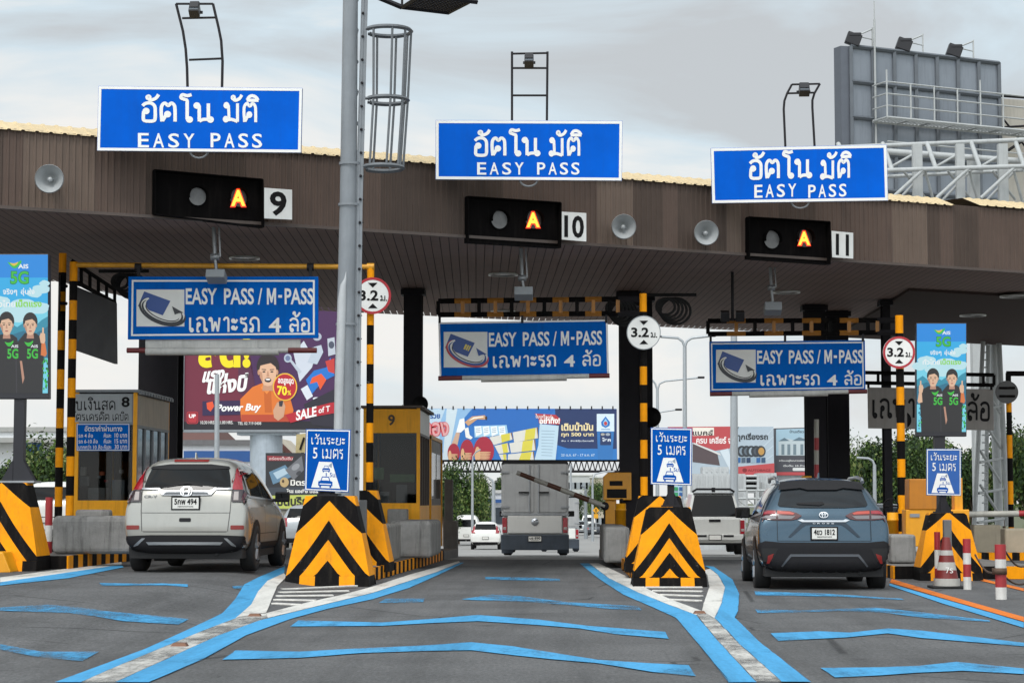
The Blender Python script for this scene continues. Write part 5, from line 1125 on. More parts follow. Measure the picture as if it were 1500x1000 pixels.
o = MB(); r = 8*Yc/FPX; zt = P(0, 737, Yc).z; o.lathe([(.001, .0), (r, 0), (r, zt-.35), (r*1.06, zt-.35), (r*1.06, zt-.31), (r, zt-.31), (r, zt-.2), (.001, zt-.2)], (c.x, Yc, .2), (0, 0, 1), 20, 0); o.build('drum', YL, t)
o = MB(); o.lathe([(.001, -.04), (.05, -.03), (.05, .03), (.001, .04)], (c.x+.02, Yc, zt+.05), (1, 0, 0), 12); o.build('cap', BLACK, t)
Yc = 36.5; c = P(1308, 782, Yc); t = thing('yellow_bollard', 'fat yellow cylinder bollard beside the right striped pole', 'bollard', (c.x, Yc, .2), 'fat yellow bollards')
o = MB(); r = 8*Yc/FPX; zt = P(0, 750, Yc).z; o.lathe([(.001, 0), (r, 0), (r, zt-.35), (r*1.06, zt-.35), (r*1.06, zt-.31), (r, zt-.31), (r, zt-.2), (.001, zt-.2)], (c.x, Yc, .2), (0, 0, 1), 20); o.build('drum', YL, t)
o = MB(); cc = P(1305, 741, 37); rr_ = .13; o.tube([cc+Vector((rr_*math.cos(k*math.pi/12), 0, rr_*math.sin(k*math.pi/12))) for k in range(25)], .014, 6); o.bar(cc+Vector((-rr_, 0, 0)), cc+Vector((rr_, 0, 0)), .02); o.bar(cc+Vector((0, 0, -.3)), cc+Vector((0, 0, rr_)), .03)
t = tag(o.build('hand_wheel', BLACK, loc=(cc.x, 37, .2)), 'thin black hand wheel above the right yellow bollard', 'hand wheel')
# cabinet on the right island
Yk = 36.2; t = thing('gate_cabinet', 'orange gate cabinet behind the small striped obstacle on the right island', 'cabinet', (XY(1350, Yk), Yk, .2))
o = MB(); q = [P(1332, 702, Yk), P(1368, 700, Yk), P(1385, 742, Yk), P(1332, 746, Yk)]; o.prism([P(1332, 701, Yk), P(1360, 701, Yk), P(1372, 724, Yk), P(1372, 746, Yk), P(1332, 746, Yk)], (0, .5, 0)); o.build('lid', M('cabinet_ochre', 'b8720f', .45, var=.12, streak=.3), t, bevel=.015)
o = MB(); o.prism([P(1327, 746, Yk+.02), P(1420, 746, Yk+.02), P(1420, 800, Yk+.02), P(1327, 800, Yk+.02)], (0, .45, 0)); o.bb(XY(1400, Yk), XY(1412, Yk), Yk+.1, Yk+.4, 1.0, P(0, 700, Yk).z); o.build('body', YL, t, bevel=.012)
o = MB(); o.prism([P(1333, 752, Yk), P(1347, 752, Yk), P(1347, 757, Yk), P(1333, 757, Yk)], (0, .02, 0)); o.build('plate', GREYP, t)
BW = M('boom_white', 'aaa69c', .5, var=.15, streak=.25); BR_ = M('boom_brown_red', '56301d', .5, var=.2, streak=.3)
t = thing('boom_gate', 'half-raised brown and white boom arm crossing behind the box truck view', 'boom gate', P(886, 742, 44.0)); t['label'] = 'slanted brown and white boom arm reaching left from the toll machine'
o = MB(); a, b = P(886, 741, 44.3), P(757, 692, 44.3); cu = [0, .18, .35, .50, .65, .80, .96, 1]
for i, (f0, f1) in enumerate(zip(cu, cu[1:])): o.tube([a.lerp(b, f0), a.lerp(b, f1)], [.06-.012*f0, .06-.012*f1], 10, i % 2, caps=True)
o.build('arm', [BW, BR_], t)
o = MB(); o.lathe([(.001, -.05), (.09, -.05), (.09, .08), (.001, .08)], a, (0, 1, 0), 16); o.bb(a.x-.02, a.x+.14, 44.32, 44.5, .2, a.z+.1); o.build('pivot', DARK, t)
t = thing('boom_gate', 'level red and white boom arm at the right edge above the chained posts', 'boom gate', P(1417, 752, 41))
o = MB(); a, b = P(1413, 753, 41), P(1540, 751, 41); cu = [0, .62, .78, 1]
for i, (f0, f1) in enumerate(zip(cu, cu[1:])): o.tube([a.lerp(b, f0), a.lerp(b, f1)], .06, 10, i % 2)
o.build('arm', [M('boom_white', 'c9c6c0'), REDP], t)
o = MB(); o.bb(a.x-.1, a.x+.08, 41.0, 41.25, .2, a.z+.1); o.build('pivot', YL, t)
# upright red and white pole behind the blue car
Yq = 46.0; t = thing('boom_gate', 'upright red and white boom arm raised behind the blue car', 'boom gate', (XY(1196, Yq), Yq, 0))
o = MB(); ys = [614, 641, 659, 680, 700, 730]
for i, (a_, b_) in enumerate(zip(ys, ys[1:])): o.tube([P(1196, a_, Yq), P(1196, b_, Yq)], .055, 10, (0, 1, 0, 1, 0)[i])
o.build('arm', [BW, REDP], t)
o = MB(); c = P(1196, 730, Yq); o.bb(c.x-.2, c.x+.2, Yq-.1, Yq+.3, gz(5, 46), c.z+.02); o.bb(c.x-.32, c.x-.1, Yq-.05, Yq+.2, c.z, P(0, 697, Yq).z); o.build('housing', YL, t, bevel=.02)
# red and white posts, cone and chain at the right
def rw_post(x, y0, y1, r, Y, cuts, label, grp='red and white guard posts'):
    zg = gz(0, Y); c = XY(x, Y); t = thing('guard_post', label, 'guard post', (c, Y, zg), grp); z1 = P(0, y0, Y).z; o = MB()
    for i, (a, b) in enumerate(zip(cuts, cuts[1:])): o.tube([(c, Y, z1+(zg-z1)*a), (c, Y, z1+(zg-z1)*b)], r, 14, i % 2)
    o.build('post', [REDP, M('post_white', 'd6d2cc', .5, var=.15, streak=.3)], t); return t, c, z1
Yr = lambda y: FPX*1.22/(y-735)
rw_post(1372, 778, 850, .047, Yr(850), (0, .36, .73, 1), 'red and white guard post directly left of the traffic cone')
rw_post(1415, 788, 861, .055, Yr(861), (0, .28, .5, .75, 1), 'red and white guard post right of the traffic cone')
t, c, z1 = rw_post(1464, 796, 875, .07, Yr(875), (0, .27, .52, .78, 1), 'nearest red and white guard post with a chain, right of the cone')
o = MB(); Yc = Yr(875); p0 = P(1464, 836, Yc); p1 = P(1428, 812, Yr(855)); p2 = P(1510, 850, Yc+.4)
for a, b, sag in ((p0, p1, .12), (p0, p2, .1), (P(1468, 800, Yc), P(1510, 822, Yc+2), .15)):
    o.tube([a.lerp(b, k/10)+Vector((0, -.02, -sag*math.sin(math.pi*k/10))) for k in range(11)], .014, 5)
o.lathe([(.085, -.04), (.095, -.04), (.095, .04), (.085, .04)], (p0.x, Yc, p0.z), (0, 0, 1), 16)
tag(o.build('chain', M('rust_chain', '5d4a3d', .6, .5, var=.3), loc=p0), 'rusty chain slung from the nearest red and white guard post', 'chain')
Yc = 29.5; c = XY(1385, Yc); t = thing('traffic_cone', 'worn red and white traffic cone between two guard posts', 'traffic cone', (c, Yc, 0)); z1 = P(0, 788, Yc).z
o = MB(); rb, rt = .185, .05
cuts = [0, .12, .34, .5, .64, .74, 1]
for i, (a, b) in enumerate(zip(cuts, cuts[1:])):
    if i == 0: o.lathe([(rb, .03), (rb, .14)], (c, Yc, 0), (0, 0, 1), 24, 1)
    else: o.lathe([(rb+(rt-rb)*a, z1*a+.02), (rb+(rt-rb)*b, z1*b+.02)], (c, Yc, 0), (0, 0, 1), 24, i % 2 == 0)
o.lathe([(rt, z1+.02), (.001, z1+.025)], (c, Yc, 0), (0, 0, 1), 24, 0)
o.build('cone', [M('cone_red', '7a2622', .5, var=.2, streak=.3), M('cone_white', 'bdb9b2', .5, var=.2, streak=.3)], t)
o = MB(); o.bb(c-.24, c+.24, Yc-.24, Yc+.24, 0, .035); o.build('base', RUBBER, t, bevel=.01)
o = MB(); o.text('7ร', lambda u, v: Vector((c-.04+.1*u, Yc-.158+.015*v, .22+.08*v))+Vector((0, -.012, 0))); o.build('lettering', SIGNW, t)
p = P(72, 775, 33.0); rw_post(72, 728, 780, .06, 33.2, (0, .35, .55, .8, 1), 'red and white guard post between the left obstacle and the long concrete block')
o = MB(); o.prism([P(-25, 808, 29.8), P(4, 808, 29.8), P(16, 838, 29.8), P(-25, 842, 29.8)], (0, .5, 0)); tag(o.build('kerb_block', YL, loc=P(0, 840, 29.8), bevel=.02), 'sloping orange kerb block at the lower left picture edge', 'kerb block')
# ------------------------------------------------------------------ vehicles (local axes: y runs forward from the tail, z up)
def car_paint(name, col, rough=.28, metal=.0, var=.06): return M(name, col, rough, metal, var=var, scale=1.2, coat=.6, streak=.06)
PEARL = car_paint('pearl_white_paint', '98968f', .3, .4); SLATE = car_paint('slate_blue_paint', '2f4655', .28, .6); CWHITE = car_paint('plain_white_paint', 'dedcd6'); SILV = car_paint('silver_paint', '9a9d9f', .3, .5); DGREY = car_paint('dark_grey_paint', '3c3f44', .3, .3)
TRIM = M('black_plastic', '1f1e20', .6, var=.15, scale=8, spec=.2); TAILR = M('tail_lamp_red', '8e1220', .15, var=0, coat=.5); TAILC = M('tail_lamp_clear', '9a908c', .35, var=0); TAILO = M('tail_lamp_dark', '4a1a1c', .15, var=0, coat=.5)
BRAKE = EM('brake_lamp_lit', 'ff5236', .9); CGLASS = M('car_glass', '08090a', .04, var=0, spec=.22); PLATEW = M('plate_white', 'd9d6cf', .5, var=.05); REFLR = M('reflector_red', '7a1a14', .3, var=0)
def loft(st):
    """st: (y, zb, zbelt, zt, w_low, w_mid, w_belt, w_roof)"""
    o = MB(); rings = []
    for y, zb, zl, zt, wl, wm, wb, wr in st:
        h = zt-zb; z3 = min(.64, zb+.45*h); z4 = min(zl, zb+.82*h)
        half = [(0, zb), (.7*wl, zb), (wl, zb+.05), (wm, z3), (wb, z4), (wr, zt-min(.05, h*.08)), (.6*wr, zt), (0, zt+.012)]
        rings.append([(x, y, z) for x, z in half]+[(-x, y, z) for x, z in half[-2:0:-1]])
    n = 14; o.add([p for r_ in rings for p in r_], [(i*n+j, i*n+(j+1) % n, (i+1)*n+(j+1) % n, (i+1)*n+j) for i in range(len(rings)-1) for j in range(n)], 0, True)
    for b in (0, (len(rings)-1)*n):
        f = [(b+i, b+i+1, b+(n-i-1), b+(n-i) % n) for i in range(1, 6)]
        o.add([p for r_ in rings for p in r_], [tuple(b+q for q in (0, 1, 13)), tuple(b+q for q in (6, 7, 8))]+[(b+i, b+i+1, b+13-i, b+14-i) for i in range(1, 6)], 0, True)
    return o
class Drape:
    def __init__(s, obj):
        dg = bpy.context.evaluated_depsgraph_get(); ev = obj.evaluated_get(dg); me = ev.to_mesh()
        s.b = BVHTree.FromPolygons([v.co.copy() for v in me.vertices], [tuple(p.vertices) for p in me.polygons]); ev.to_mesh_clear()
    def hit(s, a, b, mode, off):
        if mode == 'rear': o, d = Vector((a, -3, b)), Vector((0, 1, 0))
        elif mode == 'right': o, d = Vector((4, a, b)), Vector((-1, 0, 0))
        elif mode == 'left': o, d = Vector((-4, a, b)), Vector((1, 0, 0))
        p, nr, i, ds = s.b.ray_cast(o, d)
        if p is None: p, nr, i, ds = s.b.find_nearest(o+d*3.0 if mode == 'rear' else o+d*3.1); 
        if nr.dot(d) > 0: nr = -nr
        return p+nr*off
    def patch(s, o, pts, mode='rear', off=.006, m=0, step=.06):
        bm = bmesh.new(); bm.faces.new([bm.verts.new((a, b, 0)) for a, b in pts]); bmesh.ops.triangulate(bm, faces=bm.faces[:])
        for _ in range(8):
            ed = [e for e in bm.edges if e.calc_length() > step]
            if not ed: break
            bmesh.ops.subdivide_edges(bm, edges=ed, cuts=1); bmesh.ops.triangulate(bm, faces=bm.faces[:])
        bm.verts.ensure_lookup_table()
        for i, v in enumerate(bm.verts): v.index = i
        o.add([s.hit(v.co.x, v.co.y, mode, off) for v in bm.verts], [tuple(v.index for v in f.verts) for f in bm.faces], m, True); bm.free()
    def text(s, o, t, x0, z0, x1, z1, off=.012, m=0, bold=0.0):
        vs, fs = glyphs(t, bold); o.add([s.hit(x0+(x1-x0)*u, z0+(z1-z0)*v, 'rear', off) for u, v in vs], fs, m)
mir = lambda pts: [(-a, b) for a, b in pts][::-1]
def rrect(x0, z0, x1, z1, r=.02, n=3):
    out = []
    for cx, cz, a0 in ((x1-r, z1-r, 0), (x0+r, z1-r, 90), (x0+r, z0+r, 180), (x1-r, z0+r, 270)):
        for k in range(n+1): a = math.radians(a0+90*k/n); out.append((cx+r*math.cos(a), cz+r*math.sin(a)))
    return out
def wheel(root, x, y, r, wd, spokes=5, detail=True):
    sgn = 1 if x > 0 else -1; o = MB(); c = (x-sgn*wd, y, r); ax = (sgn, 0, 0)
    o.lathe([(r*.62, 0), (r*.9, 0), (r, .03), (r, wd-.03), (r*.95, wd-.006), (r*.66, wd), (r*.64, wd-.03)], c, ax, 32); wh = o.build('wheel', RUBBER, root)
    o = MB(); o.lathe([(r*.66, wd-.004), (r*.61, wd-.02), (r*.60, wd-.05), (.001, wd-.06)], c, ax, 32, 0)
    if detail:
        for k in range(spokes):
            a = 2*math.pi*k/spokes+.3; d = Vector((0, math.cos(a), math.sin(a))); p = Vector((x-sgn*.018, y, r)); o.bar(p+d*r*.08, p+d*r*.61, .045, 1)
        o.lathe([(r*.13, wd-.012), (.001, wd-.008)], c, ax, 12, 1)
    o.build('rim', [M('rim_dark', '3a3b3d', .4, .6, var=0), M('rim_alloy', '9c9ea1', .3, .8, var=.1)], wh)
    return wh
def plate(root, dr, x0, z0, x1, z1, txt, off=.014, flat_y=None):
    o = MB(); yy = dr.hit((x0+x1)/2, (z0+z1)/2, 'rear', off).y if flat_y is None else flat_y; ya = yy-.012
    o.prism([(x0-.02, ya, z0-.02), (x1+.02, ya, z0-.02), (x1+.02, ya, z1+.02), (x0-.02, ya, z1+.02)], (0, .03, 0), 1)
    o.prism([(x0, ya-.004, z0), (x1, ya-.004, z0), (x1, ya-.004, z1), (x0, ya-.004, z1)], (0, .003, 0), 0); pl = o.build('number_plate', [PLATEW, TRIM], root)
    if txt:
        o = MB(); h = z1-z0; w_ = x1-x0
        o.text(txt, lambda u, v: Vector((x0+w_*(.07+.86*u), ya-.0065, z0+h*(.36+.54*v))), 0, .03)
        o.text('กรุงเทพมหานคร', lambda u, v: Vector((x0+w_*(.2+.6*u), ya-.0065, z0+h*(.09+.16*v))), 0, .02); o.build('lettering', BLACK, pl)
    return pl
def suv_root(name, label, cat, group=None):
    t = thing(name, label, cat, (0, 0, 0), group); return t
def place(t, X, Y, z, yaw=0): t.location = (X, Y, z); t.rotation_euler = (0, 0, math.radians(yaw))

# --- white SUV in the left lane
def make_white_suv(label):
    t = suv_root('suv', label, 'SUV'); W = .915
    st = [(0.00, .40, .6, .66, .70, .76, .78, .72), (.03, .33, .7, .80, .80, .855, .86, .80), (.09, .29, .9, 1.08, .85, .90, .895, .83), (.16, .27, 1.0, 1.24, .87, .912, .90, .79), (.30, .26, 1.05, 1.43, .88, .915, .90, .72), (.42, .25, 1.06, 1.60, .88, .915, .90, .675),
          (.52, .25, 1.06, 1.655, .88, .915, .90, .665), (.9, .25, 1.06, 1.675, .88, .915, .90, .66), (1.6, .25, 1.05, 1.69, .89, .915, .90, .66), (2.3, .25, 1.04, 1.665, .89, .915, .90, .65), (2.85, .25, 1.02, 1.45, .89, .915, .89, .66), (3.35, .25, .98, 1.12, .89, .915, .88, .72), (4.1, .27, .9, .98, .87, .90, .85, .70), (4.42, .32, .75, .82, .75, .80, .75, .6), (4.5, .4, .6, .68, .55, .6, .58, .5)]
    b = loft(st).build('body', PEARL, t, sub=2, smooth=True); D = Drape(b); o = MB()
    glass = [(-.635, 1.235), (-.60, 1.40), (-.555, 1.535), (-.3, 1.565), (.3, 1.565), (.555, 1.535), (.60, 1.40), (.635, 1.235), (.3, 1.20), (-.3, 1.20)]
    D.patch(o, glass, off=.008); rg = o.build('rear_window', CGLASS, t)
    o = MB(); D.patch(o, [(-.30, 1.245), (0, 1.30), (.22, 1.262), (.22, 1.245), (0, 1.278), (-.30, 1.23)], off=.02); o.build('wiper', TRIM, rg)
    o = MB(); D.patch(o, [(-.56, 1.535), (-.3, 1.567), (.3, 1.567), (.56, 1.535), (.59, 1.50), (.3, 1.49), (-.3, 1.49), (-.59, 1.50)], off=.014); o.build('spoiler_shadow', TRIM, rg)
    for s_ in (1, -1):
        q = (lambda p: p if s_ == 1 else mir(p)); o = MB()
        D.patch(o, q([(.655, 1.20), (.70, 1.19), (.79, 1.19), (.74, 1.36), (.70, 1.53), (.655, 1.53), (.665, 1.36)]), off=.022, m=0)
        D.patch(o, q([(.665, 1.02), (.89, 1.015), (.885, 1.08), (.80, 1.185), (.665, 1.185)]), off=.022, m=1)
        D.patch(o, q([(.69, 1.04), (.76, 1.04), (.75, 1.16), (.69, 1.16)]), off=.028, m=2); D.patch(o, q([(.80, 1.04), (.88, 1.035), (.87, 1.08), (.81, 1.15)]), off=.028, m=3)
        o.build('tail_lamp', [TAILR, M('lamp_smoke', '3a3032', .15, var=0, coat=.4), TAILC, TAILO], t)
        o = MB(); D.patch(o, rrect(*( (.665, .625, .85, .685) if s_ == 1 else (-.85, .625, -.665, .685)), .012), off=.012); o.build('reflector', REFLR, t)
    o = MB(); D.patch(o, [(-.66, 1.215), (-.40, 1.215), (-.36, 1.17), (0, 1.165), (.36, 1.17), (.40, 1.215), (.66, 1.215), (.66, 1.195), (.42, 1.19), (.36, 1.115), (.1, 1.11), (-.1, 1.11), (-.36, 1.115), (-.42, 1.19), (-.66, 1.195)], off=.024); ch = o.build('chrome_trim', M('chrome_band', '85888c', .25, .9, var=0), t)
    o = MB(); D.patch(o, [(-.30, 1.155), (.30, 1.155), (.33, 1.125), (-.33, 1.125)], off=.03); o.build('trim_recess', M('chrome_shade', '3d4043', .3, .9, var=0), ch)
    o = MB(); e = lambda pts: [o.add([D.hit(a, c, 'rear', .05) for a, c in pts], [tuple(range(len(pts)))])]
    e([(-.06, 1.20), (-.042, 1.205), (-.03, 1.165), (.03, 1.165), (.042, 1.205), (.06, 1.20), (.044, 1.11), (.028, 1.11), (.032, 1.148), (-.032, 1.148), (-.028, 1.11), (-.044, 1.11)])
    ring = [(math.copysign(abs(math.cos(k*math.pi/12))**.7, math.cos(k*math.pi/12)), math.copysign(abs(math.sin(k*math.pi/12))**.7, math.sin(k*math.pi/12))) for k in range(24)]
    A = [D.hit(.085*a, 1.157+.066*c, 'rear', .048) for a, c in ring]; B = [D.hit(.073*a, 1.157+.055*c, 'rear', .048) for a, c in ring]; o.add(A+B, [(k, (k+1) % 24, 24+(k+1) % 24, 24+k) for k in range(24)]); o.build('emblem', CHROME, ch)
    o = MB(); D.text(o, 'CR-V', -.62, 1.08, -.43, 1.118, .012, 0, .02); o.build('badge', M('badge_grey', '55585a', .3, .7, var=0), t)
    plate(t, D, -.19, .925, .19, 1.085, '5กพ 494', .02)
    o = MB()
    for s_ in (1, -1):
        D.patch(o, [(s_*.652, 1.19), (s_*.662, 1.19), (s_*.655, .9), (s_*.63, .60), (s_*.62, .60), (s_*.645, .9)][::s_], off=.006)
    D.patch(o, [(-.62, .60), (.62, .60), (.60, .588), (-.60, .588)], off=.006); D.patch(o, [(-.64, .868), (.64, .868), (.64, .862), (-.64, .862)], off=.006)
    o.build('panel_gap', M('gap_dark', '4a4846', .7, var=0), t)
    o = MB(); D.patch(o, rrect(-.085, .735, .085, .79, .015), off=.008, m=0); o.build('handle_recess', TRIM, t)
    o = MB(); D.patch(o, [(-.90, .53), (-.5, .545), (.5, .545), (.90, .53), (.90, .30), (.6, .255), (-.6, .255), (-.90, .30)], off=.012); bp = o.build('lower_bumper', TRIM, t)
    o = MB(); D.patch(o, [(-.56, .445), (.56, .445), (.52, .405), (-.52, .405)], off=.024); D.patch(o, [(-.62, .50), (-.57, .50), (-.68, .40), (-.74, .385), (-.74, .40)], off=.022); D.patch(o, mir([(-.62, .50), (-.57, .50), (-.68, .40), (-.74, .385), (-.74, .40)]), off=.022); o.build('bumper_trim', M('satin_trim', '8d8f91', .35, .7, var=0), bp)
    o = MB(); D.patch(o, [(-.26, 1.635), (.26, 1.635), (.25, 1.605), (-.25, 1.605)], off=.010); o.build('high_brake_lamp', REFLR, t)
    o = MB(); o.prism([(-.01, .75, 1.665), (-.01, .95, 1.665), (-.01, .78, 1.76)], (.02, 0, 0)); o.build('antenna_fin', PEARL, t, bevel=.006)
    sidewin(t, D, [[(.36, 1.17), (.62, 1.10), (.62, 1.50), (.50, 1.44)], [(.68, 1.09), (1.62, 1.07), (1.62, 1.54), (1.1, 1.565), (.68, 1.52)], [(1.70, 1.07), (2.95, 1.05), (2.6, 1.30), (2.25, 1.50), (1.70, 1.54)]], [(.34, 1.08), (2.98, 1.03), (2.98, 1.05), (.36, 1.115)])
    arches(t, D, .83, 3.45, .345, W, .22, PEARL); mirrors(t, 2.72, 1.10, .98, TRIM)
    o = MB(); o.bb(-.82, .82, .12, 4.2, .2, .34); o.tube([(.45, .1, .27), (.45, .6, .27)], .035, 10); o.bb(-.55, -.2, .5, 1.2, .16, .26); o.build('underbody', RUBBER, t, bevel=.03)
    return t
def sidewin(t, D, polys, sill):
    for md in ('right', 'left'):
        for p in polys: o = MB(); D.patch(o, p, md, .008, 0, .08); o.build('side_window', CGLASS, t)
        o = MB(); D.patch(o, sill, md, .010, 0, .1); o.build('window_trim', CHROME, t)
        o = MB()
        for y in (1.62, 2.62): D.patch(o, [(y-.17, .98), (y, .98), (y, .955), (y-.17, .955)], md, .03, 0, .05)
        o.build('door_handle', CHROME, t)
        o = MB()
        for y in (1.65, 2.78): D.patch(o, [(y, .36), (y+.012, .36), (y+.012, 1.04), (y, 1.04)], md, .006, 0, .08)
        D.patch(o, [(.72, .56), (2.78, .56), (2.78, .548), (.72, .548)], md, .006, 0, .1)
        o.build('door_gap', M('gap_dark', '4a4846'), t)
def arches(t, D, y0, y1, r, W, wd, paint, cladding=True, det=True):
    for md, sg in (('right', 1), ('left', -1)):
        o = MB()
        for yc in (y0, y1):
            n = 14; A = [(yc+(r+.075)*math.cos(math.pi*k/n), r+(r+.075)*math.sin(math.pi*k/n)) for k in range(n+1)]; D.patch(o, A+[(yc-r-.075, .26), (yc+r+.075, .26)], md, .009, 0, .07)
        if cladding: D.patch(o, [(y0+r, .27), (y1-r, .27), (y1-r, .42), (y0+r, .42)], md, .012, 0, .12)
        o.build('wheel_arch', TRIM, t)
        for yc in (y0, y1): wheel(t, sg*(W+.012), yc, r, wd, 5, det)
def mirrors(t, y, z, x, m):
    for s_ in (1, -1):
        o = MB(); o.box((s_*(x+.03), y, z), (.22, .14, .16), 0); o.box((s_*(x-.10), y+.03, z-.05), (.14, .06, .05), 0); mi = o.build('door_mirror', m, t, bevel=.035)
        o = MB(); o.box((s_*(x+.03), y-.072, z), (.18, .004, .12)); o.build('mirror_glass', CGLASS, mi)
suv = make_white_suv('large pearl white SUV with plate 494 entering the left lane'); place(suv, XY(271, 29.6), 29.6, gz(-5.6, 30), -.5)

# --- slate blue SUV in the right lane
def make_blue_suv(label):
    t = suv_root('suv', label, 'SUV'); W = .915
    st = [(0.00, .40, .6, .62, .72, .78, .79, .74), (.03, .32, .7, .80, .82, .87, .875, .83), (.07, .29, .9, 1.0, .86, .905, .905, .86), (.13, .27, .98, 1.13, .87, .915, .91, .82), (.26, .26, 1.0, 1.32, .88, .915, .905, .73), (.38, .25, 1.0, 1.47, .88, .915, .90, .67),
          (.46, .25, 1.0, 1.545, .88, .915, .90, .655), (.85, .25, 1.0, 1.575, .88, .915, .90, .64), (1.6, .25, 1.0, 1.595, .89, .915, .90, .63), (2.3, .25, .99, 1.57, .89, .915, .90, .62), (2.85, .25, .97, 1.38, .89, .915, .89, .63), (3.3, .25, .94, 1.06, .89, .915, .88, .70), (4.1, .27, .88, .94, .87, .90, .85, .70), (4.4, .32, .75, .80, .75, .80, .75, .6), (4.46, .4, .6, .68, .55, .6, .58, .5)]
    b = loft(st).build('body', SLATE, t, sub=2, smooth=True); D = Drape(b); o = MB()
    D.patch(o, [(-.625, 1.20), (-.56, 1.40), (-.3, 1.43), (.3, 1.43), (.56, 1.40), (.625, 1.20), (.60, 1.175), (.3, 1.155), (-.3, 1.155), (-.60, 1.175)], off=.008); rg = o.build('rear_window', M('blue_car_glass', '1b1e21', .05, var=0, spec=.3), t)
    o = MB(); D.patch(o, [(-.37, 1.22), (0, 1.235), (.02, 1.205), (-.05, 1.185), (-.35, 1.20)], off=.02); o.build('wiper', TRIM, rg)
    o = MB(); D.patch(o, [(-.60, 1.39), (-.3, 1.42), (-.2, 1.395), (.2, 1.395), (.3, 1.42), (.60, 1.39), (.55, 1.50), (.3, 1.52), (-.3, 1.52), (-.55, 1.50)], off=.03); o.build('spoiler', TRIM, t)
    for s_ in (1, -1):
        q = (lambda p: p if s_ == 1 else mir(p)); o = MB()
        D.patch(o, q([(.30, 1.045), (.37, 1.085), (.46, 1.112), (.62, 1.122), (.78, 1.122), (.84, 1.10), (.90, 1.03), (.885, 1.0), (.66, .985), (.45, .985), (.37, 1.0)]), off=.014, m=0)
        D.patch(o, q([(.40, 1.078), (.47, 1.10), (.64, 1.108), (.64, 1.07), (.42, 1.06)]), off=.02, m=1); D.patch(o, q([(.66, 1.108), (.76, 1.11), (.86, 1.055), (.86, 1.035), (.78, 1.065), (.66, 1.07)]), off=.02, m=3)
        D.patch(o, q([(.39, 1.04), (.63, 1.045), (.63, 1.0), (.45, 1.0)]), off=.02, m=2); D.patch(o, q([(.66, 1.045), (.80, 1.04), (.86, 1.01), (.70, 1.0), (.66, 1.0)]), off=.02, m=2)
        o.build('tail_lamp', [TAILO, EM('tail_lamp_glow', 'e0503a', .8), M('lamp_grey', '6f6a6c', .4, var=0), TAILR], t)
        o = MB(); D.patch(o, q([(.70, .53), (.78, .50), (.79, .40), (.76, .40), (.72, .47)]), off=.03); o.build('reflector', REFLR, t)
    o = MB(); D.patch(o, [(-.30, 1.0), (-.36, .985), (-.30, .96), (.30, .96), (.36, .985), (.30, 1.0), (.27, .985), (-.27, .985)], off=.016); o.build('silver_strip', CHROME, t)
    o = MB(); D.patch(o, [(-.30, .955), (.30, .955), (.36, .90), (.50, .755), (.46, .75), (.30, .885), (.24, .925), (-.24, .925), (-.30, .885), (-.46, .75), (-.50, .755), (-.36, .90)], off=.010); o.build('hatch_recess', M('recess_blue', '22303c', .4, .3, var=0), t)
    o = MB()
    for k, ch in enumerate('CROSS'): D.text(o, ch, -.155+k*.064, .932, -.115+k*.064, .95, .02, 0, .02)
    n = 24; R2 = lambda a, c, w_: (lambda A, B: o.add(A+B, [(k, (k+1) % n, n+(k+1) % n, n+k) for k in range(n)]))([D.hit(a*math.cos(2*math.pi*k/n), 1.052+c*math.sin(2*math.pi*k/n), 'rear', .03) for k in range(n)], [D.hit((a-w_)*math.cos(2*math.pi*k/n), 1.052+(c-w_)*math.sin(2*math.pi*k/n), 'rear', .03) for k in range(n)])
    R2(.064, .042, .010); R2(.026, .040, .010)
    n2 = 24; o.add([D.hit(.044*math.cos(2*math.pi*k/n2), 1.07+.018*math.sin(2*math.pi*k/n2), 'rear', .031) for k in range(n2)]+[D.hit(.034*math.cos(2*math.pi*k/n2), 1.07+.010*math.sin(2*math.pi*k/n2), 'rear', .031) for k in range(n2)], [(k, (k+1) % n2, n2+(k+1) % n2, n2+k) for k in range(n2)])
    D.text(o, 'HYBRID', .50, .775, .62, .788, .012, 0, .01) if False else None
    o.build('emblem', CHROME, t)
    plate(t, D, -.17, .73, .17, .88, '4ขว 1812', .02)
    o = MB()
    for s_ in (1, -1): D.patch(o, [(s_*.642, 1.12), (s_*.650, 1.12), (s_*.650, .70), (s_*.642, .70)][::s_], off=.017)
    D.patch(o, [(-.64, .705), (.64, .705), (.64, .697), (-.64, .697)], off=.006); o.build('panel_gap', M('gap_blue', '1c252c', .7, var=0), t)
    o = MB(); D.patch(o, [(-.90, .66), (-.82, .70), (-.6, .68), (.6, .68), (.82, .70), (.91, .66), (.91, .32), (.7, .25), (-.7, .25), (-.91, .32)], off=.014); bp = o.build('lower_bumper', TRIM, t)
    o = MB(); D.patch(o, [(-.47, .52), (.47, .52), (.49, .50), (.60, .36), (.58, .35), (.46, .485), (-.46, .485), (-.58, .35), (-.60, .36), (-.49, .50)], off=.022); o.build('bumper_trim', M('satin_dark', '5b5d61', .4, .6, var=0), bp)
    o = MB()
    for s_ in (1, -1): D.patch(o, [(s_*.64, .60), (s_*.86, .60), (s_*.84, .42), (s_*.72, .42)][::s_], off=.02)
    o.build('bumper_vent', RUBBER, bp)
    for s_ in (1, -1):
        o = MB(); o.tube([(s_*.60, .55, 1.52), (s_*.60, .66, 1.565), (s_*.595, 1.2, 1.595), (s_*.59, 2.1, 1.585), (s_*.585, 2.25, 1.54)], .026, 8); o.build('roof_rail', CHROME, t)
    o = MB(); o.prism([(-.01, .7, 1.575), (-.01, .9, 1.575), (-.01, .72, 1.66)], (.02, 0, 0)); o.build('antenna_fin', SLATE, t, bevel=.006)
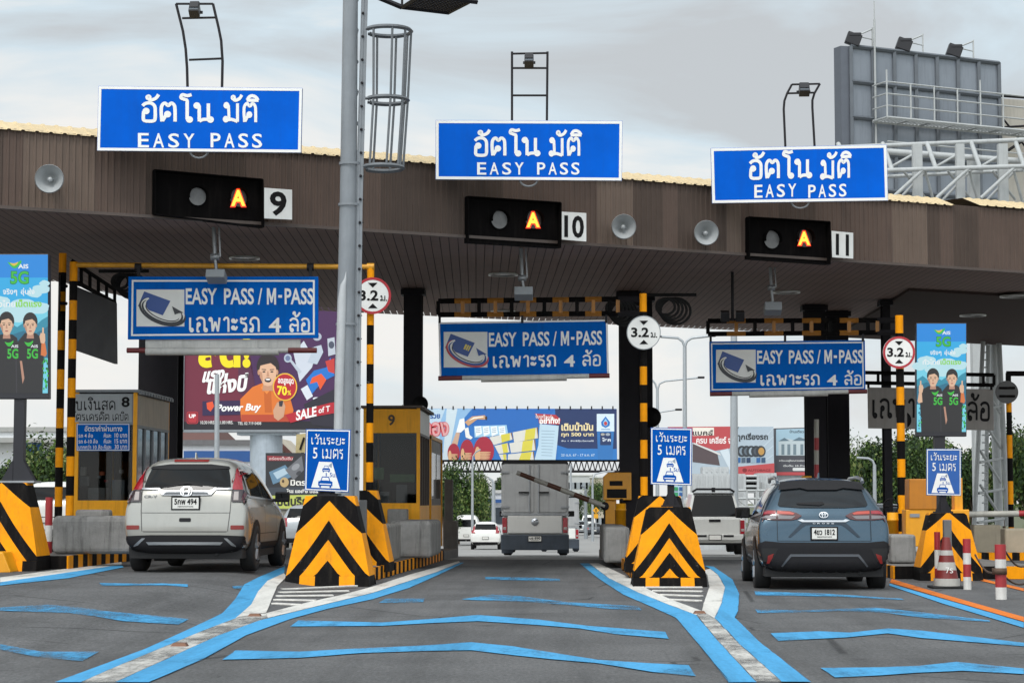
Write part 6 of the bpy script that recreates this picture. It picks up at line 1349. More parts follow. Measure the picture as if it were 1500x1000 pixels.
    sidewin(t, D, [[(.42, 1.12), (.66, 1.06), (.66, 1.44), (.55, 1.38)], [(.72, 1.05), (1.60, 1.03), (1.60, 1.48), (1.1, 1.50), (.72, 1.46)], [(1.68, 1.03), (2.85, 1.00), (2.55, 1.24), (2.2, 1.44), (1.68, 1.48)]], [(.36, 1.06), (2.9, .975), (2.9, 1.0), (.40, 1.10)])
    arches(t, D, .86, 3.50, .345, W, .23, SLATE); mirrors(t, 2.6, 1.08, .94, TRIM)
    o = MB(); o.bb(-.82, .82, .12, 4.2, .2, .34); o.tube([(.5, .1, .26), (.5, .6, .26)], .035, 10); o.build('underbody', RUBBER, t, bevel=.03)
    return t
bs = make_blue_suv('slate blue SUV with black bumper and plate 1812 in the right lane'); place(bs, XY(1207, 28.7), 28.7, -.02, -1.2)

# --- pickups
BOXG = M('cargo_box_grey', 'a0a09f', .5, .1, var=.1, streak=.25); BEDW = car_paint('pickup_grey_white', 'bdbbb6')
def pickup(label, kind, paint, name='pickup_truck', txt=True):
    t = thing(name, label, 'pickup truck', (0, 0, 0)); W = .90
    o = MB(); o.bb(-.88, .88, .12, 2.0, .55, 1.08); o.bb(-.90, .90, 2.0, 5.0, .5, 1.08); bd = o.build('body', paint, t, bevel=.05)
    o = MB(); o.prism([(-.74, 2.05, 1.06), (-.74, 3.9, 1.06), (-.74, 3.2, 1.70), (-.74, 2.15, 1.72)], (1.48, 0, 0)); o.build('cab', paint, t, bevel=.07)
    o = MB(); o.bb(-.74, .74, .06, .16, .60, 1.09); tg = o.build('tailgate', paint, t, bevel=.03)
    o = MB(); o.lathe([(.001, 0), (.10, 0), (.10, .012), (.001, .012)], (0, .045, .92), (0, 1, 0), 20) if kind == 'box' else o.bb(-.17, .17, .045, .07, .98, 1.06); hn = o.build('handle', CHROME if kind == 'box' else TRIM, tg)
    for s_ in (1, -1):
        o = MB(); o.bb(s_*.755 if s_ > 0 else -.885, .885 if s_ > 0 else -.755, .08, .3, .62, 1.03)
        o.bb(.775 if s_ > 0 else -.865, .865 if s_ > 0 else -.775, .072, .1, .70, .78, 1); o.build('tail_lamp', [TAILR, TAILC], t, bevel=.015)
    if kind == 'box':
        o = MB(); o.prism([(x, .1, z) for x, z in rrect(-.91, 1.12, .91, 2.56, .09, 4)], (0, 2.6, 0)); bx = o.build('cargo_box', BOXG, t)
        o = MB(); o.prism([(x, .085, z) for x, z in [(-.91+.09*(1-math.cos(a*math.pi/8)), 2.47+.09*math.sin(a*math.pi/8)) for a in range(5)]+[(.91-.09*(1-math.cos(a*math.pi/8)), 2.47+.09*math.sin(a*math.pi/8)) for a in range(4, -1, -1)]+[(.82, 2.49), (-.82, 2.49)]], (0, .015, 0)); o.build('top_edge', TRIM, bx)
        o = MB()
        for s_ in (-1, 1):
            x0, x1 = (-.86, -.03) if s_ < 0 else (.03, .86); o.prism([(x, .08, z) for x, z in rrect(x0, 1.18, x1, 2.47, .05, 3)], (0, .02, 0)); 
        dr = o.build('rear_door', BOXG, bx, bevel=.006)
        o = MB()
        for x in (-.15, .10): o.tube([(x, .06, 1.17), (x, .06, 2.47)], .022, 8)
        for s_ in (-1, 1):
            for z in (1.32, 2.26): o.bb(s_*.70 if s_ > 0 else -.93, .93 if s_ > 0 else -.70, .05, .085, z-.025, z+.025)
        o.build('lock_bar', GALV, dr)
        o = MB()
        for a, c in ((-.44, -.16), (.11, .38)): o.box(((a+c)/2, .045, 1.71), (c-a, .03, .04))
        o.build('latch', BLACK, dr); o = MB(); o.bb(-.92, .92, .06, .12, 1.09, 1.15); o.build('sill', GALV, bx)
        o = MB(); o.bb(-.92, .92, .0, .12, .16, .58); o.bb(-.92, -.60, .5, .55, .06, .4); o.bb(.60, .92, .5, .55, .06, .4); o.build('bumper_flap', M('flap_blue_black', '343c46', .55, var=.35, scale=3, streak=.2, dirtcol=(.1, .1, .1)), t, bevel=.02)
        plate(t, None, -.17, .40, .17, .53, 'บร 890' if txt else None, flat_y=-.012)
    else:
        o = MB(); sh = [(-.80, .30, 1.06), (.80, .30, 1.06), (.62, .62, 1.84), (-.62, .62, 1.84)]; bk = [(-.84, 2.1, 1.06), (.84, 2.1, 1.06), (.66, 2.1, 1.86), (-.66, 2.1, 1.86)]
        o.add(sh+bk, [(0, 1, 2, 3), (4, 5, 6, 7), (0, 4, 7, 3), (1, 5, 6, 2), (3, 2, 6, 7), (0, 1, 5, 4)]); cp = o.build('canopy', paint, t, bevel=.05)
        o = MB(); f = lambda u, z: (u, .30+(z-1.06)*.41-.012, z); o.add([f(-.70, 1.14), f(.70, 1.14), f(.56, 1.77), f(-.56, 1.77)], [(0, 1, 2, 3)]); wn = o.build('rear_window', CGLASS, cp)
        o = MB(); f2 = lambda u, z: (u, .30+(z-1.06)*.41-.03, z)
        for pts in ([(-.48, 1.76), (-.06, 1.76), (-.06, 1.60), (-.40, 1.60)], [(.48, 1.76), (.06, 1.76), (.06, 1.60), (.40, 1.60)]): o.poly([f2(*p) for p in pts])
        o.build('window_reflection_panel', M('canopy_inner_glass', '55585a', .1, var=0, spec=.8), wn) if False else None
        o = MB(); o.tube([(-.62, .62, 1.87), (-.5, .55, 1.95), (.5, .55, 1.95), (.62, .62, 1.87)], .035, 8); o.bb(-.05, .05, .5, .62, 1.86, 2.0); o.bb(-.6, .6, .55, .60, 1.80, 1.84); o.build('roof_bar', TRIM, cp)
        o = MB(); o.bb(-.84, .84, -.05, .12, .44, .62); o.bb(-.80, .80, .1, .3, .36, .5); bp = o.build('bumper', paint, t, bevel=.025)
        o = MB(); o.bb(-.55, -.25, -.06, .0, .54, .60); o.bb(.25, .55, -.06, .0, .54, .60); o.bb(-.8, .8, .14, .5, .30, .45); o.build('bumper_step', TRIM, bp); plate(t, None, -.17, .46, .17, .59, None, flat_y=-.065)
    for s_ in (1, -1):
        for y in (1.0, 4.1): wheel(t, s_*.88, y, .37, .24, 6, False)
    mirrors(t, 3.25, 1.12, .93, TRIM); o = MB(); o.bb(-.7, .7, .3, 4.6, .3, .52); o.build('chassis', RUBBER, t)
    return t
bt = pickup('grey pickup truck with tall box body and two rear doors in the centre lane', 'box', BEDW); place(bt, XY(783.5, 55.5), 55.5, gz(-1, 55.5)+.0)
wp = pickup('white pickup truck with canopy and dark rear window beyond the right centre obstacle', 'canopy', car_paint('pickup_white', 'c4c3be')); place(wp, XY(1047, 61), 61, gz(0, 61))
wb = pickup('small white box truck half hidden right of the grey box truck', 'box', CWHITE, 'box_truck', False); wb['category'] = 'truck'; place(wb, XY(820, 88), 88, gz(0, 88)); wb.scale = (.9, .9, .93)
# --- cars farther down the road
def simple_car(label, paint, st, win, cat='car', name='car', lampz=(.75, .98), W=.88):
    t = thing(name, label, cat, (0, 0, 0)); b = loft(st).build('body', paint, t, sub=2, smooth=True); D = Drape(b); o = MB(); D.patch(o, win, off=.012, step=.12); o.build('rear_window', CGLASS, t)
    for s_ in (1, -1):
        o = MB(); D.patch(o, [(s_*.60, lampz[0]), (s_*.80, lampz[0]), (s_*.80, lampz[1]), (s_*.62, lampz[1])][::s_], off=.02, step=.1); o.build('tail_lamp', TAILR, t)
        o = MB(); D.patch(o, [(.6, 1.0), (1.5, 1.0), (1.5, 1.3), (.8, 1.3)], 'right' if s_ > 0 else 'left', .01, 0, .15); D.patch(o, [(1.6, 1.0), (2.6, 1.0), (2.2, 1.3), (1.6, 1.32)], 'right' if s_ > 0 else 'left', .01, 0, .15); o.build('side_window', CGLASS, t)
        for y in (.85, 3.4): wheel(t, s_*W, y, .32, .2, 5, False)
    o = MB(); D.patch(o, [(-.8, .45), (.8, .45), (.78, .3), (-.78, .3)], off=.014, step=.15); o.build('lower_bumper', TRIM, t); plate(t, D, -.17, .62, .17, .74, None, .02)
    return t
SEDAN = [(0, .4, .6, .70, .68, .74, .76, .70), (.04, .32, .7, .98, .80, .85, .86, .80), (.5, .27, .95, 1.04, .84, .88, .87, .78), (.95, .25, .96, 1.34, .84, .88, .86, .62), (1.4, .25, .96, 1.43, .84, .88, .86, .58), (2.3, .25, .95, 1.43, .84, .88, .86, .58), (3.1, .25, .9, 1.02, .84, .88, .84, .68), (4.1, .28, .8, .86, .80, .84, .8, .66), (4.4, .4, .6, .66, .6, .65, .62, .5)]
SUVS = [(0, .4, .6, .70, .70, .76, .78, .72), (.04, .32, .8, 1.0, .82, .87, .87, .82), (.15, .28, .98, 1.20, .85, .89, .88, .76), (.38, .26, 1.0, 1.55, .86, .90, .88, .66), (.6, .25, 1.0, 1.63, .86, .90, .88, .64), (2.3, .25, 1.0, 1.62, .86, .90, .88, .62), (3.1, .25, .95, 1.1, .86, .90, .86, .70), (4.1, .28, .85, .92, .82, .86, .82, .66), (4.4, .4, .6, .66, .6, .65, .62, .5)]
VAN = [(0, .4, .7, .80, .74, .80, .82, .78), (.04, .34, .9, 1.3, .86, .90, .90, .84), (.10, .32, 1.1, 1.75, .88, .93, .92, .80), (.25, .30, 1.15, 2.05, .88, .94, .92, .74), (.5, .28, 1.15, 2.12, .88, .94, .92, .72), (3.6, .28, 1.1, 2.1, .88, .94, .92, .72), (4.6, .3, 1.0, 1.2, .86, .92, .86, .7), (5.0, .4, .7, .8, .7, .75, .72, .6)]
wsed = [(-.60, 1.06), (.60, 1.06), (.50, 1.33), (-.50, 1.33)]; wsuv = [(-.64, 1.16), (.64, 1.16), (.56, 1.48), (-.56, 1.48)]; wvan = [(-.70, 1.28), (.70, 1.28), (.62, 1.78), (-.62, 1.78)]
def put(t, px, Y, dz=0): place(t, XY(px, Y), Y, gz(XY(px, Y), Y)+dz); return t
put(simple_car('white SUV on the road just left of the box truck', CWHITE, SUVS, wsuv, 'SUV', 'suv', (.95, 1.4)), 711, 120)
put(simple_car('white passenger van ahead of the white SUV, left of the box truck', CWHITE, VAN, wvan, 'van', 'van', (.8, 1.15), .92), 683, 142)
put(simple_car('silver car peeking out between the pearl white SUV and the left obstacle', SILV, SUVS, wsuv, 'car', 'car', (.85, 1.15)), 446, 72)
put(simple_car('dark grey car far down the road, right one of the distant pair beyond the boom', DGREY, SEDAN, wsed), 871, 205)
put(simple_car('silver car far down the road, left one of the distant pair beyond the boom', SILV, SUVS, wsuv, 'car', 'car', (.85, 1.15)), 852, 222)
put(simple_car('white van far down the road above the distant pair of cars', CWHITE, VAN, wvan, 'van', 'van', (.8, 1.15), .92), 862, 262)
put(simple_car('white car behind the far left obstacle, only its roof and window in view', CWHITE, SUVS, wsuv, 'car', 'car', (.85, 1.15)), 70, 50)
put(simple_car('dark grey SUV in the far right lane beyond the blue SUV', DGREY, SUVS, wsuv, 'SUV', 'suv', (.85, 1.15)), 1300, 66)
# ------------------------------------------------------------------ billboards and background
def el(cx, cy, a, b, n=20, rot=0.0, t0=0, t1=360):
    out = []
    for k in range(n+(0 if t1-t0 == 360 else 1)):
        t = math.radians(t0+(t1-t0)*k/n); x, y = a*math.cos(t), b*math.sin(t)
        out.append((cx+x*math.cos(rot)-y*math.sin(rot), cy+x*math.sin(rot)+y*math.cos(rot)))
    return out
class Art:
    """flat print on an upright board; coordinates are those of an enlarged view of the board"""
    def __init__(s, Y, scale, ox, oy, dz): s.o = MB(); s.Y, s.k, s.ox, s.oy, s.dz = Y, scale, ox, oy, dz; s.mats = []; s.names = {}
    def m(s, c):
        if c not in s.names: s.names[c] = len(s.mats); s.mats.append(M('print_'+c, c, .6, var=.05, scale=.5))
        return s.names[c]
    def p(s, x, y, l): return P(s.ox+x/s.k, s.oy+y/s.k, s.Y-l*s.dz)
    def poly(s, pts, c, l): s.o.poly([s.p(x, y, l) for x, y in pts], s.m(c))
    def text(s, t, x0, y0, x1, y1, c, l, b=.02, sk=0, it=0): s.o.text(t, lambda u, v: s.p(x0+(x1-x0)*u+it*(v-.5), y1+(y0-y1)*v-sk*u, l), s.m(c), b)
    def build(s, name, parent): return s.o.build(name, s.mats, parent)
LAMPGREY = M('street_lamp_grey', 'a5a9ac', .4, .4, var=.05); TRUSSG = M('truss_grey', '8a8c8e', .45, .4, var=.15, streak=.2); TRUSSW = M('truss_white', 'acaead', .5, 0, var=.12, streak=.25)
# maroon and purple billboard, left
Y = 105; A = Art(Y, 10/3, 250, 460, .006)
t = thing('billboard', 'maroon and purple billboard with a smiling figure in an orange shirt', 'billboard', P(390, 700, Y))
o = MB(); o.prism([P(268, 405, Y), P(512, 405, Y), P(512, 630, Y), P(268, 630, Y)], (0, .8, 0)); bdm = o.build('panel', M('print_maroon', '6e2438', .6, var=.06, scale=.3), t)
A.poly([(300, -180), (870, -180), (870, 540), (640, 560), (420, 400)], '46234f', 1); A.poly([(300, -180), (420, 400), (640, 560), (560, 560), (330, 380), (330, -180)], '552540', 1.2); A.poly([(60, 525), (870, 520), (870, 568), (60, 568)], '232027', 1.6)
A.text('ลด!', 135, 100, 390, 262, 'f0d81c', 4, .05); A.text('แรง', 158, 280, 262, 335, 'f1efec', 4, .045, 12, 14); A.text('แห่งปี', 182, 295, 374, 392, 'f1efec', 4.4, .045, 16, 14)
A.poly([(155, 425), (450, 418), (455, 488), (155, 495)], '2f2148', 3); A.text('Power Buy', 225, 440, 440, 486, 'f3f1ee', 6.6, .035, 6, 10); A.poly([(175, 432), (205, 425), (212, 450), (195, 475), (178, 462)], 'e0532e', 3.6)
A.poly(rrect(78, 475, 134, 535, 10), 'b23038', 3); A.poly(rrect(82, 479, 130, 531, 8), '5f1c2b', 3.3); A.poly(rrect(85, 482, 127, 528, 7), 'b23038', 3.6); A.text('UP', 89, 488, 123, 506, 'f2efec', 4.2, .04)
A.text('10.30 HRS. - 21.00 HRS.', 146, 520, 305, 536, 'd8d4d0', 3, .02); A.text('TEL 02 719 0408', 328, 525, 442, 540, 'd8d4d0', 3, .02)
A.poly([(340, 415), (400, 355), (450, 335), (510, 345), (580, 395), (600, 470), (585, 525), (345, 525), (340, 470)], 'd9722a', 4.0); A.poly([(345, 490), (585, 490), (585, 525), (345, 525)], 'b5452a', 4.3); A.poly([(455, 365), (470, 385), (490, 362), (495, 480), (460, 480)], 'c25f20', 4.4); A.poly([(440, 360), (470, 390), (500, 350), (490, 340), (450, 345)], 'e6863a', 4.7)
mtx = [A.m(c) for c in ('dcae8e', 'c08d6f', '2a2022', '2a2022', 'f0e6e2')]
man(A.o, lambda u, v, dz: A.p(u, v, 5+dz*1200*.25), 475, 200, 46, 150, mtx[0], mtx[1], mtx[2], mtx[3], mtx[4], .0006, True)
A.poly([(500, 470), (520, 430), (550, 425), (560, 450), (552, 500), (525, 520), (505, 505)], 'c99a7c', 6); A.poly([(528, 425), (550, 420), (545, 450), (530, 450)], '35323a', 6.4)
A.poly(el(558, 355, 60, 68, 32), 'e6b43a', 6.8); A.poly(el(558, 355, 54, 62, 32), 'b21f2d', 7.1); A.text('ลดสูงสุด', 524, 312, 600, 346, 'f3f0ec', 7.5, .03, -4); A.text('70', 520, 348, 568, 394, 'f4dc2e', 7.5, .04, -4); A.text('%', 570, 372, 588, 395, 'f4dc2e', 7.5, .02)
A.poly([(600, 190), (650, 130), (670, 165), (720, 160), (690, 260), (630, 330)], 'c8ccd6', 3.2)
for q, c in ((([(668, 235), (700, 160), (735, 150), (745, 185), (715, 245)]), 'b8c0cc'), (el(572, 215, 19, 21), 'aeb8c6'), (el(572, 215, 12, 13), '6c7896'), ([(580, 228), (590, 222), (640, 280), (628, 292)], 'b5bcc8'), ([(765, 120), (800, 112), (805, 195), (770, 205)], 'b9bec8'), (el(785, 150, 14, 18), '4a4f60'),
             ([(635, 365), (668, 345), (695, 400), (665, 420)], 'd5d9e0'), (el(712, 412, 18, 7), 'dfe3e8'), ([(660, 320), (700, 275), (760, 260), (780, 210), (800, 300), (740, 330), (690, 390)], '1f6fc0'), ([(690, 310), (735, 290), (760, 320), (730, 370), (715, 330), (680, 340)], 'e0552a'), ([(755, 230), (800, 215), (800, 290), (770, 280)], 'c23a34'), (el(715, 110, 22, 20), 'a9aebb'), (el(712, 106, 12, 11), '53506a'),
             ([(650, 440), (870, 330), (870, 560), (690, 540)], '2a2632')): A.poly(q, c, 3.4+.02*(len(A.o.f) % 40))
A.poly([(585, 530), (560, 490), (640, 468), (780, 432), (870, 420), (870, 470), (700, 500)], 'b3212f', 7.6); A.text('SALE', 612, 470, 712, 520, 'f4f1ee', 8.2, .03, 22); A.text('of T', 722, 455, 778, 484, 'f4f1ee', 8.2, .02, 10)
A.build('artwork', bdm)
o = MB(); o.bb(XY(266, Y), XY(514, Y), Y-.1, Y+.9, P(0, 633, Y).z, P(0, 629.5, Y).z); o.bb(XY(264, Y), XY(268, Y), Y-.1, Y+.9, P(0, 632, Y).z, P(0, 404, Y).z); o.build('frame', GREYP, t)
o = MB(); o.tube([P(390, 632, Y+1), P(390, 780, Y+1)], 24*Y/FPX, 20); o.bb(XY(345, Y), XY(432, Y), Y+.2, Y+1.6, P(0, 637, Y).z, P(0, 631, Y).z); o.build('post', M('billboard_post', 'a9b2ba', .5, .2, var=.12, streak=.2), t)
# long blue billboard across the road
Y = 185; A = Art(Y, 1500/280, 630, 590, .010)
t = thing('billboard', 'long blue fuel billboard with gold bars above the road', 'billboard', P(767, 760, Y))
o = MB(); o.prism([P(612, 598, Y), P(903, 598.5, Y), P(904, 673, Y), P(612, 673, Y)], (0, 1.0, 0)); bdm = o.build('panel', M('print_blue', '2a6fb8', .6, var=.08, scale=.1), t)
A.poly([(-90, 45), (330, 45), (240, 150), (170, 445), (-90, 445)], '8db4d6', .6); A.poly([(-90, 45), (120, 45), (60, 200), (110, 445), (-90, 445)], 'b9cfde', .9); A.poly([(130, 45), (215, 45), (140, 445), (100, 445)], 'c9d6dc', 1.1); A.poly([(330, 45), (980, 45), (820, 230), (480, 260), (330, 180)], '2566b2', 1.0)
A.poly([(980, 45), (1465, 48), (1465, 360), (1080, 355), (1000, 330)], '22345f', 1.4); A.poly([(1000, 365), (1465, 352), (1465, 445), (1000, 445)], '2e74b8', 1.3)
A.text('รวย', 0, 88, 78, 122, '1f4f98', 3, .03, 2); A.text('ทอง', -60, 150, 150, 265, 'c7464c', 3, .09, 4); A.text('ทอง', -56, 154, 146, 262, 'dba0a0', 3.4, .02, 4)
A.poly([(165, 330), (205, 230), (235, 235), (215, 330)], 'caa58c', 2.2); A.poly([(205, 230), (232, 128), (268, 118), (275, 200), (240, 232)], 'eef0f2', 2.6); A.poly([(272, 150), (330, 105), (430, 95), (445, 130), (370, 128), (300, 180)], 'c99a72', 2.5); A.poly([(300, 140), (340, 112), (420, 103), (420, 112), (345, 124)], 'f3e8d8', 2.9); A.poly([(270, 200), (300, 190), (310, 250), (335, 270), (320, 285), (280, 270)], 'e9e5df', 2.7); A.poly(el(440, 118, 9, 16), '3a2c28', 3.0)
for a, b, c, d in ((196, 232, 215, 110), (262, 305, 150, 200)): pass
A.poly([(345, 180), (600, 172), (612, 240), (460, 262), (350, 270)], '9cc4dc', 2.0)
for k in range(4):
    x = 350+k*62; A.poly([(x, 186), (x+50, 180), (x+58, 240), (x+10, 262)], 'e8edf0', 2.4)
    for j in range(3): A.poly([(x+10, 200+j*14), (x+45, 196+j*14), (x+45, 200+j*14), (x+10, 204+j*14)], '7c8f9c', 2.7)
for q in ([(465, 268), (640, 232), (650, 285), (500, 330)], [(648, 230), (845, 190), (850, 275), (660, 310)], [(505, 335), (612, 312), (625, 385), (540, 400)], [(622, 315), (825, 285), (830, 370), (635, 392)], [(540, 405), (600, 400), (602, 445), (560, 445)], [(612, 402), (815, 380), (818, 445), (610, 445)]):
    A.poly(q, 'd6d2c8', 2.2); a, b, c, d = q; f = lambda p, r, s: (p[0]+(r[0]-p[0])*s, p[1]+(r[1]-p[1])*s); A.poly([f(a, b, .52), f(a, b, .92), f(d, c, .84), f(d, c, .42)], 'd4c648', 2.5); A.poly([f(a, b, .95), b, c, f(d, c, .98)], '8a6430', 2.5)
for cx, cy, a, b in ((185, 395, 48, 78), (290, 385, 55, 100), (422, 375, 80, 112)):
    A.poly([(x, min(y, 445)) for x, y in el(cx, cy, a, b, 26)], 'a3263a', 3.0+cx/1500)
    for k in range(7): A.poly([(x, min(y, 445)) for x, y in el(cx, cy+b*(.10+.11*k), a*(.72-.03*k), b*.05, 14)], 'cfa07a', 3.5+cx/1500)
    A.poly([(x, min(y, 445)) for x, y in el(cx-a*.62, cy+b*.3, a*.28, b*.6, 14)], 'd8aa7c', 3.7+cx/1500)
A.poly([(860, 165), (1010, 178), (1000, 300), (985, 445), (820, 445), (850, 330)], 'b9cfdc', 3.2)
for k in range(9): A.poly([(875, 215+24*k), (980-3*k, 219+24*k), (980-3*k, 224+24*k), (872, 220+24*k)], '93a9b8', 3.5)
A.poly([(820, 82), (985, 92), (1025, 128), (1015, 170), (855, 160), (850, 118)], 'b3383c', 3.6); A.text('ใบเสร็จเก่า', 828, 84, 966, 118, 'f0dcd8', 4.2, .02, -10); A.text('อย่าทิ้ง!', 858, 110, 1018, 164, 'f4f0ea', 4.2, .04, 2)
A.text('เติมน้ำมัน', 1030, 150, 1280, 218, 'ead6a4', 4, .035); A.text('ทุก 500 บาท', 1030, 232, 1284, 270, 'ead6a4', 4, .03); A.text('รับ 1 สิทธิ์ลุ้นโชคฟรี', 1030, 290, 1284, 306, 'd8dde6', 4, .02); A.text('23 ต.ค. 67 - 17 ธ.ค. 67', 1028, 398, 1292, 418, 'b8d0e8', 4, .02)
A.poly([(1308, 85), (1445, 85), (1445, 222), (1308, 222)], 'd3e2ec', 3.5); A.poly([(1377, 105), (1412, 150), (1408, 178), (1377, 195), (1346, 178), (1342, 150)], '2a6cb8', 4); A.poly([(1377, 120), (1396, 152), (1392, 172), (1377, 182), (1362, 172), (1358, 152)], '8ac2e2', 4.3); A.poly(el(1377, 160, 13, 16), 'c23a3a', 4.6); A.text('STATION', 1346, 202, 1410, 211, '3f6fa6', 4.2, .02) if False else A.poly([(1342, 204), (1412, 204), (1412, 209), (1342, 209)], '4a7cb0', 4.2)
A.poly([(1310, 222), (1443, 222), (1430, 445), (1318, 445)], '2f6fae', 3); A.poly([(1335, 232), (1420, 232), (1420, 330), (1335, 330)], '24365e', 3.6); A.poly(el(1355, 246, 16, 10), 'a8a49c', 4); A.poly(el(1395, 246, 18, 11), '9aa3ad', 4); A.text('โชค', 1350, 272, 1418, 302, 'dfe6ee', 4.2, .03)
A.build('artwork', bdm)
o = MB(); 
for k in range(19): x = 617+k*15.6; o.box(P(x, 597, Y), (.12, .12, .3))
a0, a1 = P(600, 674, Y), P(925, 674, Y); b0, b1 = P(600, 690, Y), P(925, 690, Y)
for q in ((a0, a1), (b0, b1)): o.bar(q[0]+Vector((0, .5, 0)), q[1]+Vector((0, .5, 0)), .16)
n = 40
for k in range(n): o.bar(a0.lerp(a1, k/n)+Vector((0, .5, 0)), b0.lerp(b1, (k+.5)/n)+Vector((0, .5, 0)), .1); o.bar(b0.lerp(b1, (k+.5)/n)+Vector((0, .5, 0)), a0.lerp(a1, (k+1)/n)+Vector((0, .5, 0)), .1)
o.tube([P(605, 690, Y+1.5), P(605, 800, Y+1.5)], .8, 14); o.tube([P(926, 640, Y+1.5), P(926, 800, Y+1.5)], .8, 14)
o.build('truss', DARK, t)
# pale red tyre shop billboard and house billboard, right
Y = 150; A = Art(Y, 1500/260, 980, 600, .008)
t = thing('billboard', 'red and pale blue billboard with a row of tyres', 'billboard', P(1070, 760, Y))
o = MB(); o.prism([P(978, 625, Y), P(1133, 624.5, Y), P(1134, 694, Y), P(978, 694, Y)], (0, .8, 0)); bdm = o.build('panel', M('print_pale_blue', 'a9b6c0', .6, var=.06, scale=.2), t)
A.poly([(-10, 145), (530, 140), (515, 325), (390, 345), (200, 275), (-10, 280)], 'b5484b', 1); A.poly([(200, 150), (380, 150), (380, 215), (200, 220)], 'e6dfd2', 1.6); A.text('ออโต้แบคส์', 40, 165, 372, 216, '3a3434', 2.2, .03); A.text('ครบ เคลียร์ จบ', 230, 225, 560, 285, 'f0e6e2', 2.4, .03); A.text('ทุกเรื่องรถ', 570, 195, 836, 268, '2f3338', 2.4, .035)
A.poly([(530, 140), (590, 145), (560, 215), (528, 215)], '38404a', 1.4); A.poly([(200, 285), (410, 375), (430, 470), (200, 440)], '55484a', 1.8); A.poly([(200, 285), (410, 375), (440, 385), (430, 370), (215, 278)], 'd8d4d0', 2.1); A.poly([(430, 345), (500, 325), (560, 540), (540, 560)], 'c9d2d8', 1.7); A.poly([(585, 480), (890, 450), (890, 555), (585, 555)], 'b5484b', 1.8); A.text('AUTOBACS', 665, 500, 858, 520, '7a2428', 2.4, .03); A.poly(el(640, 510, 20, 17), '7a2428', 2.4)
for k in range(5): A.poly(el(615+k*40, 350, 42, 48, 20), '33373c', 2.0+.3*k); A.poly(el(620+k*40, 350, 26, 32, 16), ('7c8a96', '5a646e', '96a4ae', '4a5058', 'b58a4a')[k], 2.15+.3*k)
for k in range(6): A.poly([(570+k*42, 405), (605+k*42, 402), (605+k*42, 445), (570+k*42, 448)], ('2f5f94', '4a5a6a', '2a3c58', '8fa6b4', '2f5f94', '35506c')[k], 3.6)
for k in range(4): A.poly([(780, 262+k*60), (880, 150+k*75), (885, 155+k*75), (785, 270+k*60)], 'b9c5cd', 1.2)
A.build('artwork', bdm); o = MB(); o.bb(XY(976, Y), XY(1136, Y), Y+.1, Y+.7, P(0, 700, Y).z, P(0, 694.5, Y).z)
for x in (1000, 1060, 1120): o.bb(XY(x, Y)-.3, XY(x, Y)+.3, Y+.3, Y+.9, -3, P(0, 694, Y).z)
o.build('frame', TRUSSG, t)
Y = 152; A = Art(Y, 1500/260, 980, 600, .008)
t = thing('billboard', 'dark grey and pale blue billboard showing a large house', 'billboard', P(1160, 760, Y))
o = MB(); o.prism([P(1134.5, 627, Y), P(1212, 625, Y), P(1212, 692, Y), P(1134.5, 692, Y)], (0, .8, 0)); bdm = o.build('panel', M('print_charcoal', '4a4a50', .6, var=.06, scale=.2), t)
A.poly([(905, 165), (1330, 150), (1330, 385), (905, 385)], '9db8c6', 1); A.poly([(925, 265), (980, 240), (1060, 255), (1100, 235), (1330, 240), (1330, 385), (925, 385)], 'b9c3c6', 1.5); A.poly([(925, 265), (975, 235), (1020, 262)], '5f7480', 1.9); A.poly([(1040, 262), (1100, 230), (1200, 262)], '5f7480', 1.9)
for x in (950, 1000, 1050, 1110, 1150): A.poly([(x, 290), (x+25, 290), (x+25, 380), (x, 380)], '71828a', 2.2)
A.text('บ้านเดี่ยว', 1020, 170, 1140, 195, '3c4850', 2, .02); A.text('พร้อมอยู่ใจกลางเมือง', 930, 420, 1150, 440, 'd6d6d4', 2, .02); A.text('เริ่มต้น 10 ล้าน', 965, 462, 1155, 480, 'd6d6d4', 2, .02); A.poly(rrect(1045, 488, 1165, 515, 8), 'd6d6d4', 2); A.poly([(905, 525), (1330, 525), (1330, 552), (905, 552)], 'b5484b', 1.8)
A.build('artwork', bdm); o = MB(); o.bb(XY(1135, Y), XY(1211, Y), Y+.1, Y+.7, -3, P(0, 693, Y).z); o.build('frame', TRUSSG, t)
# roadside boards behind the pearl SUV
Y = 96; A = Art(Y, 10/3, 250, 460, .006)
t = thing('billboard', 'black photographic roadside board with a yellow-green strip left of the blue distance sign', 'billboard', P(420, 750, Y))
o = MB(); o.prism([P(389, 663, Y), P(470, 663, Y), P(470, 746, Y), P(389, 746, Y)], (0, .4, 0)); bdm = o.build('panel', M('print_black', '2b2b2e', .5, var=.15), t)
A.poly([(470, 690), (600, 695), (592, 715), (472, 715)], '8d3138', 1); A.text('อร่อยเต็มอิ่ม', 480, 695, 596, 711, 'd8b8b4', 1.8, .02)
for q, c in (([(480, 770), (560, 735), (600, 790), (500, 830)], '5f7f96'), ([(500, 775), (555, 750), (575, 775), (520, 805)], 'a8bcc8'), ([(560, 760), (640, 690), (650, 760), (600, 810)], '6a6a6e'), (el(610, 745, 22, 14, 16, -.6), '8f8f92'), (el(625, 775, 14, 9, 16, -.6), '3c3c40'), (el(555, 820, 22, 24), 'b59a6c'), (el(549, 815, 6, 8), '4a3828'), ([(470, 845), (720, 842), (720, 876), (470, 880)], '3a3f46')): A.poly(q, c, 1.2+.05*(len(A.o.f) % 12))
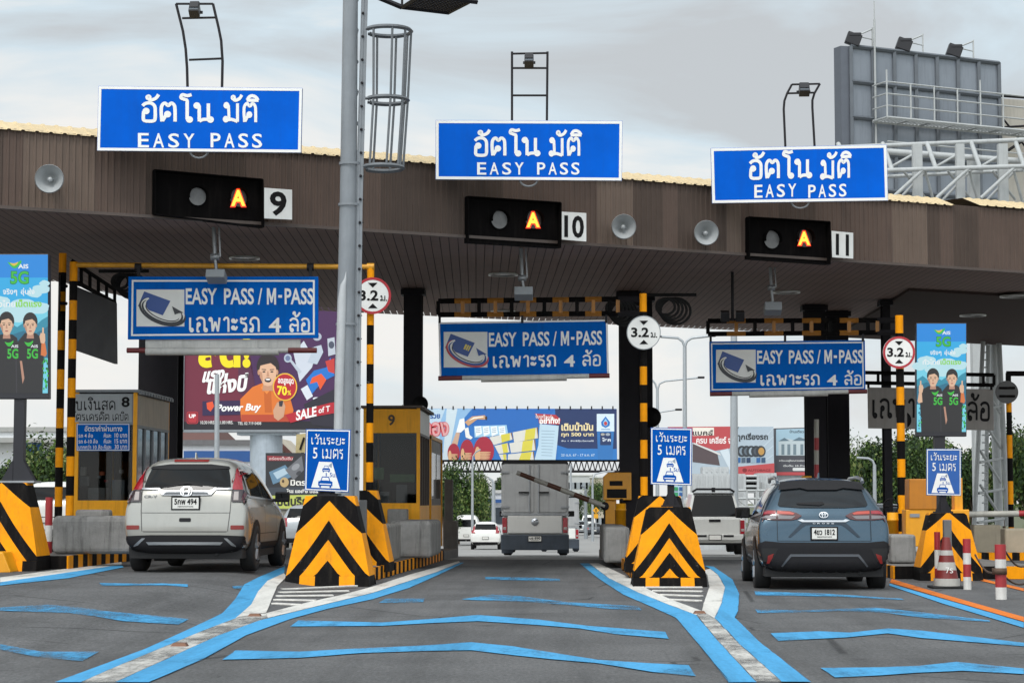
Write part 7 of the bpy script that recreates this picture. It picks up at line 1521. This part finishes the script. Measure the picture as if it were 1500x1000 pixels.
A.text('มิตรชา', 585, 808, 700, 836, 'e6e2da', 2.4, .03); A.text('โรส แอเชีย บอส', 566, 852, 720, 872, 'e6e2da', 2.4, .03); A.poly([(480, 885), (740, 880), (740, 945), (480, 950)], 'b5bd5c', 1.4); A.text('เปิดบริการ', 505, 888, 720, 936, '26261e', 2.4, .04); A.poly([(470, 948), (740, 948), (740, 953), (470, 953)], '6b6a58', 1.4)
A.build('artwork', bdm); o = MB(); o.bb(XY(389, Y), XY(470, Y), Y+.05, Y+.35, gz(-12, Y)-.2, P(0, 746, Y).z); o.build('base', M('weathered_wall', '7b776e', .9, var=.3, streak=.5), t)
t = thing('billboard', 'small tan board with dark marks leaning above the black roadside board', 'billboard', P(440, 664, 97)); o = MB(); o.prism([P(434, 636, 97), P(452, 634, 97), P(452, 662, 97), P(433, 663, 97)], (0, .2, 0)); bdm = o.build('panel', M('print_tan', 'b3a274', .6, var=.2), t); o = MB(); o.poly([P(x, y, 96.95) for x, y in ((438, 658), (444, 640), (447, 641), (441, 659))]); o.bb(XY(440, 97), XY(444, 97), 97.05, 97.2, P(0, 664, 97).z-.1, P(0, 660, 97).z); o.build('artwork', BLACK, bdm)
# ---- large grey billboard back with catwalk, upper right
def LP(px, py):
    """plane of the grey billboard: its right end is farther away"""
    p0 = P(1245, 68, 85); p1 = P(1462, 93, 85); zt = p0.z; d1 = ray(1462, 93); Yr_ = (zt-EYE.z)/(d1.z/d1.y); q = EYE+d1*(Yr_/d1.y); dv = Vector((q.x-p0.x, q.y-p0.y, 0)).normalized(); nv = Vector((-dv.y, dv.x, 0)); d = ray(px, py); return EYE+d*((p0-EYE).dot(nv)/d.dot(nv))
p0, p1 = LP(1245, 68), LP(1462, 93); dv = (p1-p0); dv.z = 0; Lb = dv.length; dv.normalize(); nv = Vector((dv.y, -dv.x, 0)); zt = p0.z; zb = zt-9.6
PG = M('billboard_back_grey', '858b93', .6, 0, spec=.2, var=.12, scale=.4, streak=.25)
t = thing('billboard', 'huge grey billboard seen from behind with catwalk and three floodlights', 'billboard', (p0.x, p0.y, 6))
o = MB(); o.prism([p0, p0+dv*Lb, p0+dv*Lb+Vector((0, 0, zb-zt)), p0+Vector((0, 0, zb-zt))], -nv*.6); pn = o.build('panel', PG, t)
o = MB()
for k in range(8): a = p0+dv*(Lb*k/7)+nv*.06; o.bar(a+Vector((0, 0, 0)), a+Vector((0, 0, zb-zt)), .14)
for k in range(7): a = p0+nv*.09+Vector((0, 0, -(k*1.5))); o.bar(a, a+dv*Lb, .12)
o.build('stiffener', M('billboard_rib_grey', '5c6167', .6, 0, var=.15), pn)
o = MB(); o.prism([p0-dv*.05-nv*.0, p0-dv*.4-nv*.1, p0-dv*.4-nv*.1+Vector((0, 0, zb-zt)), p0-dv*.05+Vector((0, 0, zb-zt))], -nv*.5); o.build('edge_trim', M('edge_dark', '5c6068', .5, .3, var=.1), pn)
o = MB(); m = MB(); cw = [LP(1275, 180)+nv*.3, None]; zc = cw[0].z; a = p0+dv*.9+nv*.2; a.z = zc; b = p0+dv*(Lb+4)+nv*.2; b.z = zc
for of in (0.1, 1.1): o.bar(a+nv*of, b+nv*of, .1)
n = 9
for k in range(n+1):
    q = a.lerp(b, k/n)+nv*1.1; o.bar(q, q+Vector((0, 0, 2.0 if k in (0, 4) else 1.5)), .06); o.bar(a.lerp(b, k/n)+nv*.1, q, .06)
for h in (.5, 1.0, 1.5): o.bar(a+nv*1.1+Vector((0, 0, h)), b+nv*1.1+Vector((0, 0, h)), .05); o.bar(a+nv*1.1+Vector((0, 0, h)), a+nv*.1+Vector((0, 0, h)), .05)
for k in range(60): o.bar(a.lerp(b, k/60)+nv*.1+Vector((0, 0, .03)), a.lerp(b, k/60)+nv*1.1+Vector((0, 0, .03)), .04)
o.bar(a+nv*1.1+Vector((0, 0, -1)), b+nv*1.1+Vector((0, 0, -1)), .05); o.build('catwalk', TRUSSW, t)
for k, (px, py) in enumerate(((1250, 58), (1324, 66), (1398, 75))):
    p = LP(px+28, py+8); o = MB(); h = Vector((p.x, p.y, zt)); o.bar(h, h+Vector((0, 0, .9)), .06); tip = LP(px+4, py-5); o.bar(h+Vector((0, 0, .85)), tip, .05); o.bar(h+Vector((0, 0, .4)), tip, .04); ar = o.build('lamp_arm', TRUSSW, t)
    o = MB(); o.box(LP(px, py), (.62, .35, .5), 0, Matrix.Rotation(R(20), 3, 'Y')); o.box(LP(px+2, py-6), (.5, .45, .15), 0); o.build('floodlight', FL, ar, bevel=.03)
o = MB(); q = LP(1277, 60); q.z = zt; o.tube([q+nv*.2+Vector((0, 0, -9.5)), q+nv*.2+Vector((0, 0, 1.2))], .05, 6); o.tube([q+nv*.2+Vector((0, 0, 1.2)), q+nv*.2+Vector((0, 0, 2.0))], .025, 6); o.build('lightning_rod', TRUSSW, t)
t = thing('billboard', 'beige billboard back at the right picture edge beside the huge grey one', 'billboard', LP(1485, 240)-nv*1); q = [LP(x, y)-nv*.8 for x, y in ((1463, 138), (1545, 144), (1545, 300), (1463, 300))]; o = MB(); o.prism(q, -nv*.5); pn = o.build('panel', M('billboard_beige', 'b3ada2', .6, var=.12, scale=.5, streak=.2), t)
o = MB(); o.bar(LP(1470, 225), LP(1545, 175), .09); o.bar(LP(1470, 175), LP(1530, 250), .06); o.bar(LP(1463, 187), LP(1545, 182), .07); o.bar(LP(1463, 140), LP(1545, 146), .1); o.build('brace', DARK, pn)
# tubular truss in front of it
Y = 70; t = thing('tube_truss', 'white tubular truss behind the canopy at the upper right', 'truss', P(1400, 300, Y)); o = MB(); B_ = lambda x0, y0, x1, y1, r, d=0, e=0: o.tube([P(x0, y0, Y+d), P(x1, y1, Y+e)], r*.8, 10)
B_(1230, 216, 1520, 204, .10, 3, 3); B_(1230, 217, 1520, 238, .14, 2, 2); B_(1220, 252, 1520, 243, .10); B_(1230, 262, 1520, 248, .08, 1.5, 1.5)
for k in range(5):
    x = 1228+k*65; B_(x, 211-k*.5, x+14, 250, .10, 3, 0); 
    B_(x+62, 246, x+14, 290, .08); B_(x+66, 248, x+20, 296, .06, .8, .8); B_(x+30, 250, x+64, 292, .06, .5, 1.5); B_(x+62, 250, x+76, 300, .06, .2, .8); B_(x+10, 246, x+52, 222, .06, 1.5, 2)
for x, w_ in ((1356, .16), (1420, .14), (1484, .16)): o.bb(XY(x, Y)-w_, XY(x, Y)+w_, Y+.5, Y+.8, P(0, 306, Y).z, P(0, 214, Y).z)
o.bb(XY(1458, Y)-.18, XY(1458, Y)+.18, Y+2.5, Y+3, -2, P(0, 216, Y).z); o.build('tubes', TRUSSW, t)
# lattice tower at the right
Y = 58; t = thing('lattice_tower', 'white lattice tower leg standing right of the grey Thai sign', 'lattice tower', P(1450, 770, Y)); o = MB()
B_(1463, 500, 1476, 770, .10, 1, 1); B_(1453, 498, 1464, 770, .16, 1.6, 1.6); B_(1440, 500, 1427, 770, .08); B_(1447, 505, 1444, 770, .075, 1, 1)
for y in (600, 677, 722, 765): B_(1434+(700-y)*.03, y, 1470-(700-y)*.03, y-6, .05, 0, 1)
for k in range(4): y = 560+k*50; B_(1436, y, 1466, y+46, .05, 0, 1)
o.build('legs', TRUSSW, t); o = MB()
for k in range(22): y = 505+k*11; o.bar(P(1439, y, Y), P(1446, y, Y+1), .03)
o.build('rungs', TRUSSW, t)
# street lamps
def lamp(px, ytop, ybase, Y, arms, label, r=.09, head=True):
    t = thing('street_lamp', label, 'street lamp', (XY(px, Y), Y, gz(XY(px, Y), Y)), 'street lamps along the road beyond the plaza'); o = MB(); o.tube([Vector((XY(px, Y), Y, gz(XY(px, Y), Y))), P(px, ytop, Y)], [r*1.4, r], 10); o.build('pole', LAMPGREY, t)
    for a in arms:
        o = MB(); o.tube([P(px, ytop+1, Y)]+[P(x, y, Y) for x, y in a], r*.7, 8); ar = o.build('arm', LAMPGREY, t)
        if head: o = MB(); x, y = a[-1]; d = 1 if x > px else -1; o.box(P(x+d*4, y-.3, Y), (10*Y/FPX, .3, 3*Y/FPX), 0); o.build('lamp_head', DARK, ar, bevel=.04)
lamp(1003, 508, 700, 95, [[(1000, 500), (993, 495), (968, 493)], [(1006, 500), (1013, 495), (1040, 492)]], 'tall twin-armed street lamp between the centre and right pass signs')
lamp(963, 571, 720, 140, [[(966, 562), (974, 558), (1023, 553)], [(960, 562), (955, 556), (950, 552)]], 'street lamp with arm reaching right just behind the centre column', .1)
lamp(962, 612, 720, 180, [[(964, 605), (970, 603), (990, 600)]], 'lowest distant street lamp right of the centre column', .1)
lamp(1075, 490, 720, 74, [], 'thick pale street lamp pole below the right pass sign', .12, False)
lamp(692, 678, 760, 128, [[(693, 668), (697, 662), (704, 658)]], 'thin street lamp in front of the trees left of the box truck', .07, False)
lamp(723, 708, 765, 165, [[(721, 703), (716, 700)]], 'short street lamp with curved top between the trees left of the box truck', .14, False)
lamp(836, 680, 760, 150, [], 'thin lamp pole close to the right edge of the box truck', .08, False)
lamp(868, 702, 765, 170, [[(872, 694), (884, 691), (900, 690)]], 'street lamp with bent arm right of the box truck', .09, False)
lamp(858, 718, 765, 190, [[(856, 713), (851, 711)]], 'low street lamp behind the distant cars right of the box truck', .13, False)
lamp(318, 548, 760, 70, [], 'thin white pole in front of the maroon billboard', .075, False)
lamp(1281, 680, 760, 74, [[(1278, 674), (1272, 671), (1255, 670)]], 'short bent street lamp above the blue car', .06, False)
# small yellow warning sign
Y = 160; t = thing('warning_sign', 'small yellow diamond warning sign over a plate in the distance', 'sign', P(873, 770, Y)); c = P(873, 747, Y); s_ = 5*Y/FPX
o = MB(); o.prism([c+Vector((-s_, 0, 0)), c+Vector((0, 0, s_)), c+Vector((s_, 0, 0)), c+Vector((0, 0, -s_))], (0, .05, 0)); o.box(P(873, 755.5, Y), (.34, .05, .34)); pn = o.build('panel', M('warning_yellow', 'e2a01c', .5, var=.05), t); o = MB(); o.bar(c+Vector((.0, -.03, -.12)), c+Vector((0, -.03, .12)), .06); o.build('symbol', BLACK, pn); o = MB(); o.tube([P(873, 752, Y+.1), P(873, 775, Y+.1)], .05, 6); o.build('post', LAMPGREY, t)

# ------------------------------------------------------------------ buildings
def shed(name, label, cat, x0, x1, y0, y1, Y, dep, wall, roof=None, rt=None, group=None):
    a, b = XY(x0, Y), XY(x1, Y); zt, zb = P(0, y0, Y).z, gz(a, Y)-.4; t = thing(name, label, cat, ((a+b)/2, Y, zb), group); o = MB(); o.bb(a, b, Y, Y+dep, zb, zt); o.build('wall', wall, t)
    if roof:
        o = MB()
        if rt: ov = .8; o.add([(a-ov, Y-ov, zt-.1), (b+ov, Y-ov, zt-.1), (b-(b-a)*.12, Y+dep/2, zt+rt), (a+(b-a)*.12, Y+dep/2, zt+rt), (a-ov, Y+dep+ov, zt-.1), (b+ov, Y+dep+ov, zt-.1)], [(0, 1, 2, 3), (3, 2, 5, 4), (0, 3, 4), (1, 5, 2), (0, 4, 5, 1)])
        else: o.bb(a-.2, b+.2, Y-.2, Y+dep+.2, zt, zt+.3)
        o.build('roof', roof, t)
    return t, a, b, zb, zt
def wins(t, a, b, Y, rows, n, m, h=1.2, w_=.6):
    for z in rows:
        for k in range(n):
            x = a+(b-a)*(k+.5)/n; o = MB(); o.bb(x-w_, x+w_, Y-.06, Y-.01, z-h/2, z+h/2); o.build('window', m, t)
WALLW = M('wall_white', 'd9dadb', .7, var=.08, scale=.4, streak=.15); WALLB = M('wall_beige', 'b5aa98', .7, var=.12, scale=.4, streak=.2); ROOFB = M('roof_brown', '5f3d36', .7, var=.15); ROOFD = M('roof_dark', '6b6a6b', .7, var=.15); BLUEB = M('fascia_blue', '2a5590', .6, var=.1); WG = M('house_glass', '3b434a', .2, var=.1)
t, a, b, zb, zt = shed('house', 'house with brown hipped roof left of the maroon billboard post', 'house', 255, 305, 655, 760, 125, 10, WALLW, ROOFB, 1.6); wins(t, a, b, 125, (zt-1.4,), 2, WG)
t, a, b, zb, zt = shed('shop', 'white low shop with a long blue fascia under the maroon billboard', 'shop', 262, 372, 652, 760, 118, 10, WALLW, ROOFD); o = MB(); o.prism([P(269, 660, 117.9), P(372, 660, 117.9), P(372, 676, 117.9), P(269, 676, 117.9)], (0, .1, 0)); o.build('fascia', BLUEB, t)
t, a, b, zb, zt = shed('house', 'gabled cream house between the maroon billboard post and the mast', 'house', 388, 425, 668, 760, 128, 10, WALLB); o = MB(); q = [P(384, 668, 127.5), P(397, 639, 127.5), P(430, 672, 127.5)]; o.prism(q, (0, 9, 0)); o.build('gable', WALLB, t); o = MB(); o.tube([P(382, 670, 127.3), P(397, 637, 127.3), P(433, 673, 127.3)], .22, 4); o.build('roof', ROOFB, t); o = MB(); o.prism([P(393, 655, 127.4), P(401, 652, 127.4), P(404, 668, 127.4), P(393, 668, 127.4)], (0, .05, 0)); o.build('window', WG, t)
t, a, b, zb, zt = shed('warehouse', 'long white warehouse with grey eaves behind the left screen post', 'warehouse', -60, 108, 632, 760, 135, 20, WALLW, M('eaves_grey', '9b9a96', .7, var=.1)); 
o = MB(); o.bb(a-.6, b+.6, 133.6, 135, P(0, 648, 134).z, P(0, 641, 134).z); o.build('awning', M('eaves_grey', '9b9a96'), t); o = MB(); o.prism([P(30, 645, 134.9), P(62, 645, 134.9), P(62, 668, 134.9), P(30, 668, 134.9)], (0, .1, 0)); o.build('shutter', BLUEB, t)
t, a, b, zb, zt = shed('shop', 'small white and blue shop between the trees left of the box truck', 'shop', 712, 737, 722, 780, 200, 8, WALLW, M('roof_pale', 'c9c8c4', .6, var=.1)); o = MB(); o.prism([P(710, 731, 199.6), P(738, 731, 199.6), P(738, 736, 199.6), P(710, 736, 199.6)], (0, .2, 0)); o.build('fascia', BLUEB, t); wins(t, a, b, 200, (zt-2.2,), 2, WG, 1.6, .5)
t, a, b, zb, zt = shed('tower_block', 'pale hazy block of flats right of the box truck far away', 'building', 826, 868, 697, 780, 420, 25, M('wall_pale_grey', 'b5b6b5', .8, var=.08, scale=.1), M('roof_pale', 'c9c8c4')); wins(t, a, b, 420, [zt-2-3.2*k for k in range(3)], 5, M('window_grey', '8d9296', .4, var=0), 1.3, .8)
t, a, b, zb, zt = shed('building', 'pale distant building between the boom pivot and the palm right of the box truck', 'building', 866, 900, 700, 780, 380, 20, WALLB, M('roof_pale', 'c9c8c4')); wins(t, a, b, 380, [zt-2-3.0*k for k in range(3)], 4, M('window_grey', '8d9296', .4, var=0), 1.3, .8)
# containers and fence beyond the white pickup
CON = M('container_white', 'b9bbbb', .6, .1, var=.1, scale=.6, streak=.3)
for x0, x1, y0, y1, Y, lab in ((1015, 1092, 694, 725, 118, 'white corrugated container behind the white pickup'), (1030, 1068, 684, 694, 119, 'small pale container stacked on the white corrugated one'), (1110, 1138, 693, 706, 117, 'grey box container behind the fence beside the thick lamp pole'), (1116, 1172, 706, 732, 116.5, 'low white container behind the fence left of the raised boom')):
    t = thing('container', lab, 'container', P((x0+x1)/2, y1, Y), 'containers behind the fence'); a, b = XY(x0, Y), XY(x1, Y); zt_, zb_ = P(0, y0, Y).z, P(0, y1, Y).z if y0 < 690 else -1.8; o = MB(); o.bb(a, b, Y, Y+2.4, zb_, zt_); o.build('box', CON, t); o = MB(); k = a+.15
    while k < b-.1: o.bb(k, k+.12, Y-.05, Y, zb_+.1, zt_-.1); k += .3
    o.build('corrugation', CON, t)
t = thing('shelf_rack', 'white shelf rack stacked with dark boxes behind the fence', 'rack', P(1100, 735, 116)); o = MB()
for x in (1091, 1110): o.bar(P(x, 695, 116), P(x, 745, 116), .12)
for y in (697, 704, 712, 720): o.bar(P(1090, y, 116), P(1112, y, 116), .1)
o.build('frame', CON, t); o = MB(); rr = random.Random(4)
for y in (697, 704, 712):
    for k in range(6): o.bb(XY(1091+k*3.4, 116), XY(1093.4+k*3.4, 116), 116.1, 116.6, P(0, y+6.2, 116).z, P(0, y+1.5, 116).z)
o.build('goods', BLACK, t)
t = thing('fence', 'white rail fence across the lot beyond the white pickup', 'fence', P(1130, 745, 112)); o = MB()
for y in (718, 730, 742): o.bar(P(1080, y, 112), P(1240, y, 112), .09)
for k in range(12): x = 1080+k*14; o.bar(P(x, 716, 112), P(x, 765, 112), .1)
for k in range(11): x = 1080+k*14; o.bar(P(x, 730, 112), P(x+14, 742, 112), .05)
o.build('rails', TRUSSW, t)
t = thing('notice_board', 'small blue and green notice board left of the white pickup', 'notice board', P(996, 745, 110)); o = MB(); o.prism([P(985, 711, 110), P(1003, 711, 110), P(1003, 729, 110), P(985, 729, 110)], (0, .2, 0), 0); o.bb(XY(993, 110), XY(995, 110), 110.2, 110.4, -1.4, P(0, 712, 110).z); pn = o.build('panel', M('board_pale_blue', 'a9c6d6', .5, var=.1), t); o = MB()
for i, (x, y) in enumerate(((987, 713), (995, 713), (987, 721), (995, 721))): o.prism([P(x, y, 109.95), P(x+6, y, 109.95), P(x+6, y+5, 109.95), P(x, y+5, 109.95)], (0, .03, 0), i % 2)
o.build('artwork', [M('print_2f8f5a', '2f8f5a', .6), BLUEB], pn)

# ------------------------------------------------------------------ trees
LEAF = [M('leaf_dark', '22341a', .6, spec=.2, var=.35, scale=1.5), M('leaf_mid', '34491f', .6, spec=.2, var=.35, scale=1.5), M('leaf_light', '4c6229', .6, spec=.2, var=.3, scale=1.5), M('leaf_new', '727c3e', .6, var=.2, scale=1.5)]
BARK = M('bark', '5a4a3c', .9, var=.3, scale=6)
def tree_mesh(name, label, h, rx, lobes, nleaf, leaf, seed, tone=(3, 5, 3, .4)):
    rr = random.Random(seed); t = thing(name, label, 'tree', (0, 0, 0), 'trees beyond the plaza'); o = MB(); th = h*.45
    top = Vector((rr.uniform(-.2, .2), rr.uniform(-.2, .2), th)); o.tube([(0, 0, -1), (0, 0, 0), (top.x*.4, top.y*.4, th*.5), top], [h*.028, h*.024, h*.018, h*.012], 8)
    cs = []
    for k in range(lobes):
        a = 2*math.pi*k/lobes+rr.uniform(-.4, .4); d = rx*rr.uniform(.15, .72); z = h*rr.uniform(.38, .84); rad = rx*rr.uniform(.30, .52); c = Vector((d*math.cos(a), d*math.sin(a), z)); cs.append((c, rad))
        o.tube([Vector((0, 0, th*rr.uniform(.5, .95))), (Vector((0, 0, th))+c)/2+Vector((0, 0, .1*h*rr.uniform(-.3, .6))), c], [h*.011, h*.007, h*.002], 5)
    o.build('trunk', BARK, t); o = MB(); lb = {(round(c.x, 3), round(c.z, 3)): rr.uniform(-.38, .38) for c, _ in cs}
    for i in range(nleaf):
        c, rad = cs[rr.randrange(lobes)]
        d = Vector((rr.gauss(0, 1), rr.gauss(0, 1), rr.gauss(0, .85))); d.normalize(); q = c+d*rad*(rr.random()**.38)*(1+.25*rr.random()); q.z += .12*rad*math.sin(q.x*3/rad+q.y*2.3/rad)
        s = leaf*rr.uniform(.6, 1.4); n = (d+Vector((rr.uniform(-1, 1), rr.uniform(-1, 1), rr.uniform(-.3, 1.3)))).normalized(); u = n.orthogonal().normalized(); u.rotate(Matrix.Rotation(rr.uniform(0, 6.28), 3, n)); v = n.cross(u)
        sh = int(abs(hash((round(c.x, 2), round(c.y, 2)))) % 3); w_ = rr.random(); w_ = min(.99, max(0, w_+lb[(round(c.x, 3), round(c.z, 3))])); mi = 0 if w_ < tone[0]/11 else 1 if w_ < (tone[0]+tone[1])/11 else 2 if w_ < .985 else 3
        o.add([q-u*s, q+v*s*.55+u*s*.1, q+u*s*1.1, q-v*s*.55], [(0, 1, 2, 3)], mi)
    o.build('crown', LEAF, t); return t
# several shapes, then copies with their own size and turn
P1 = tree_mesh('tree', 'x', 8, 3.6, 15, 7600, .17, 11); P2 = tree_mesh('tree', 'x', 8, 3.0, 13, 7000, .16, 23, (4, 4, 3, .4)); P3 = tree_mesh('tree', 'x', 8, 4.2, 17, 8200, .17, 37, (2, 5, 4, .4))
PR = [P1, P2, P3]; used = [False]*3
def tree(k, px, ytop, Y, wpx, label, rot=0.0, zoff=0):
    t = copy_tree(PR[k]) if used[k] else PR[k]; used[k] = True
    x = XY(px, Y); zb = gz(x, Y)-.3; h = P(px, ytop, Y).z-zb; rx = (3.6, 3.0, 4.2)[k]; sx = wpx*Y/FPX/(2*rx*1.05); t.location = (x, Y, zb); t.scale = (sx, sx, h/8.5); t.rotation_euler = (0, 0, rot); t['label'] = label; return t
tree(0, 672, 668, 150, 78, 'dark bushy tree behind the far end of the left centre island', .3); tree(1, 650, 690, 138, 50, 'lower tree tucked behind the concrete post of the left centre island', 1.2); tree(2, 703, 682, 178, 50, 'tall tree behind the thin street lamp left of the box truck', 2.0); tree(1, 738, 680, 215, 40, 'tree seen between the lamp and the box truck edge', .8)
tree(2, 872, 700, 300, 36, 'round tree behind the yellow warning sign', .5); tree(1, 845, 712, 280, 24, 'small tree hugging the right edge of the box truck', 2.2)
tree(2, 58, 634, 60, 135, 'green shrubby tree right of the left screen post', .9); tree(1, -8, 655, 58, 90, 'green bush left of the left screen post', 2.9); tree(0, 98, 645, 64, 80, 'green tree between the far left striped poles', 1.7)
for i, (k, px, yt, Y, wp, lab) in enumerate(((1, 1290, 612, 105, 90, 'leafy tree behind the slim column right of the dark twin columns'), (2, 1258, 640, 118, 70, 'lower tree just right of the dark twin columns'), (0, 1330, 640, 98, 110, 'broad tree behind the orange gate cabinet'), (2, 1385, 630, 108, 120, 'broad tree behind the small distance sign and screen post'), (1, 1425, 622, 100, 90, 'tree left of the white lattice tower'),
                                          (0, 1470, 610, 112, 120, 'tall tree behind the lattice tower'), (2, 1508, 618, 96, 110, 'tree at the right picture edge beyond the round sign back'), (1, 1350, 600, 150, 90, 'far tree rising behind the right screen'), (0, 1240, 668, 135, 60, 'dim tree seen between the dark twin columns'))): tree(k, px, yt, Y, wp, lab, .7*i)
tree(1, 575, 580, 190, 70, 'pale tree top above the lane 9 booth roof', .4); tree(0, 600, 600, 180, 90, 'broad tree behind the lane 9 booth', 2.6)
